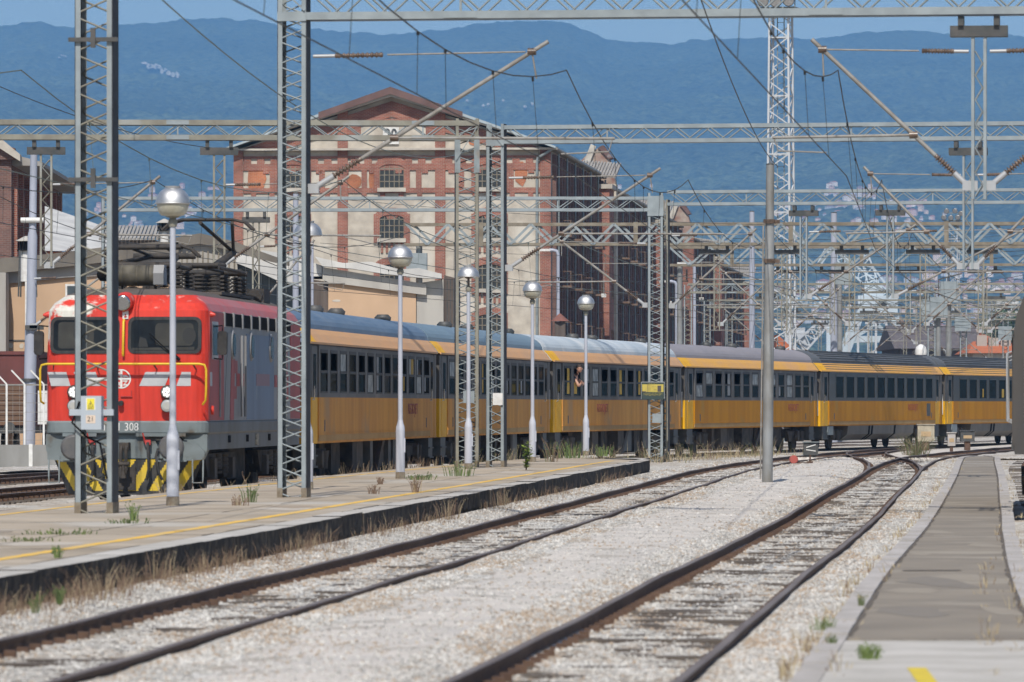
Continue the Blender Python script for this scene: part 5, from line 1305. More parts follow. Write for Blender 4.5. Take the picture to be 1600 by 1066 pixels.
# ------------------------------------------------------------------ locomotive
def loco_paint():
    m = bpy.data.materials.new('red_paint_worn_white'); m.use_nodes = True; t = m.node_tree; b = t.nodes['Principled BSDF']; N, K = t.nodes.new, t.links.new
    b.inputs['Roughness'].default_value = .45; b.inputs['Specular IOR Level'].default_value = .3
    tc = N('ShaderNodeTexCoord'); sp = N('ShaderNodeSeparateXYZ'); K(tc.outputs['Object'], sp.inputs[0])
    n = N('ShaderNodeTexNoise'); n.inputs['Scale'].default_value = 2.6; n.inputs['Detail'].default_value = 9; n.inputs['Roughness'].default_value = .68; K(tc.outputs['Object'], n.inputs['Vector'])
    def lin(s, a, c):   # a*s + c
        q = N('ShaderNodeMath'); q.operation = 'MULTIPLY_ADD'; q.inputs[1].default_value = a; q.inputs[2].default_value = c; K(s, q.inputs[0]); return q.outputs[0]
    def op(o, a, c):
        q = N('ShaderNodeMath'); q.operation = o; K(a, q.inputs[0])
        if isinstance(c, float): q.inputs[1].default_value = c
        else: K(c, q.inputs[1])
        return q.outputs[0]
    # worn patch: upper left corner of the front (x < -.4, z > 3.3), reaching down the left edge
    a = lin(sp.outputs[0], -.85, -.62)          # grows to the left
    c = lin(sp.outputs[2], 2.6, -8.95)           # grows upwards
    s_ = op('ADD', op('MINIMUM', a, c), lin(n.outputs[0], 4.2, -2.3))
    e = op('ADD', op('MINIMUM', lin(sp.outputs[0], -6.0, -8.75), lin(sp.outputs[2], 1.5, -4.4)), lin(n.outputs[0], 1.8, -.95))
    s_ = op('MAXIMUM', s_, e)
    yk = lin(sp.outputs[1], -2.0, 2.6); s_ = op('MINIMUM', s_, yk)
    r = N('ShaderNodeMapRange'); r.inputs[1].default_value = -.12; r.inputs[2].default_value = .18; K(s_, r.inputs[0])
    n2 = N('ShaderNodeTexNoise'); n2.inputs['Scale'].default_value = 1.3; n2.inputs['Detail'].default_value = 6; K(tc.outputs['Object'], n2.inputs['Vector'])
    x0 = N('ShaderNodeMix'); x0.data_type = 'RGBA'; x0.inputs[6].default_value = (.70,.050,.028,1); x0.inputs[7].default_value = (.53,.045,.030,1); K(n2.outputs[0], x0.inputs[0])
    n4 = N('ShaderNodeTexNoise'); n4.inputs['Scale'].default_value = 5; n4.inputs['Detail'].default_value = 7; K(tc.outputs['Object'], n4.inputs['Vector'])
    fade = op('MULTIPLY', op('GREATER_THAN', sp.outputs[2], 3.66), .0+1.0)
    r4 = N('ShaderNodeMapRange'); r4.inputs[1].default_value = .56; r4.inputs[2].default_value = .68; K(n4.outputs[0], r4.inputs[0])
    f2 = op('MULTIPLY', op('MULTIPLY', fade, r4.outputs[0]), .55)
    x1 = N('ShaderNodeMix'); x1.data_type = 'RGBA'; x1.inputs[7].default_value = (.70,.50,.44,1); K(x0.outputs[2], x1.inputs[6]); K(f2, x1.inputs[0])
    x = N('ShaderNodeMix'); x.data_type = 'RGBA'; x.inputs[7].default_value = (.66,.64,.57,1); K(r.outputs[0], x.inputs[0]); K(x1.outputs[2], x.inputs[6])
    mp = N('ShaderNodeMapping'); mp.inputs['Scale'].default_value = (5,5,.45); K(tc.outputs['Object'], mp.inputs[0])
    ns = N('ShaderNodeTexNoise'); ns.inputs['Scale'].default_value = 2; ns.inputs['Detail'].default_value = 6; K(mp.outputs[0], ns.inputs['Vector'])
    rs = N('ShaderNodeMapRange'); rs.inputs[1].default_value = .3; rs.inputs[2].default_value = .62; rs.inputs[3].default_value = .84; rs.inputs[4].default_value = 1.04; K(ns.outputs[0], rs.inputs[0])
    xs_ = N('ShaderNodeMix'); xs_.data_type = 'RGBA'; xs_.blend_type = 'MULTIPLY'; xs_.inputs[0].default_value = 1; K(x.outputs[2], xs_.inputs[6]); K(rs.outputs[0], xs_.inputs[7])
    K(xs_.outputs[2], b.inputs['Base Color']); return m
M['red'] = loco_paint()
M['hornred'] = mat('bright_red_horn', (.62,.05,.03), .45)
M['redside'] = mat('dull_red_side_paint', (.44,.042,.036), .5, 0, (.28,.03,.027), 1.5, streak=(1,1,.3))
M['redroof'] = mat('faded_red_cantrail', (.50,.10,.09), .5, 0, (.42,.16,.15), 2.0, c3=(.50,.40,.38), s3=1.5, t3=.66)
M['lgrey'] = mat('loco_side_grey', (.26,.265,.275), .5, 0, (.20,.20,.20), 1.2, streak=(1,1,.2))
M['lblue'] = mat('loco_side_blue', (.13,.19,.29), .5, 0, (.10,.145,.22), 1.2, streak=(1.5,1.5,.15), c3=(.24,.27,.32), s3=1.2, t3=.62)
M['skirt'] = mat('loco_skirt_grey', (.15,.165,.175), .6, 0, (.11,.11,.105), 1.5, streak=(1,1,.3))
M['bufbeam'] = mat('buffer_beam_grey', (.19,.225,.235), .6, 0, (.13,.15,.15), 2.2, c3=(.10,.085,.065), s3=2.2, t3=.58)
M['stripe'] = mat('silver_grey_stripe', (.50,.515,.53), .45, 0, (.42,.43,.44), 3)
M['roofdirt'] = mat('sooty_loco_roof', (.075,.062,.052), .85, 0, (.115,.095,.08), 2)
M['glass'] = mat('dark_cab_glass', (.006,.007,.008), .08, 0, (.022,.025,.025), 1.6, spec=.25)
M['grimy'] = mat('grimy_roof_gear', (.030,.027,.025), .8, 0, (.06,.05,.042), 6)
M['tankolive'] = mat('olive_air_tank', (.075,.066,.05), .7, 0, (.13,.115,.085), 5)
M['axle'] = mat('greasy_running_gear', (.022,.020,.018), .9, 0, (.07,.058,.048), 3)
M['axle2'] = mat('dusty_running_gear', (.10,.085,.07), .85, 0, (.065,.055,.048), 3)
M['chrome'] = mat('lamp_reflector', (.45,.45,.45), .2, 1)
M['lens'] = mat('clear_lamp_lens', (.50,.50,.48), .15, .3)
LED = bpy.data.materials.new('lit_led'); LED.use_nodes = True
LED.node_tree.nodes['Principled BSDF'].inputs['Emission Color'].default_value = (1,.97,.92,1); LED.node_tree.nodes['Principled BSDF'].inputs['Emission Strength'].default_value = .55
def rring(hw, y0, y1, r, z, bow=.0, n=5):
    pts = []
    for (cx_, cy_, a0) in ((hw-r, y0+r, -90), (hw-r, y1-r, 0), (-hw+r, y1-r, 90), (-hw+r, y0+r, 180)):
        for k in range(n+1):
            a = R(a0+90*k/n); pts.append((cx_+r*math.cos(a), cy_+r*math.sin(a), z))
    return pts
def ring_shell(rings, matf, cap_top=True, cap_bot=True):
    mb = MB(); n = len(rings[0]); base = 0
    mb.v = [p for rg_ in rings for p in rg_]
    for i in range(len(rings)-1):
        for j in range(n):
            a, b_ = i*n+j, i*n+(j+1) % n; f = (a, b_, b_+n, a+n)
            c = sum((Vector(mb.v[q]) for q in f), Vector())/4
            mb.f.append(f); mb.m.append(matf(c, i)); mb.sm.append(False)
    if cap_top: mb.f.append(tuple(range((len(rings)-1)*n, len(rings)*n))); mb.m.append(matf(Vector((0,5,9)), 99)); mb.sm.append(False)
    if cap_bot: mb.f.append(tuple(range(n))[::-1]); mb.m.append(matf(Vector((0,5,0)), 0)); mb.sm.append(False)
    return mb
def rrect(x0, x1, z0, z1, r, n=4):
    pts = []
    for cx_, cz, a0 in ((x1-r,z0+r,-90),(x1-r,z1-r,0),(x0+r,z1-r,90),(x0+r,z0+r,180)):
        for k in range(n+1): a = R(a0+90*k/n); pts.append((cx_+r*math.cos(a), cz+r*math.sin(a)))
    return pts
def locomotive():
    th = .079; LL = 15.4; hw = 1.55
    t = thing('electric_locomotive', 'red electric locomotive with grey sides, worn white corner and yellow front handrail', 'locomotive', (-7.30,107.6,0), -th)
    def mf(c, i):
        if i >= 4 or c.z > 3.95: return 2
        if c.y < 2.3 or c.y > LL-2.0: return 0 if (c.y < .9 or c.x < hw-.1) else 3
        if i >= 2: return 4
        return 1
    rings = [rring(hw,0,LL,.30,1.53), rring(hw,0,LL,.30,2.80), rring(hw-.02,.10,LL-.1,.30,3.62), rring(hw-.10,.24,LL-.24,.28,3.76), rring(hw-.30,.50,LL-.5,.25,3.92), rring(.95,.9,LL-.9,.2,4.04)]
    b = ring_shell(rings, mf); body = b.build('body', [M['red'], M['lgrey'], M['roofdirt'], M['redside'], M['redroof']], t)
    # skirt and front apron
    b = ring_shell([rring(hw-.01,-.02,LL+.02,.30,1.28), rring(hw+.01,-.05,LL+.05,.30,1.31), rring(hw+.01,-.05,LL+.05,.30,1.50), rring(hw-.01,-.02,LL+.02,.30,1.529)], lambda c,i: 0 if c.y < .5 else 1)
    b.build('apron', [M['bufbeam'], M['skirt']], t)
    b = MB(); b.bx(-hw+.02,hw-.02,.32,LL-.3,.98,1.279); b.build('side_skirt', M['skirt'], t)
    b = MB(); b.prism([(-1.46,.80),(1.46,.80),(1.54,.98),(1.54,1.275),(-1.54,1.275),(-1.54,.98)], 'y', .06, .34); b.build('buffer_beam', M['bufbeam'], t)
    b = MB(); b.prism([(-1.50,.80),(-1.25,.78),(-.72,.78),(-.72,1.16),(-1.0,1.16),(-1.35,1.10),(-1.50,.95)], 'y', -.02, .058); b.prism([(1.50,.80),(1.25,.78),(.72,.78),(.72,1.16),(1.0,1.16),(1.35,1.10),(1.50,.95)], 'y', -.02, .058); b.prism([(-.7,.82),(.7,.82),(.55,1.18),(-.55,1.18)], 'y', -.015, .058); b.build('beam_plate', M['bufbeam'], t)
    b = MB(); b.bx(-1.0,-.55,-.09,-.052,1.235,1.30); b.bx(.2,1.15,-.09,-.052,1.235,1.30); b.bx(-1.2,-.95,-.09,-.052,1.235,1.30); b.build('step_ledge', M['bufbeam'], t)
    for s_ in (-1,1):
        b = MB(); x = .93*s_; b.rev((x,-.52,1.03),(x,-.46,1.03),[(0,.20),(.3,.235),(.7,.245),(1,.22)],28); bf = b.build('buffer', mat('buffer_face',(.09,.09,.095),.6,.2,(.13,.125,.12),7), t)
        b = MB(); b.rev((x,-.459,1.03),(x,.06,1.03),[(0,.10),(.4,.10),(.42,.15),(.9,.17),(.92,.22),(1,.22)],20); b.build('buffer_stem', M['grimy'], bf)
        b = MB(); b.tube([(x-.27,-.35,.86),(x-.27,-.35,.77),(x+.27,-.35,.77),(x+.27,-.35,.86)], .016, 6); b.build('shunter_step', M['bufbeam'], t)
    # nose paint work
    for p in ([(-1.50,2.455),(-1.14,2.455),(-1.06,2.19),(-1.43,2.19)], [(-1.00,2.455),(-.58,2.455),(-.49,2.19),(-.90,2.19)],
              [(.37,2.455),(.85,2.455),(.74,2.19),(.25,2.19)], [(1.06,2.455),(1.235,2.455),(1.235,2.19),(.96,2.19)]): MB().prism(p, 'y', -.006, .02).build('grey_stripe', M['stripe'], t)
    b = MB(); b.prism([(.0,2.455),(.30,2.455),(.30,2.19),(.0,2.19)], 'x', hw-.02, hw+.005); o = b.build('grey_stripe_corner', M['stripe'], t); o.location = (0,.36,0)
    for s_, x in ((-1,-.98),(1,.80)):
        b = MB(); b.rev((x,.0,2.075),(x,-.10,2.075),[(0,.13),(.7,.135),(1,.12)],24); hl = b.build('headlight', M['grimy'], t)
        b = MB(); b.rev((x,-.101,2.075),(x,-.106,2.075),[(0,.112),(1,.108)],24); b.build('reflector', M['chrome'], hl)
        b = MB()
        for k in range(8): a = k*.7854; b.rev((x+.072*math.cos(a),-.107,2.075+.072*math.sin(a)),(x+.072*math.cos(a),-.112,2.075+.072*math.sin(a)),[(0,.029),(1,.026)],8)
        for k in range(3): a = k*2.09+.3; b.rev((x+.026*math.cos(a),-.107,2.075+.026*math.sin(a)),(x+.026*math.cos(a),-.112,2.075+.026*math.sin(a)),[(0,.024),(1,.022)],8)
        b.build('led_cluster', LED, hl)
        b = MB(); b.rev((x,.0,1.815),(x,-.14,1.815),[(0,.10),(.6,.12),(1,.125)],24); ml = b.build('marker_lamp', M['grimy'], t)
        b = MB(); b.rev((x,-.141,1.815),(x,-.155,1.815),[(0,.112),(1,.07)],20); b.build('lens', M['lens'], ml)
    # top headlight
    b = MB(); b.rev((-.06,.42,3.80),(-.06,-.02,3.76),[(0,.18),(.5,.19),(.85,.175),(1,.165)],22); tl = b.build('top_headlight', M['red'], t)
    b = MB(); b.rev((-.06,-.021,3.76),(-.06,-.045,3.758),[(0,.152),(.6,.15),(1,.12)],22); b.build('lens', M['chrome'], tl)
    # windscreens
    for x0, x1 in ((-1.45,-.13),(.03,1.43)):
        y = lambda z: .10*(z-2.80)/.82
        b = MB(); pts = rrect(x0,x1,2.80,3.50,.13); inner = rrect(x0+.06,x1-.06,2.86,3.44,.09)
        n = len(pts); vs = [(p[0], y(p[1])-.014, p[1]) for p in pts]+[(p[0], y(p[1])-.014, p[1]) for p in inner]+[(p[0], y(p[1])+.03, p[1]) for p in pts]
        b.add(vs, [(i,(i+1) % n,n+(i+1) % n,n+i) for i in range(n)]+[(i,2*n+i,2*n+(i+1) % n,(i+1) % n) for i in range(n)]); ws = b.build('windscreen_frame', M['rubber'], t, fix=False)
        b = MB(); b.add([(p[0], y(p[1])-.006, p[1]) for p in rrect(x0+.05,x1-.05,2.85,3.45,.09)], [tuple(range(n))]); b.build('windscreen', M['glass'], ws)
    b = MB(); b.tube([(.98,-.03,2.72),(.72,-.045,2.93),(.45,-.03,3.18)], .013, 5); b.tube([(1.03,-.05,2.68),(.93,-.05,2.77)], .03, 6); b.build('wiper', M['black'], t)
    yw_ = lambda z: .10*(z-2.80)/.82-.010
    def pane(name, poly, m, e=0): q = MB(); q.add([(p[0], yw_(p[1])-e, p[1]) for p in poly], [tuple(range(len(poly)))]); return q.build(name, m, t, fix=False)
    ci = mat('cab_interior_panel', (.042,.042,.036), .8, 0, (.022,.022,.02), 2.5); ck = mat('dark_cab_seat', (.008,.009,.009), .6)  # near-black headrest shapes over a slightly lighter back panel
    pane('cab_back_wall', rrect(-1.30,-.62,2.90,3.40,.06), ci); pane('cab_headrest', [(-.86+.15*math.cos(a), 3.16+.17*math.sin(a)) for a in [R(k*30) for k in range(12)]], ck, .001)
    pane('cab_back_wall', rrect(.55,1.28,2.95,3.38,.08), ci); pane('cab_desk', [(.12,2.87),(1.30,2.87),(1.30,2.93),(.12,2.91)], ci); pane('cab_headrest', [(1.20+.13*math.cos(a), 3.14+.16*math.sin(a)) for a in [R(k*30) for k in range(12)]], ck, .001); pane('cab_headrest', [(.22,2.93),(.42,2.93),(.38,3.08),(.26,3.12)], ck, .001)
    # handrails, emblem, plates
    b = MB(); b.tube([(-1.56,-.06,1.86),(-1.60,-.16,1.90),(-1.61,-.18,2.1),(-1.61,-.18,2.50),(-1.58,-.19,2.585),(-1.48,-.20,2.605),(1.42,-.20,2.605),(1.52,-.19,2.585),(1.55,-.18,2.50),(1.55,-.18,2.1),(1.54,-.16,1.92),(1.47,-.06,1.84)], .022, 8); hr = b.build('handrail', M['yellow'], t)
    b = MB()
    for x in (-1.35,-.5,.55,1.3): b.bar((x,-.19,2.60),(x-.04*(1 if x < 0 else -1),-.005,2.50),.02)
    b.build('handrail_bracket', M['rubber'], hr)
    b = MB(); b.tube([(-.045,-.05,2.76),(-.045,-.09,2.80),(-.045,-.02,3.40),(-.045,.05,3.44)], .024, 8); b.build('centre_grab_rail', M['yellow'], t)
    b = MB(); b.bx(-.075,.035,.055,.085,3.46,3.68); dk = b.build('warning_plate', M['white'], t)
    b = MB(); b.prism([(-.05,3.58),(.0,3.62),(-.02,3.60),(.01,3.66),(-.03,3.62),(-.01,3.63)], 'y', .05, .054); b.bx(-.05,.01,.05,.054,3.49,3.51); b.bx(-.03,-.01,.05,.054,3.48,3.55); b.build('warning_symbol', M['redside'], dk)
    ex, ez, er = -.09, 2.325, .185
    b = MB(); n = 28; vs = []
    for k in range(n):
        a = 6.2832*k/n; vs += [(ex+er*math.cos(a),-.008,ez+er*math.sin(a)),(ex+er*.86*math.cos(a),-.008,ez+er*.86*math.sin(a))]
    b.add(vs, [(2*k,2*((k+1) % n),2*((k+1) % n)+1,2*k+1) for k in range(n)])
    b.bx(ex-.022,ex+.022,-.010,-.004,ez-er*.88,ez+er*.88); b.bx(ex-er*.88,ex+er*.88,-.0095,-.0035,ez-.018,ez+.018)
    b.prism([(ex+.03,ez-.03),(ex+.13,ez-.03),(ex+.07,ez-.10),(ex+.12,ez-.10),(ex+.10,ez-.13),(ex+.025,ez-.125),(ex+.085,ez-.055),(ex+.03,ez-.055)], 'y', -.010, -.004)
    b.prism([(ex+.03,ez+.03),(ex+.15,ez+.03),(ex+.10,ez+.07),(ex+.03,ez+.07)], 'y', -.010, -.004); b.prism([(ex-.03,ez+.13),(ex-.10,ez+.10),(ex-.03,ez+.05)], 'y', -.010, -.004); b.prism([(ex-.03,ez-.13),(ex-.13,ez-.07),(ex-.03,ez-.06)], 'y', -.010, -.004)
    b.prism([(ex-.75,ez+.02),(ex-er*.98,ez+.03),(ex-er*.98,ez-.03),(ex-.68,ez-.03)], 'y', -.010, -.004)
    b.build('round_emblem', M['white'], t, fix=False)
    text('1141 308', .215, M['white'], t, (-.10,-.0535,1.41), sx=.86)
    b = MB(); b.tube([(-.09,.01,1.87),(-.09,-.12,1.86)], .05, 8); b.build('socket', M['rubber'], t)
    b = MB(); b.bx(-.10,.12,-.03,.02,1.98,2.0); b.bx(.10,.115,-.03,.02,2.0,2.1); b.build('hook_ledge', M['redside'], t)
    # coupling, hoses, plough
    b = MB(); b.bx(-.09,.09,-.30,.05,.98,1.12); b.tube([(-.04,-.30,1.05),(-.05,-.36,.95),(-.05,-.34,.62)], .035, 6); b.tube([(.05,-.30,1.05),(.05,-.36,.95),(.05,-.34,.60)], .035, 6); b.rev((-.12,-.36,.72),(.12,-.36,.72),[(0,.04),(1,.04)],8); b.rev((0,-.35,.78),(0,-.35,.45),[(0,.05),(.5,.03),(1,.06)],8); b.build('screw_coupling', M['axle'], t)
    for x in (-.62,.44):
        b = MB(); b.tube([(x,-.05,1.12),(x,-.20,1.10),(x+.02,-.27,.95),(x+.03,-.25,.62),(x-.02,-.2,.42)], .032, 6); h = b.build('brake_hose', M['rubber'], t)
        b = MB(); b.bx(x-.05,x+.05,-.16,-.06,1.08,1.17); b.bar((x-.06,-.12,1.12),(x-.10,-.16,1.30),.02); b.build('brake_cock', mat('cock_red',(.5,.05,.04),.5), h)
    b = MB(); b.tube([(.62,-.05,1.0),(.60,-.22,.85),(.66,-.24,.55),(.72,-.2,.42)], .028, 6); b.tube([(-.42,-.05,1.0),(-.40,-.22,.85),(-.44,-.24,.55)], .028, 6); b.build('brake_hose', M['rubber'], t)
    def plough():
        b = MB(); z0, z1 = .13, .80
        out = [(-1.42,.32),(-1.05,.04),(-.4,-.07),(.4,-.07),(1.05,.04),(1.42,.32)]
        outb = [(-1.16,.36),(-.92,.08),(-.36,-.05),(.36,-.05),(.92,.08),(1.16,.36)]
        fr = []
        N_ = 110
        def edge(pts, u):
            L_ = [(Vector(pts[i+1])-Vector(pts[i])).length for i in range(5)]; s_ = u*sum(L_)
            for i in range(5):
                if s_ <= L_[i]+1e-9: return Vector(pts[i]).lerp(Vector(pts[i+1]), s_/L_[i])
                s_ -= L_[i]
            return Vector(pts[-1])
        NV = 26
        for i in range(N_):
            for j in range(NV):
                q = []
                for (du, dv) in ((0,0),(1,0),(1,1),(0,1)):
                    u = (i+du)/N_; v = (j+dv)/NV; p = edge(outb, u).lerp(edge(out, u), v); q.append((p.x, p.y, z0+(z1-z0)*v))
                vc = (j+.5)/NV; xc = sum(p_[0] for p_ in q)/4; zc = sum(p_[2] for p_ in q)/4
                ph = ((abs(xc)-.62*(zc-.22))/.40+.42) % 1.0
                b.add(q, [(0,1,2,3)], 0 if (vc < .13 or ph < .52) else 1)
        return b
    plough().build('snow_plough', [mat('plough_black',(.03,.032,.035),.7,0,(.06,.058,.055),5), mat('plough_yellow',(.72,.50,.03),.6,0,(.58,.42,.06),5)], t, fix=False)
    b = MB(); b.prism([(-.2,.22),(.2,.22),(.2,.66),(-.2,.66)], 'y', -.10, -.075); b.build('plough_hatch', M['grimy'], t)
    for s_ in (-1,1):
        b = MB(); x = 1.47*s_; b.tube([(x,.0,.82),(x,-.03,.5),(x,-.03,.36),(x-.2*s_,-.03,.36),(x-.2*s_,-.03,.8)], .017, 6); b.bx(x-.2,x+.2,-.06,.1,.34,.36) if False else None
        b.build('corner_step', M['steel'], t)
    # sides
    sx = hw+.002
    def sp(y0, y1, z0, z1, m, name, e=.006): q = MB(); q.bx(hw-.02,hw+e,y0,y1,z0,z1); return q.build(name, m, t)
    def sq(poly, m, name, e=.009): q = MB(); q.prism(poly, 'x', hw-.02, hw+e); return q.build(name, m, t)
    sp(.31,2.4,1.54,3.60,M['redside'],'cab_side_panel',.003); sp(13.3,LL-.31,1.54,3.60,M['redside'],'cab_side_panel',.003)
    sp(5.9,10.4,1.54,3.24,M['lblue'],'blue_side_panel')
    sq([(2.4,1.54),(3.0,1.54),(3.55,3.24),(3.0,3.24)], M['lgrey'], 'slant_stripe'); sq([(3.3,1.54),(3.85,1.54),(4.1,3.24),(3.6,3.24)], M['redside'], 'slant_stripe')
    for (y0,y1,z0,z1) in ((3.95,4.4,2.45,2.70),(4.3,4.8,2.20,2.45),(3.85,4.3,1.95,2.20),(5.0,5.8,2.2,2.45),(10.5,10.9,2.2,2.45),(12.2,12.7,2.45,2.95),(12.4,12.9,1.95,2.45),(7.4,9.6,2.22,2.46)): sp(y0,y1,z0,z1,M['redside'] if y0 != 7.4 else mat('faded_red_block',(.22,.12,.15),.5),'red_block',.011)
    for k in range(8):
        y0 = 2.5+k*1.38; q = MB(); q.bx(hw-.02,hw+.004,y0,y0+1.2,3.36,3.61); vg_ = q.build('roof_vent_grille', M['black'], t); q = MB(); q.bx(hw-.02,hw+.03,y0-.13,y0-.02,3.34,3.63); q.build('vent_rib', M['lgrey'], vg_)
    for y in (3.7,6.6,9.8):
        q = MB(); q.rev((hw-.01,y,3.0),(hw+.035,y,3.0),[(0,.30),(1,.28)],24); pw = q.build('porthole_frame', M['lgrey'], t)
        q = MB(); q.rev((hw+.034,y,3.0),(hw+.045,y,3.0),[(0,.235),(1,.23)],24); q.build('porthole_glass', M['glass'], pw)
    q = MB()
    for y in (4.7,5.25): q.tube([(hw+.06,y,1.6),(hw+.06,y,3.2)], .03, 6)
    q.build('side_conduit', M['lgrey'], t)
    q = MB(); q.bx(hw-.02,hw+.012,.65,1.5,2.70,3.42); cw_ = q.build('cab_window_frame', M['stripe'], t); q = MB(); q.bx(hw+.0,hw+.016,.72,1.43,2.78,3.36); q.build('cab_window', M['glass'], cw_)
    for s_ in (-1,1):
        q = MB(); x = s_*(hw+.18); y = .75 if s_ > 0 else .35
        q.prism(rrect(x-.09,x+.09,2.78,3.24,.06), 'y', y, y+.12); mr_ = q.build('wing_mirror', M['rubber'], t)
        for za, zb2, zc2 in ((3.32,3.34,3.24),(2.72,2.70,2.78)): q = MB(); q.tube([(s_*(hw-.02),y+.1,za),(x,y+.06,zb2),(x,y+.06,zc2)], .014, 5); q.build('mirror_arm', M['black'], mr_)
        q = MB(); q.rev((s_*(hw-.06),.45,3.55),(s_*(hw+.10),.40,3.54),[(0,.075),(.5,.06),(1,.02)],10); q.build('side_horn', M['hornred'], t)
        q = MB(); q.bx(s_*hw-.02,s_*hw+.03,1.7,1.76,1.6,2.7); q.build('door_handrail', M['yellow'] if False else M['steel'], t)
    q = MB(); q.rev((hw-.01,.6,1.73),(hw+.05,.6,1.73),[(0,.1),(1,.08)],10); q.build('marker_reflector', M['red'], t)
    for y in (3.2,6.0,9.6,12.0): sp(y,y+.25,1.1,1.24,M['black'],'skirt_slot',.004)
    q = MB(); q.bx(hw-.03,hw+.0,7.5,7.9,1.02,1.26); q.build('data_panel', mat('cream_stencil',(.42,.38,.28),.8,0,(.16,.16,.15),22,lo=.5,hi=.52), t)
    # bogies
    for y in (3.6, 11.8):
        q = MB(); q.bx(-1.2,1.2,y-2.2,y+2.2,.62,.95); q.prism([(y-2.3,.9),(y-1.8,.45),(y-.6,.42),(y-.3,.62),(y+.3,.62),(y+.6,.42),(y+1.8,.45),(y+2.3,.9)], 'x', 1.1, 1.32); bg_ = q.build('bogie', M['axle'], t)
        for dy in (-1.35,1.35):
            for s_ in (-1,1): q = MB(); q.rev((s_*.68,y+dy,.6),(s_*.82,y+dy,.6),[(0,.63),(.2,.63),(.22,.6),(1,.6)],28); q.build('wheel', M['axle2'], bg_)
            q = MB(); q.bx(1.2,1.42,y+dy-.2,y+dy+.2,.4,.8); q.build('axle_box', M['axle2'], bg_)
        for dy in (-.5,.5):
            q = MB()
            for k in range(5): q.rev((1.3,y+dy,.5+k*.08),(1.3,y+dy,.55+k*.08),[(0,.12),(1,.12)],12)
            q.build('coil_spring', M['axle2'], bg_)
    q = MB(); q.bx(-1.1,1.1,6.4,9.2,.35,.97); q.build('underfloor_box', M['axle'], t)
    # roof gear
    q = MB(); q.rev((-.58,1.75,4.32),(.30,1.75,4.32),[(0,.14),(.02,.205),(.28,.205),(.281,.212),(.30,.212),(.301,.205),(.62,.205),(.621,.212),(.64,.212),(.641,.205),(1,.205)],20); dr = q.build('air_tank', M['tankolive'], t)
    q = MB(); q.prism([(1.52,4.14),(1.98,4.14),(2.0,4.36),(1.9,4.52),(1.6,4.52),(1.5,4.36)], 'x', .302, .50); q.build('tank_end_box', M['lgrey'], dr)
    q = MB(); q.rev((-.78,1.5,4.33),(-.6,1.5,4.33),[(0,.05),(.3,.12),(1,.13)],12); q.build('horn', M['black'], t)
    q = MB()
    for x in (-.45,.2): q.bx(x-.12,x+.12,1.6,1.9,4.0,4.12)
    q.build('tank_cradle', M['grimy'], dr)
    def istack(x, y, z0, n=6, r=.13):
        q = MB()
        for k in range(n): q.rev((x,y,z0+k*.075),(x,y,z0+k*.075+.07),[(0,r*.5),(.3,r),(.6,r*.95),(1,r*.5)],12)
        q.bx(x-.1,x+.1,y-.1,y+.1,z0-.08,z0); return q.build('roof_insulator', M['grimy'], t)
    for (x,y) in ((-.55,3.0),(.55,3.0),(-.55,4.6),(.55,4.6)): istack(x,y,4.1,5)
    for (x,y) in ((.55,6.2),(.85,6.3),(.3,6.6),(.9,7.4),(.5,7.6),(.7,8.6),(.95,9.0),(.2,8.4),(.9,10.2),(.55,10.4),(-.4,6.6),(-.5,8.6),(-.5,10.2)): istack(x,y,4.08,5,.125)
    q = MB()   # folded front pantograph
    for s_ in (-1,1):
        q.tube([(s_*.55,2.9,4.52),(s_*.55,4.8,4.52)], .045, 6); q.tube([(s_*.5,3.0,4.6),(s_*.25,5.2,4.78)], .05, 6); q.tube([(s_*.25,5.2,4.78),(s_*.35,3.1,4.88)], .032, 6)
    for y, z, r_ in ((3.0,4.55,.06),(4.7,4.55,.06),(5.2,4.78,.06),(3.1,4.90,.05),(3.4,4.92,.05)): q.tube([(-.62,y,z),(.62,y,z)], r_, 8)
    q.tube([(-.95,3.2,4.72),(-.8,3.2,4.86),(-.6,3.2,4.93),(.6,3.2,4.93),(.8,3.2,4.86),(.95,3.2,4.72)], .028, 6); q.tube([(-.95,3.55,4.72),(-.8,3.55,4.86),(-.6,3.55,4.93),(.6,3.55,4.93),(.8,3.55,4.86),(.95,3.55,4.72)], .028, 6)
    q.bx(-.3,.3,3.6,4.3,4.2,4.5); q.build('folded_pantograph', M['grimy'], t)
    q = MB(); q.tube([(-.5,6.0,4.62),(.95,6.1,4.62)], .05, 8); q.tube([(.95,6.1,4.58),(.95,10.2,4.56)], .04, 8); q.tube([(.55,6.2,4.6),(.55,10.4,4.58)], .035, 8); q.tube([(-.45,6.6,4.6),(-.5,10.2,4.58)], .035, 8); q.tube([(.3,6.5,4.62),(.8,8.2,4.66)], .06, 8); q.build('roof_busbar', M['grimy'], t)
    q = MB(); q.tube([(-.35,9.9,4.56),(.95,9.9,4.56)], .07, 8); q.tube([(-.35,10.8,4.56),(.95,10.8,4.56)], .06, 8); q.tube([(.25,10.2,4.6),(.45,12.4,5.05)], .075, 8); q.tube([(.05,10.6,4.6),(.32,12.4,5.0)], .035, 6)
    q.tube([(.45,12.4,5.05),(.05,10.1,5.60)], .04, 6); q.tube([(.45,12.4,5.05),(.72,10.1,5.60)], .04, 6)
    for yy in (9.95,10.3): q.tube([(-.72,yy,5.45),(-.55,yy,5.60),(-.30,yy,5.66),(.75,yy,5.66),(1.0,yy,5.60),(1.16,yy,5.45)], .03, 6)
    q.build('raised_pantograph', M['grimy'], t)
    q = MB(); q.rev((1.0,11.6,4.1),(1.0,11.75,4.1),[(0,.15),(1,.17)],14); q.bx(.55,1.1,12.4,13.4,3.96,4.28); q.build('roof_whistle_box', M['grimy'], t)
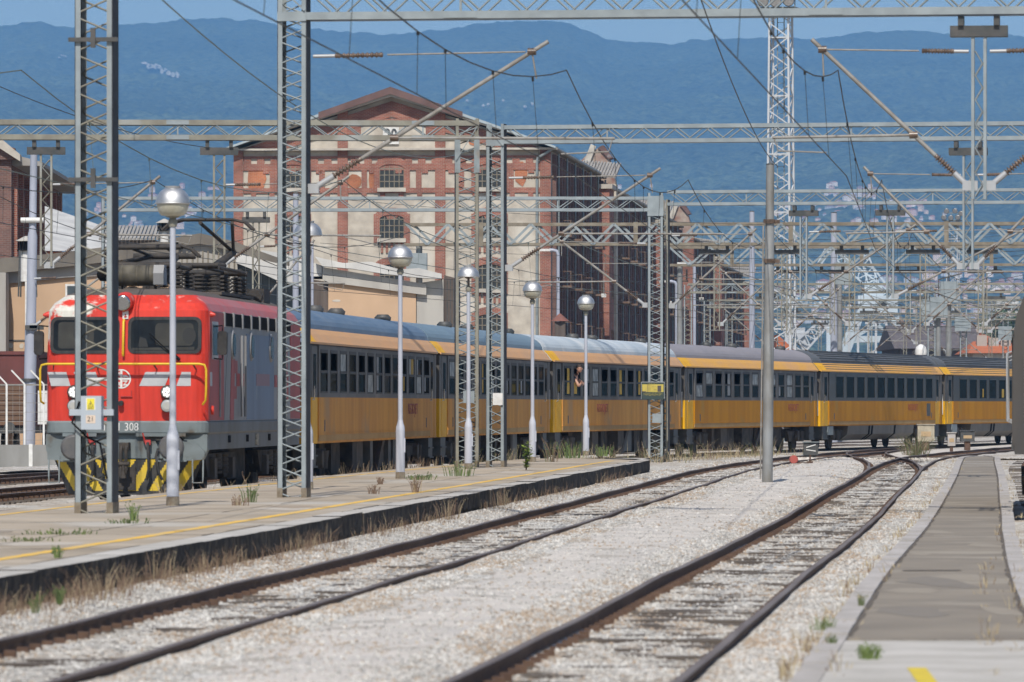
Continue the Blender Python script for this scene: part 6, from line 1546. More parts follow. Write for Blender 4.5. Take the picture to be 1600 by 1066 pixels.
    q = MB(); q.prism([(1.0,4.03),(4.4,4.03),(4.6,4.16),(.8,4.16)], 'x', -.9, -.6) if False else q.bx(-.75,.75,2.6,5.2,4.03,4.10); q.bx(-.7,1.05,5.9,11.0,4.03,4.09); q.build('roof_walkway', M['roofdirt'], t)
    return t
loco = locomotive()

# ------------------------------------------------------------------ coaches
M['cgrey'] = mat('coach_window_band_grey', (.118,.11,.104), .55, 0, (.086,.078,.07), 1.3, streak=(1,1,.15), c3=(.19,.165,.14), s3=.7, t3=.60)
M['cyel'] = mat('grimy_yellow_coach_side', (.68,.335,.075), .65, 0, (.54,.25,.06), 1.6, streak=(1,1,.12), c3=(.46,.27,.12), s3=.5, t3=.56, spec=.15)
M['cyel2'] = mat('cleaner_yellow_coach_side', (.60,.265,.006), .6, 0, (.48,.195,.006), 1.4, streak=(1,1,.12), c3=(.44,.24,.04), s3=.5, t3=.60, spec=.15)
M['csill'] = mat('dusty_lower_sill', (.50,.33,.16), .8, 0, (.43,.27,.12), 1.6, streak=(1,1,.3), spec=.1)
M['cbright'] = mat('bright_yellow_coach_end', (.88,.47,.012), .5, 0, (.76,.39,.012), 2, spec=.2)
M['ctan'] = mat('dusty_orange_roof_edge', (.68,.37,.16), .6, 0, (.60,.35,.18), 1.2, streak=(1,.6,2))
M['cor'] = mat('orange_roof_edge', (.78,.41,.06), .55, 0, (.70,.38,.13), 1.2, streak=(1,.6,2))
ROOF = {'blue': mat('blue_grey_scratched_roof',(.105,.165,.25),.5,0,(.15,.205,.285),1.5,streak=(4,.5,4),c3=(.20,.24,.29),s3=.9,t3=.60),
        'blue2': mat('smooth_blue_grey_roof',(.19,.265,.32),.5,0,(.16,.225,.285),1.0,streak=(2,.5,2)),
        'white': mat('patchy_pale_roof',(.56,.61,.64),.5,0,(.44,.50,.54),.7,c3=(.66,.68,.68),s3=.6,t3=.55),
        'mauve': mat('mauve_grey_roof',(.31,.285,.30),.6,0,(.27,.25,.265),1.0,streak=(2,.5,2)),
        'dark': mat('dark_grey_ribbed_roof',(.095,.10,.105),.6,0,(.13,.135,.14),1.2)}
def glassmat(name, c, f, tint=(1,1,1), rough=.06):
    m = bpy.data.materials.new(name); m.use_nodes = True; t = m.node_tree; N, K = t.nodes.new, t.links.new; t.nodes.remove(t.nodes['Principled BSDF'])
    d = N('ShaderNodeBsdfDiffuse'); d.inputs[0].default_value = (*c,1); g_ = N('ShaderNodeBsdfGlossy'); g_.inputs[0].default_value = (*tint,1); g_.inputs['Roughness'].default_value = rough
    x = N('ShaderNodeMixShader'); x.inputs[0].default_value = f; K(d.outputs[0], x.inputs[1]); K(g_.outputs[0], x.inputs[2]); K(x.outputs[0], t.nodes['Material Output'].inputs[0]); return m
M['cglass'] = glassmat('coach_window_glass', (.010,.012,.013), .10)
M['cglass2'] = mat('pale_reflection_window_glass', (.36,.37,.355), .3, 0, (.12,.13,.135), 3.5, lo=.42, hi=.56, detail=8)  # pale patchy reflections painted into the pane colour
M['ctint'] = mat('dark_tinted_band', (.035,.036,.036), .3, 0, (.05,.047,.043), 1.5, streak=(1,1,.2), spec=.2)
M['cframe'] = mat('coach_window_frame', (.040,.038,.037), .6, 0, (.028,.027,.026), 6)
M['reflection_patch'] = mat('pale_reflection_patch', (.34,.36,.38), .8, 0, (.20,.21,.22), 3)  # pale reflections in the panes, painted as half-width patches
M['yreflect'] = mat('yellow_reflection_patch', (.62,.40,.06), .8, 0, (.48,.30,.05), 4)  # yellow reflections in the panes, painted the same way
M['cblack'] = mat('coach_interior_dark', (.03,.03,.032), .9)
M['bellows'] = mat('gangway_rubber', (.03,.03,.032), .85)
M['redletter'] = mat('red_logo_paint', (.36,.05,.03), .6)
CW = 1.41
def coach(i, P0, P1, kind, roof, label, lower, edge, seed, group):
    rg = random.Random(seed)
    P0, P1 = Vector((*P0,0)), Vector((*P1,0)); d = (P1-P0); th = math.atan2(d.x, d.y); c0 = P0+Vector((-math.cos(th), math.sin(th), 0))*CW
    gap = .34; o0 = c0+d.normalized()*gap; L_ = d.length-2*gap
    t = thing('passenger_coach', label, 'railway coach', (o0.x, o0.y, 0), -th, group)
    # lower body
    ends = 1.62
    q = MB(); q.prism([(-CW,1.12),(-CW+.05,.98),(CW-.05,.98),(CW,1.12),(CW,2.0),(-CW,2.0)], 'y', ends, L_-ends); q.bx(-CW,CW,ends,L_-ends,.9799,.9799) if False else None
    q.build('lower_body', M[lower], t)
    q = MB(); q.bx(CW-.001,CW+.012,ends,L_-ends,1.17,1.20); q.build('body_crease', M[lower], t)
    q = MB(); q.bx(CW-.02,CW+.004,ends,L_-ends,1.03,1.169); q.build('dusty_sill', M['csill'], t)
    # far side and floor so that the inside reads dark
    q = MB(); q.bx(-CW,-CW+.06,0,L_,2.0,3.2); q.bx(-.6,-.5,ends,L_-ends,2.0,3.2); q.bx(-CW,CW,0,L_,3.14,3.2); q.build('inner_wall', M['cblack'], t)
    wz0, wz1 = 2.10, 3.06
    q = MB(); n = 13
    pitch = (L_-2*ends)/n; ww = 1.22 if kind == 'y' else 1.55
    q.bx(CW-.03,CW,ends,L_-ends,2.0,wz0); q.bx(CW-.03,CW,ends,L_-ends,wz1,3.2)
    if kind == 'z': n = 10; pitch = (L_-2*ends-1.4)/n
    cen = [ends+pitch*(k+.5)+(0 if kind == 'y' else 1.0) for k in range(n)]
    e = [ends]+sum([[c-ww/2, c+ww/2] for c in cen], [])+[L_-ends]
    for a, b_ in zip(e[0::2], e[1::2]): q.bx(CW-.03,CW,a,b_,wz0,wz1)
    q.build('window_band', M['cgrey'] if kind == 'y' else M['ctint'], t)
    for k, c in enumerate(cen):
        y0, y1 = c-ww/2, c+ww/2
        fr = MB(); fw = .035
        for (a,b_,z0,z1) in ((y0,y0+fw,wz0,wz1),(y1-fw,y1,wz0,wz1),(y0+fw,y1-fw,wz0,wz0+fw),(y0+fw,y1-fw,wz1-fw*2.2,wz1)): fr.bx(CW-.02,CW+.008,a,b_,z0,z1)
        opened = kind == 'y' and (rg.random() < .38 or (i == 3 and k in (0,1)))
        zs = wz0+.47
        if kind == 'y': fr.bx(CW-.018,CW+.004,y0+fw,y1-fw,zs-.03,zs+.03)
        fo = fr.build('window_frame', M['cframe'] if kind == 'y' else M['ctint'], t)
        q = MB()
        q.bx(CW-.014,CW-.008,y0+fw,y1-fw,wz0+fw,zs-.03 if kind == 'y' else wz1-fw); q.build('lower_pane' if kind == 'y' else 'pane', M['cglass2' if kind == 'y' and rg.random() < .16 else 'cglass'], fo)
        if kind == 'y' and not opened:
            q = MB(); tl = rg.uniform(-.004,.003); q.add([(CW-.009,y0+fw,zs+.03),(CW-.009,y1-fw,zs+.03),(CW-.009+tl,y1-fw,wz1-fw),(CW-.009+tl,y0+fw,wz1-fw)], [(0,1,2,3)]); q.build('upper_pane', M['cglass2' if rg.random() < .42 else 'cglass'], fo)
        r_ = rg.random(); cm = 'yreflect' if (i in (3,6) and r_ < .75) or (i == 1 and k in (9,10)) or (i == 2 and r_ < .18) else ('reflection_patch' if r_ < .42 and kind == 'y' else None)
        if cm:
            q = MB(); a = rg.choice([y0+.07, y0+ww*.45]); wdt = rg.uniform(.22,.55); z0 = rg.choice([wz0+.08, wz0+.08, zs]); z1 = rg.choice([wz1-.06, zs])
            if z1 <= z0: z1 = wz1-.06
            pts = [(CW-.0035+.0015*math.sin(k2*2.1), a+wdt*k2/6) for k2 in range(7)]
            pts = pts+[(p[0]-.002, p[1]) for p in reversed(pts)]
            q.prism(pts, 'z', z0, z1); q.build('reflection_patch', M[cm], fo)  # thin coloured layer over the pane stands for a reflection
    # end vestibules, recessed doors
    for e0, e1, first in ((0,ends,True),(L_-ends,L_,False)):
        cb = M['cbright'] if first else M[lower]
        q = MB(); dw = CW-.045
        q.prism([(-CW,.98),(dw,.98),(dw,2.0),(-CW,2.0)], 'y', e0+.02, e1-.001); q.build('vestibule_lower', cb, t)
        q = MB(); q.prism([(-CW+.07,2.0),(dw,2.0),(dw,3.19),(-CW+.07,3.19)], 'y', e0+.02, e1-.001); q.build('vestibule_upper', M['cgrey'], t)
        yd0, yd1 = (e0+.55, e1-.10) if first else (e0+.10, e1-.55)
        q = MB(); q.bx(dw-.02,dw+.022,yd0,yd1,1.0,2.0); dr_ = q.build('door', cb if i not in (5,) else M['cbright'], t)
        q = MB(); q.bx(dw-.02,dw+.021,yd0,yd1,2.001,3.12); q.build('door_upper', M['cgrey'], dr_)
        q = MB(); q.bx(dw+.0,dw+.028,yd0+.25,yd1-.25,2.2,2.95); q.build('door_window', M['cglass'], dr_)
        q = MB(); q.tube([(dw+.03,yd0+.07,1.95),(dw+.07,yd0+.07,1.95),(dw+.07,yd0+.07,2.25)], .018, 5); q.build('door_handle', M['chrome'], dr_)
        q = MB(); q.bx(dw-.15,CW-.02,e0 if first else e1-.45,e0+.45 if first else e1,.98,2.0); q.build('end_corner_lower', cb, t)
        q = MB(); q.bx(dw-.15,CW-.02,e0 if first else e1-.45,e0+.45 if first else e1,2.001,3.19); q.build('end_corner_upper', M['cgrey'], t)
        q = MB(); q.bx(dw-.4,CW-.06,yd0,yd1,.45,.97); q.bx(dw-.3,CW-.02,yd0,yd1,.45,.49); q.bx(dw-.3,CW-.02,yd0,yd1,.70,.73); q.build('door_steps', M['steel_black'], t)
        q = MB(); g0, g1 = (-gap+.02, .02) if first else (L_-.02, L_+gap-.02); q.bx(-.75,.75,g0,g1,1.25,3.35); q.build('gangway', M['bellows'], t)
        for s_ in (-1,1):
            q = MB(); ya, yb_ = (-gap+.01, .1) if first else (L_+gap-.01, L_-.1); q.rev((s_*.93,ya,1.05),(s_*.93,yb_,1.05),[(0,.22),(.08,.22),(.12,.09),(1,.11)],14); q.build('buffer', M['axle'], t)
        q = MB(); yy = -.05 if first else L_+.05; q.tube([(CW-.12,yy,1.4),(CW-.12,yy,2.3)], .02, 5); q.build('end_handrail', M['white'], t)
    # roof: coloured edge then the arched top
    zr = [3.2]; prof = [(CW,3.2),(CW-.04,3.25),(CW-.15,3.40),(CW-.27,3.52)]
    arc = [(1.14*math.cos(a)**.9 if k < 8 else 0, 3.52+.53*math.sin(a)) for k, a in [(k, R(k*90/8)) for k in range(9)]]
    poly = prof+arc[1:]+[(-x, z) for x, z in reversed(arc[1:-1])]+[(-x, z) for x, z in reversed(prof)]
    mis = []
    nP = len(poly)
    for k in range(nP):
        z = (poly[k][1]+poly[(k+1) % nP][1])/2; mis.append(1 if z < 3.53 else 0)
    q = MB(); q.prism(poly, 'y', 1.25, L_+gap-.07, 0, mis); q.build('roof', [ROOF[roof], M[edge]], t)
    q = MB(); q.prism(poly, 'y', -gap+.07, 1.249, 0, mis); q.build('roof_end', [ROOF[roof], M['cbright']], t)
    q = MB(); q.bx(CW-.03,CW+.03,.0,L_,3.17,3.215); q.build('rain_gutter', M[edge], t)
    if kind == 'z':
        q = MB()
        for k in (1,2,3,4,5,6): x, z = arc[k]; q.tube([(x,1.3,z+.01),(x,L_-.8,z+.01)], .022, 4)
        for dz in (3.29,3.38,3.47): x = CW-.02-(dz-3.22)*.80; q.tube([(x+.01,1.3,dz),(x+.01,L_-.8,dz)], .014, 4)
        q.build('roof_rib', M['steel_black'], t)
        q = MB(); q.bx(CW-.10,CW+.005,ends,L_-ends-.9,3.09,3.16); q.build('tinted_strip', M['ctint'], t)
    else:
        for y in (9.0,13.5,23.0):
            q = MB(); y += rg.uniform(-.5,.5); q.rev((.35,y,4.0),(.35,y,4.16),[(0,.2),(.5,.22),(1,.14)],14); q.build('roof_ventilator', M['steel_black'], t)
        for k in range(1, 9):
            pass
    # underframe
    for y in (3.3, L_-3.3):
        q = MB(); q.bx(-1.1,1.1,y-1.9,y+1.9,.55,.85); q.prism([(y-1.9,.8),(y-1.5,.4),(y-1.0,.4),(y-.5,.7),(y+.5,.7),(y+1.0,.4),(y+1.5,.4),(y+1.9,.8)], 'x', 1.0, 1.18); bg_ = q.build('bogie', M['axle'], t)
        for dy in (-1.25,1.25):
            for s_ in (-1,1): q = MB(); q.rev((s_*.68,y+dy,.46),(s_*.82,y+dy,.46),[(0,.48),(.2,.48),(.22,.46),(1,.46)],22); q.build('wheel', M['axle2'], bg_)
        q = MB(); q.rev((1.18,y-.15,.62),(1.30,y-.15,.62),[(0,.22),(1,.2)],12); q.rev((1.2,y+.75,.4),(1.2,y+.75,.8),[(0,.09),(1,.09)],8); q.build('damper', M['axle2'], bg_)
    if kind == 'y':
        x = 6.2
        while x < L_-6.5:
            w_ = rg.choice([.5,.8,1.2,1.6]); zb_ = rg.uniform(.14,.36); q = MB(); q.bx(.55,rg.uniform(1.05,1.3),x,x+w_,zb_,.97); q.build('underfloor_box', M[rg.choice(['axle','axle','axle2','axle2','steel_black'])], t); x += w_+rg.uniform(.25,1.0)
        q = MB(); y = L_*.52; q.prism([(y,.25),(y+.35,.25),(y+1.6,.97),(y+1.1,.97)], 'x', 1.2, 1.3); q.bar((1.28,y-.05,.24),(1.28,y+1.1,.95),.05,mi=0); q.build('slanted_battery_chute', M['axle2'], t)
        q = MB(); q.bx(-.95,.95,ends+3.6,L_-ends-3.6,.22,.975); q.build('centre_sill', M['axle'], t)
    else:
        q = MB(); q.prism([(CW-.06,.979),(CW-.10,.62),(CW-.42,.38),(-CW+.42,.38),(-CW+.10,.62),(-CW+.06,.979)], 'y', 5.6, L_-6.2); q.build('underfloor_fairing', M['fairing'], t)
        q = MB()
        for y in (9.8, 10.4, 15.2,): q.prism([(CW-.055,.98),(CW-.095,.62),(CW-.42,.375),(CW-.5,.5),(CW-.3,.98)], 'y', y, y+.35)
        q.build('fairing_gap', M['black'], t)
        q = MB(); q.bx(CW-.3,CW-.02,ends-.2,ends+.9,.62,.97); q.build('step_box', M['steel'], t)
        q = MB(); q.bx(CW-.01,CW+.01,L_-ends-2.0,L_-ends-1.2,1.35,1.9); q.build('side_grille', M['steel_black'], t)
    # small lettering and door plates
    if i in (1,3,4,5,6):
        y = {1: L_*.78, 3: L_*.35, 4: L_*.80, 5: L_*.74, 6: L_*.6}[i]
        text('REGIOJET', .38, M['redletter'], t, (CW+.006, y, 1.72), rot=(R(90),0,R(90)), sx=1.35); text('CLASSIC', .16, M['redletter'], t, (CW+.006, y, 1.45), rot=(R(90),0,R(90))) if False else None
    for y in (ends+.9, L_-ends-1.0):
        q = MB(); q.bx(CW-.01,CW+.008,y,y+.14,1.25,1.5); q.build('brake_label', M['steel_black'], t)
    return t
M['fairing'] = mat('dusty_metal_fairing', (.17,.155,.135), .5, .3, (.11,.10,.09), 1.5, streak=(1,1,.4))
PP = [(-4.44,123.5),(-1.94,149.75),(1.226,175.9),(6.08,201.85),(12.28,227.5),(19.2,253.0),(26.9,278.2)]
CG = 'yellow and grey passenger coaches behind the locomotive'
C1 = coach(1, PP[0], PP[1], 'y', 'blue', 'yellow coach next to the locomotive, scratched blue grey roof', 'cyel', 'ctan', 1, CG)
C2 = coach(2, PP[1], PP[2], 'y', 'blue2', 'second yellow coach with smooth pale blue roof, behind the twin masts', 'cyel', 'ctan', 2, CG)
C3 = coach(3, PP[2], PP[3], 'y', 'white', 'third yellow coach with whitish patchy roof, a person leaning out', 'cyel', 'ctan', 3, CG)
C4 = coach(4, PP[3], PP[4], 'y', 'mauve', 'fourth yellow coach with mauve grey roof, behind the lone pole', 'cyel2', 'cor', 4, CG)
C5 = coach(5, PP[4], PP[5], 'z', 'dark', 'fifth coach with ribbed dark roof and continuous tinted windows', 'cyel2', 'cor', 5, CG)
C6 = coach(6, PP[5], PP[6], 'z', 'dark', 'last visible coach, cut off by the dark train at right', 'cyel2', 'cor', 6, CG)
# white dome aerial on the fifth coach
q = MB(); x, y, z = at(1439,552,246); q.rev((x,y,4.0),(x,y,4.46),[(0,.25),(.4,.26),(.75,.21),(.95,.09),(1,.02)],20); o = q.build('radome', M['white']); tag(o, 'white domed unit standing on the dark ribbed coach roof', 'radome')

# ------------------------------------------------------------------ person leaning from a window of the third coach
def skin_body(name, pts, edges, radii, m, parent, root=0):
    me = bpy.data.meshes.new(name); me.from_pydata(pts, edges, []); o = bpy.data.objects.new(name, me); COL.objects.link(o)
    sk = o.modifiers.new('skin', 'SKIN'); sk.use_smooth_shade = True
    for v, r_ in zip(me.skin_vertices[0].data, radii): v.radius = r_ if isinstance(r_, tuple) else (r_, r_)
    me.skin_vertices[0].data[root].use_root = True
    ss = o.modifiers.new('sub', 'SUBSURF'); ss.levels = 2; ss.render_levels = 2
    me.materials.append(m)
    if parent is not None: o.parent = parent
    return o
d3 = (Vector((*PP[3],0))-Vector((*PP[2],0))).normalized(); th3 = math.atan2(d3.x, d3.y)
yw = .34+1.62+((Vector((*PP[3],0))-Vector((*PP[2],0))).length-.68-3.24)/13*1.5-.34
base = Vector((*PP[2],0))+d3*(yw+.36); 
pt = thing('person', 'dark haired person in dark patterned shirt leaning out of the coach window', 'person', (base.x, base.y, 0), -th3)
SK = mat('tanned_skin', (.50,.28,.19), .5, 0, (.42,.22,.15), 6); HAIR = mat('dark_brown_hair', (.035,.022,.016), .7); SHIRT = mat('dark_shirt_with_pale_print', (.03,.032,.05), .8, 0, (.45,.52,.68), 5, lo=.58, hi=.60)
# local: +X out of the coach, side plane at x = 0 ; floor z = 1.22
pts = [(-.34,.0,2.10),(-.26,.0,2.32),(-.16,-.01,2.52),(-.07,-.02,2.70),(-.02,-.03,2.80),(.05,-.06,2.86),            # pelvis .. neck, head base
       (-.10,-.20,2.70),(.06,-.30,2.52),(.10,-.34,2.42),(.12,-.20,2.47),(.13,-.06,2.52),                            # near arm folded on the sash
       (-.10,.18,2.70),(.08,.30,2.55),(.16,.36,2.50),(.14,.16,2.49),(.14,.02,2.52),
       (-.36,-.11,1.98),(-.36,-.12,1.62),(-.38,-.12,1.28),(-.30,-.13,1.24),(-.36,.11,1.98),(-.36,.12,1.62),(-.38,.12,1.28),(-.30,.13,1.24)]
ed = [(0,1),(1,2),(2,3),(3,4),(4,5),(3,6),(6,7),(7,8),(8,9),(9,10),(3,11),(11,12),(12,13),(13,14),(14,15),(0,16),(16,17),(17,18),(18,19),(0,20),(20,21),(21,22),(22,23)]
rr = [(.13,.17),(.125,.16),(.12,.17),(.10,.15),.06,.055, .065,.052,.044,.038,.032, .065,.052,.044,.038,.032, .085,.065,.045,.04,.085,.065,.045,.04]
body = skin_body('body', pts, ed, rr, SK, pt)
# head with face
def blob(name, prof, m, parent, scale=(1,1,1), loc=(0,0,0)):
    q = MB(); q.rev((0,0,0),(0,0,1),prof,16); o = q.build(name, m, parent); o.scale = scale; o.location = loc; return o
hx, hy, hz = .09, -.09, 2.86
hd = MB(); hd.rev((hx,hy,hz),(hx,hy,hz+.235),[(0,.035),(.08,.056),(.25,.070),(.45,.078),(.7,.080),(.88,.06),(1,.02)],18)
n_ = Vector((.35,-.94,0)); s__ = Vector((.94,.35,0)); c_ = Vector((hx,hy,hz))
nose = [c_+n_*.072+Vector((0,0,.128)), c_+n_*.072+s__*.016+Vector((0,0,.09)), c_+n_*.072-s__*.016+Vector((0,0,.09)), c_+n_*.10+Vector((0,0,.092))]
hd.add(nose, [(0,1,3),(0,3,2),(1,2,3)])
for sg in (-1,1):
    e_ = c_+s__*sg*.078+Vector((0,0,.115)); hd.rev(tuple(e_-n_*.008), tuple(e_+n_*.012), [(0,.018),(1,.024)], 8)
head_o = hd.build('head', SK, pt)
q = MB()
for sg in (-1,1): e_ = c_+n_*.072+s__*sg*.03+Vector((0,0,.135)); q.rev(tuple(e_), tuple(e_+n_*.008), [(0,.012),(1,.008)], 8)
q.build('eyes', M['black'], head_o)
q = MB(); e_ = c_+n_*.066+Vector((0,0,.058)); q.bar(tuple(e_-s__*.022), tuple(e_+s__*.022), .012, .010); q.build('mouth', mat('lips',(.35,.12,.10),.5), head_o)
q = MB(); off = -n_*.014
q.rev(tuple(c_+off+Vector((0,0,.15))), tuple(c_+off+Vector((0,0,.262))), [(0,.090),(.4,.092),(.75,.072),(1,.02)], 16)
q.rev(tuple(c_-n_*.03+Vector((0,0,.02))), tuple(c_-n_*.03+Vector((0,0,.18))), [(0,.04),(.3,.066),(1,.074)], 14); q.build('hair', HAIR, head_o)
sh = skin_body('shirt', [pts[k] for k in (0,1,2,3,6,11)]+[(.0,-.25,2.61),(.0,.24,2.62)], [(0,1),(1,2),(2,3),(3,4),(4,6),(3,5),(5,7)], [(.155,.19),(.14,.18),(.135,.185),(.118,.165),.085,.085,.072,.072], SHIRT, pt)
tr = skin_body('trousers', [pts[k] for k in (0,16,17,18,20,21,22)], [(0,1),(1,2),(2,3),(0,4),(4,5),(5,6)], [(.16,.19),.11,.085,.06,.11,.085,.06], HAIR, pt)
for (wr, dirv) in ((Vector(pts[10]), Vector((.05,.35,.1))), (Vector(pts[15]), Vector((.05,-.35,.05)))):
    q = MB(); dirv = dirv.normalized(); up = Vector((0,0,1)); sd_ = dirv.cross(up).normalized()
    palm = wr+dirv*.05; q.tube([tuple(wr-dirv*.01), tuple(palm), tuple(wr+dirv*.09)], [.026,.034,.028], 8)
    for k in range(4):
        b0 = wr+dirv*.085+sd_*(.014 if False else 0)+up*(.024-.016*k); l_ = (.06,.068,.063,.05)[k]
        q.tube([tuple(b0), tuple(b0+dirv*l_*.5+sd_*.008), tuple(b0+dirv*l_*.85-sd_*.014)], [.009,.0085,.006], 6)
    q.tube([tuple(wr+dirv*.03+up*.025), tuple(wr+dirv*.06+up*.05), tuple(wr+dirv*.085+up*.06)], [.011,.010,.007], 6); q.build('hand', SK, pt)

# ------------------------------------------------------------------ dark train at the right edge
def dark_train():
    th = .0885; x0 = 783/FPX*95.5; c = Vector((x0,95.5,0))+Vector((math.cos(th),-math.sin(th),0))*1.45
    t = thing('dark_train', 'dark grey rail vehicle with white handrails at the right edge', 'rail vehicle', (c.x,c.y,0), -th)
    m = mat('dark_grey_train_paint', (.05,.048,.047), .55, 0, (.085,.072,.06), 1.2, streak=(1,1,.3)); hw = 1.45
    poly = [(-hw,1.12),(-hw+.03,1.0),(hw-.03,1.0),(hw,1.12),(hw,3.0),(hw-.06,3.35),(hw-.22,3.75),(hw-.5,4.02),(.5,4.2),(-.5,4.2),(-hw+.5,4.02),(-hw+.22,3.75),(-hw+.06,3.35),(-hw,3.0)]
    q = MB(); q.prism(poly, 'y', 0, 19); q.build('body', m, t)
    q = MB(); q.bx(-hw-.012,-hw+.02,3.2,17,2.05,2.85); q.build('window_strip', M['glass'], t)
    q = MB(); q.bx(-hw-.014,-hw+.02,.5,1.5,1.1,2.95); d_ = q.build('door', m, t); q = MB(); q.bx(-hw-.02,-hw+.02,.72,1.28,2.1,2.8); q.build('door_window', M['glass'], d_)
    q = MB(); q.prism(rrect(-1.1,-.1,2.3,3.2,.12), 'y', -.02, .02); q.build('front_window', M['glass'], t); q = MB(); q.prism(rrect(.1,1.1,2.3,3.2,.12), 'y', -.02, .02); q.build('front_window', M['glass'], t)
    q = MB(); x = -hw+.22; q.tube([(x,0,1.45),(x,-.12,1.50),(x,-.12,2.62),(x,0,2.66)], .03, 8); q.build('handrail', M['white'], t)
    q = MB()
    for y in np.arange(.2,19,.9): q.bx(-hw-.02,-hw+.01,y,y+.06,1.1,2.98)
    q.build('body_rib', m, t)
    q = MB(); q.bx(-hw-.03,-hw+.02,0,19,1.08,1.16); q.bx(-hw-.025,-hw+.02,0,19,2.96,3.02); q.build('body_rail', M['steel_black'], t)
    for y in (.35,9.6,17.6):
        q = MB(); x = -hw-.10; q.tube([(-hw,y,1.52),(x,y,1.56),(x,y,2.70),(-hw,y,2.74)], .018, 8); q.build('handrail', M['fit'], t)
    for y in (3.0,15.5):
        q = MB(); q.bx(-1.1,1.1,y-1.9,y+1.9,.45,.62); q.prism([(y-1.9,.62),(y-1.5,.3),(y+1.5,.3),(y+1.9,.62)], 'x', -1.3, -1.1); bg_ = q.build('bogie', M['axle'], t)
        for dy in (-1.2,1.2):
            for s_ in (-1,1): q = MB(); q.rev((s_*.68,y+dy,.46),(s_*.82,y+dy,.46),[(0,.48),(.2,.48),(.22,.46),(1,.46)],20); q.build('wheel', M['axle2'], bg_)
    q = MB(); q.bx(-1.15,1.15,.3,18.7,.72,.999); q.build('underframe', M['axle'], t); q = MB(); q.bx(-1.2,1.2,5.5,13,.28,.719); q.build('underfloor_box', M['axle'], t)
    for s_ in (-1,1): q = MB(); q.rev((s_*.9,-.5,1.05),(s_*.9,0,1.05),[(0,.22),(.1,.22),(.14,.09),(1,.11)],14); q.build('buffer', M['axle'], t)
dark_train()

# ------------------------------------------------------------------ small yard items
x, y, z = at(1267,705,205); t = thing('signal_box', 'dark low signal box with white V-shaped bars near the fifth coach', 'signal', (x,y,-.1))
q = MB(); q.bx(-.26,.26,0,.3,.12,.58); q.bx(-.2,.2,.05,.25,0,.12); bb = q.build('case', M['steel_black'], t); q = MB(); q.bx(-.29,.29,-.06,.34,.58,.61); q.build('lid', M['steel'], bb)
q = MB(); q.bar((-.17,-.012,.40),(.17,-.012,.50),.012,.035); q.bar((-.17,-.012,.32),(.17,-.012,.27),.012,.035); q.build('white_bars', M['white'], bb)
x, y, z = at(1241,722,183); t = thing('point_lever', 'red disc point lever lying beside the crossing rails', 'point lever', (x,y,-.1))
q = MB(); q.rev((-.02,-.06,.17),(-.02,0,.17),[(0,.12),(.3,.145),(1,.145)],18); q.build('red_weight', mat('faded_red_disc',(.42,.09,.07),.7,0,(.33,.09,.07),6), t)
q = MB(); q.bar((0,.02,.08),(.5,.05,.06),.05); q.bx(.42,.6,-.06,.14,0,.12); q.bar((.5,.03,.1),(.52,.02,.33),.05); q.bx(-.2,.1,-.08,.1,-.05,.05); q.build('lever_frame', M['railrust'], t)
for px, yb, Y, w_, h_, lab, m1 in ((1447,690,232,26,26,'cream relay cabinet half hidden by the dry bush',mat('cream_cabinet',(.48,.43,.32),.7,0,(.33,.29,.22),5)),(1487,697,226,12,20,'pale stone cable post right of the cream cabinet',M['kerb']),(1512,690,236,22,16,'dark grey relay cabinet near the track curve',M['steel_black'])):
    x = at(px,0,Y)[0]; k = Y/FPX; zb = at(0,yb,Y)[2]; t = thing('relay_cabinet', lab, 'cabinet', (x,Y,-.15))
    W_, H_ = w_*k, h_*k; q = MB(); q.bx(-W_/2,W_/2,0,W_*.8,zb+.15,zb+.15+H_); bo = q.build('cabinet_case', m1, t); q = MB(); q.bx(-W_/2-.04,W_/2+.04,-.04,W_*.8+.04,zb+.151+H_,zb+.19+H_); q.build('lid', m1, bo)
    q = MB(); q.bx(-W_*.2,W_*.2,.05,W_*.6,-.1,zb+.15); q.build('plinth', M['railrust'], t); q = MB(); q.bx(-W_*.3,W_*.3,-.012,-.001,zb+.15+H_*.3,zb+.15+H_*.6); q.build('plate', mat('buff_plate',(.45,.32,.18),.7), bo)
for px, py, s_, lab, sgn in ((943.5,461.6,'10','small white sign with number 10 above the second coach',392),(1046,473.7,'11','small white sign with number 11 left of the street light',336),(1096,468,'9','small white sign with number 9 right of the stone pier',336)):
    x, y, z = at(px,py,sgn); t = thing('number_sign', lab, 'sign', (x,y,z)); w_ = 7.2*sgn/FPX
    q = MB(); q.bx(-w_/2,w_/2,0,.04,-w_*.42,w_*.42); p_ = q.build('plate', M['white'], t); text(s_, w_*.85, M['steel_black'], p_, (0,-.006,0))
    q = MB(); q.bar((0,.05,-.1),(0,.05,2.2),.04); q.bar((-1.2,.05,2.2),(3,.05,2.2),.05); q.build('hanger', M['galv'], t)
x, y, z = at(875,520,300); t = thing('sentry_roof', 'little red conical roof on a post beyond the second coach', 'hut', (x,y,-.3))
q = MB(); q.rev((0,0,at(0,502,300)[2]+.3),(0,0,at(0,490,300)[2]+.3),[(0,.5),(1,.04)],8); q.build('roof', mat('faded_brown_red_roof',(.24,.10,.075),.9,0,(.18,.08,.065),3), t); q = MB(); q.bx(-.28,.28,-.28,.28,0,at(0,502,300)[2]+.28); q.build('booth', M['greydoor'], t)
x = float(LE(72)); 

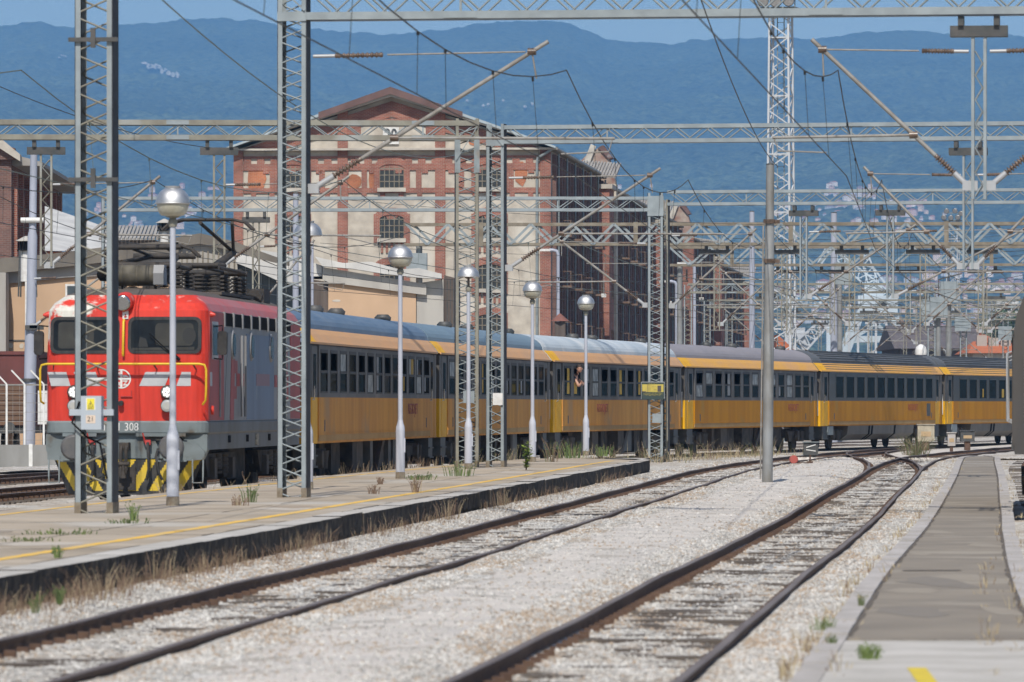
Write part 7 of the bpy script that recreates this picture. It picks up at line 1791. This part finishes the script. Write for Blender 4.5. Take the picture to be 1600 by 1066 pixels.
# ------------------------------------------------------------------ weeds
DRY = [mat('dry_straw', (.33,.265,.17), .95), mat('brown_dead_stem', (.17,.115,.08), .95), mat('pale_straw', (.46,.38,.23), .95)]
GRN = [mat('weed_green', (.075,.115,.035), .8), mat('weed_light_green', (.13,.18,.05), .8), mat('weed_dull_green', (.11,.13,.05), .85)]
def stems(b, x, y, z, n, h, spread, rg, mi, heads=0, lean=.35, w=.006):
    for _ in range(n):
        a = rg.random()*6.28; hh = h*rg.uniform(.45,1.05); r0 = spread*rg.random(); bx_, by_ = x+r0*math.cos(a), y+r0*math.sin(a)
        ln = lean*rg.uniform(.1,1)*hh; ca, sa = math.cos(a), math.sin(a); m_ = rg.choice(mi); p = [(bx_,by_,z),(bx_+ca*ln*.35,by_+sa*ln*.35,z+hh*.6),(bx_+ca*ln,by_+sa*ln,z+hh)]
        ww = w*rg.uniform(.7,1.5)
        for (p0, p1, w0, w1) in ((p[0],p[1],ww,ww*.8),(p[1],p[2],ww*.8,ww*.25)):
            b.add([(p0[0]-w0,p0[1],p0[2]),(p0[0]+w0,p0[1],p0[2]),(p1[0]+w1,p1[1],p1[2]),(p1[0]-w1,p1[1],p1[2])], [(0,1,2,3)], m_)
        for k in range(heads):
            u = rg.uniform(.45,1.05); q0 = Vector(p[1]).lerp(Vector(p[2]), (u-.45)/.6*1.0); s_ = ww*rg.uniform(.8,1.8); dx, dz = rg.gauss(0,.015), rg.gauss(0,.015)
            b.add([(q0.x+dx-s_,q0.y,q0.z+dz),(q0.x+dx,q0.y+s_*.3,q0.z+dz-s_*.8),(q0.x+dx+s_,q0.y,q0.z+dz+s_*.4),(q0.x+dx,q0.y,q0.z+dz+s_*1.4)], [(0,1,2,3)], m_)
rg = random.Random(21)
b = MB()
for _ in range(560):   # dead growth along the foot of the platform wall
    Y = 1/(1/42+(1/150-1/42)*rg.random()); dens = math.sin(Y*.7)+math.sin(Y*.23+1)+.6
    if Y < 75 or dens > .4:
        X = float(LE(Y))+abs(rg.gauss(0,.22))+.03; stems(b, X, Y, float(zground(np.array([X]),np.array([Y]))[0])-.01, rg.randint(4,11), rg.choice([.06,.08,.1,.14,.2,.24,.3]), .16, rg, [0,1,1,1,1], 2, .8, .0024)
tag(b.build('dry_grass', DRY, fix=False), 'dry brown grass along the foot of the platform wall', 'grass', kind='stuff')
b = MB()
for _ in range(330):   # straw around the platform tip and along the train
    Y = rg.uniform(153,215); X = float(T0(Y))+(2.2+abs(rg.gauss(0,1.0)) if Y > 166 else 1.5+.2*rg.random())
    if X < float(TA(Y))-1.2: stems(b, X, Y, -.1, rg.randint(4,9), rg.choice([.15,.2,.25,.3,.45,.6,.8]), .35, rg, [0,0,2,1,3], 4, .8, .0045)
for _ in range(90):
    Y = rg.uniform(100,150); X = float(LW(Y))+rg.uniform(-.25,.1); stems(b, X, Y, PZ-.3, rg.randint(4,8), rg.choice([.3,.4,.55]), .15, rg, [0,1,1], 1, .5, .006)
tag(b.build('dry_grass', DRY+[GRN[2]], fix=False), 'pale straw growing between the platform tip and the coaches', 'grass', kind='stuff')
b = MB()
for _ in range(160):
    Y = 1/(1/38+(1/190-1/38)*rg.random()); X = float(RL(Y))+rg.choice([-.12,-.05,RW+.05,.205,RW-.205])+rg.gauss(0,.04); stems(b, X, Y, -.03, rg.randint(3,7), rg.choice([.06,.1,.15]), .08, rg, [0,0,1,2], 0, .6, .004)
for _ in range(150):
    Y = rg.uniform(150,200); X = float(TB(Y))+2.4+RW*.0+rg.uniform(-.2,.6)
tag(b.build('dry_grass', DRY, fix=False), 'short dry tufts along the kerbs of the narrow platform', 'grass', kind='stuff')
def weed(px, py, z, h, label, n=26, mats=None, spread=.14, mi=(0,1,2), heads=2, name='weed', w=.007, cat='weed', lean=.5, group=None):
    Y = FPX*(H0-z)/(py-633); x = (px-800)/FPX*Y; b = MB(); r_ = random.Random(int(px*7+py)); stems(b, 0, 0, 0, n, h, spread, r_, mi, heads, lean, w)
    o = b.build(name, mats or GRN, None, (x, Y, z), fix=False); return tag(o, label, cat, group)
weed(650,770,PZ,.30,'dead brown weed on the yellow platform line',26,DRY,.08,(1,1,0))
weed(585,772,PZ,.16,'small dead weed stump left of the yellow line',16,DRY,.1,(1,))
weed(595,757,PZ,.16,'small dark dry weed before the first coach',16,DRY,.1,(1,))
weed(655,750,PZ,.12,'flat green weed patch at the foot of the second lamp',44,GRN,.35,(0,2,1),3,lean=.9)
weed(392,785,PZ,.26,'green weed tuft on the platform below the gantry mast',26,GRN,.12,(0,2))
weed(372,790,PZ,.16,'dry low weed beside the green tuft',18,DRY,.2,(1,1,0))
weed(208,814,PZ,.24,'thin green weed near the lattice mast foot',12,GRN,.06,(0,1))
weed(200,818,PZ,.06,'flat green moss patch in a platform joint',36,GRN,.3,(0,2),1,lean=1.2)
weed(90,835,PZ,.055,'grassy streak in the paving joint at left',50,GRN,.5,(0,2,1),1,lean=1.2)
weed(40,846,PZ,.045,'faint green streak in the paving near the left edge',34,GRN,.4,(0,2),1,lean=1.2)
weed(90,872,PZ,.14,'little green sprig on the yellow line at left',14,GRN,.04,(1,0))
weed(717,744,PZ,.35,'green grassy tuft right of the open dome lamp',40,GRN,.4,(0,1,2),1)
weed(862,722,PZ,.75,'tall dry weed beside the farthest pair of lamps',34,DRY+[GRN[2]],.25,(1,1,3),5,w=.005,lean=.6)
weed(893,716,PZ,.5,'greenish grass clump before the third coach',40,GRN,.4,(2,1,0),2,w=.009)
weed(940,713,PZ,.35,'low green clump right of the farthest lamp',40,GRN,.35,(0,1,2),2,w=.009)
weed(1356,1033,0,.13,'bright green weed on the near end of the narrow platform',46,GRN,.08,(1,0,1),2,w=.005)
weed(1300,1008,0,.09,'small green weed on the kerb at lower right',20,GRN,.04,(0,2),1,w=.004)
weed(1345,950,0,.14,'thin green weed beside the kerb halfway along',16,GRN,.04,(0,2),1,w=.004)
weed(1285,985,0,.12,'green tuft growing out of the gravel by the kerb',30,GRN,.10,(0,2,1),1,w=.004)
weed(53,958,0.0,.20,'green and brown spike at the foot of the platform wall',16,GRN,.05,(0,0,2),2,w=.004)
weed(95,945,0.0,.16,'short green sprig under the platform wall at left',16,GRN,.04,(0,2),2)
weed(160,938,0,.34,'tall tangled dead weed against the dark wall',34,DRY,.26,(1,1,0),3,lean=.9,w=.003)
weed(240,905,0,.30,'brown dead weed against the wall below the lamp',26,DRY,.22,(1,1,0),3,lean=.8,w=.003)
weed(700,812,0,.36,'dead stalks against the wall at the picture centre',30,DRY,.2,(1,1,0),3,w=.0035)
weed(785,790,0,.34,'thin dead stalks on the wall right of centre',30,DRY,.25,(1,1,0),3,w=.0035)
# big dry bush by the rear coaches and the leafy shrub
Y = 212; x = at(1432,0,Y)[0]; b = MB(); r_ = random.Random(9); stems(b, 0, 0, 0, 170, .85, .5, r_, (0,1,3,3), 5, 1.0, .006); tag(b.build('dry_bush', DRY+[GRN[2]], None, (x,Y,-.12), fix=False), 'grey brown dry bush in front of the fifth coach', 'bush')
Y = FPX*(H0-PZ)/(735-633); x = (822-800)/FPX*Y
t = thing('green_shrub', 'leafy bright green shrub on the platform beside a lamp post', 'shrub', (x,Y,PZ)); b = MB(); st = []
r_ = random.Random(4)
for k in range(7):
    a = r_.random()*6.28; h_ = r_.uniform(.35,.78); e = (math.cos(a)*.18*r_.random(), math.sin(a)*.18*r_.random(), h_); b.tube([(0,0,0),(e[0]*.4,e[1]*.4,h_*.5),e], [.012,.009,.004], 5); st.append(e)
b.build('stem', BARK, t); b = MB()
for e in st:
    for k in range(34):
        u = r_.uniform(.12,1.02); p = Vector((e[0]*u,e[1]*u,e[2]*u)); a = r_.random()*6.28; l_ = r_.uniform(.07,.14); dv = Vector((math.cos(a)*l_, math.sin(a)*l_, r_.uniform(-.03,.06))); sd_ = dv.cross(Vector((0,0,1))).normalized()*l_*.28
        b.add([p, p+dv*.5+sd_, p+dv, p+dv*.5-sd_], [(0,1,2,3)], r_.choice([0,0,1,1,1]))
b.build('leaves', [mat('shrub_green',(.16,.27,.03),.6), mat('shrub_lime',(.32,.44,.05),.6)], t, fix=False)

# ------------------------------------------------------------------ haze
hm = bpy.data.materials.new('summer_haze'); hm.use_nodes = True; hn = hm.node_tree; hn.nodes.remove(hn.nodes['Principled BSDF'])
pv = hn.nodes.new('ShaderNodeVolumePrincipled'); pv.inputs['Color'].default_value = (.23,.53,1.0,1); pv.inputs['Density'].default_value = HAZE_D; pv.inputs['Anisotropy'].default_value = -0.3
hn.links.new(pv.outputs[0], hn.nodes['Material Output'].inputs['Volume'])
b = MB(); b.bx(-7200,9300,-70,15000,-4,1500); o = b.build('haze', hm); tag(o, 'thin blue summer haze over the whole valley', 'haze', kind='stuff')
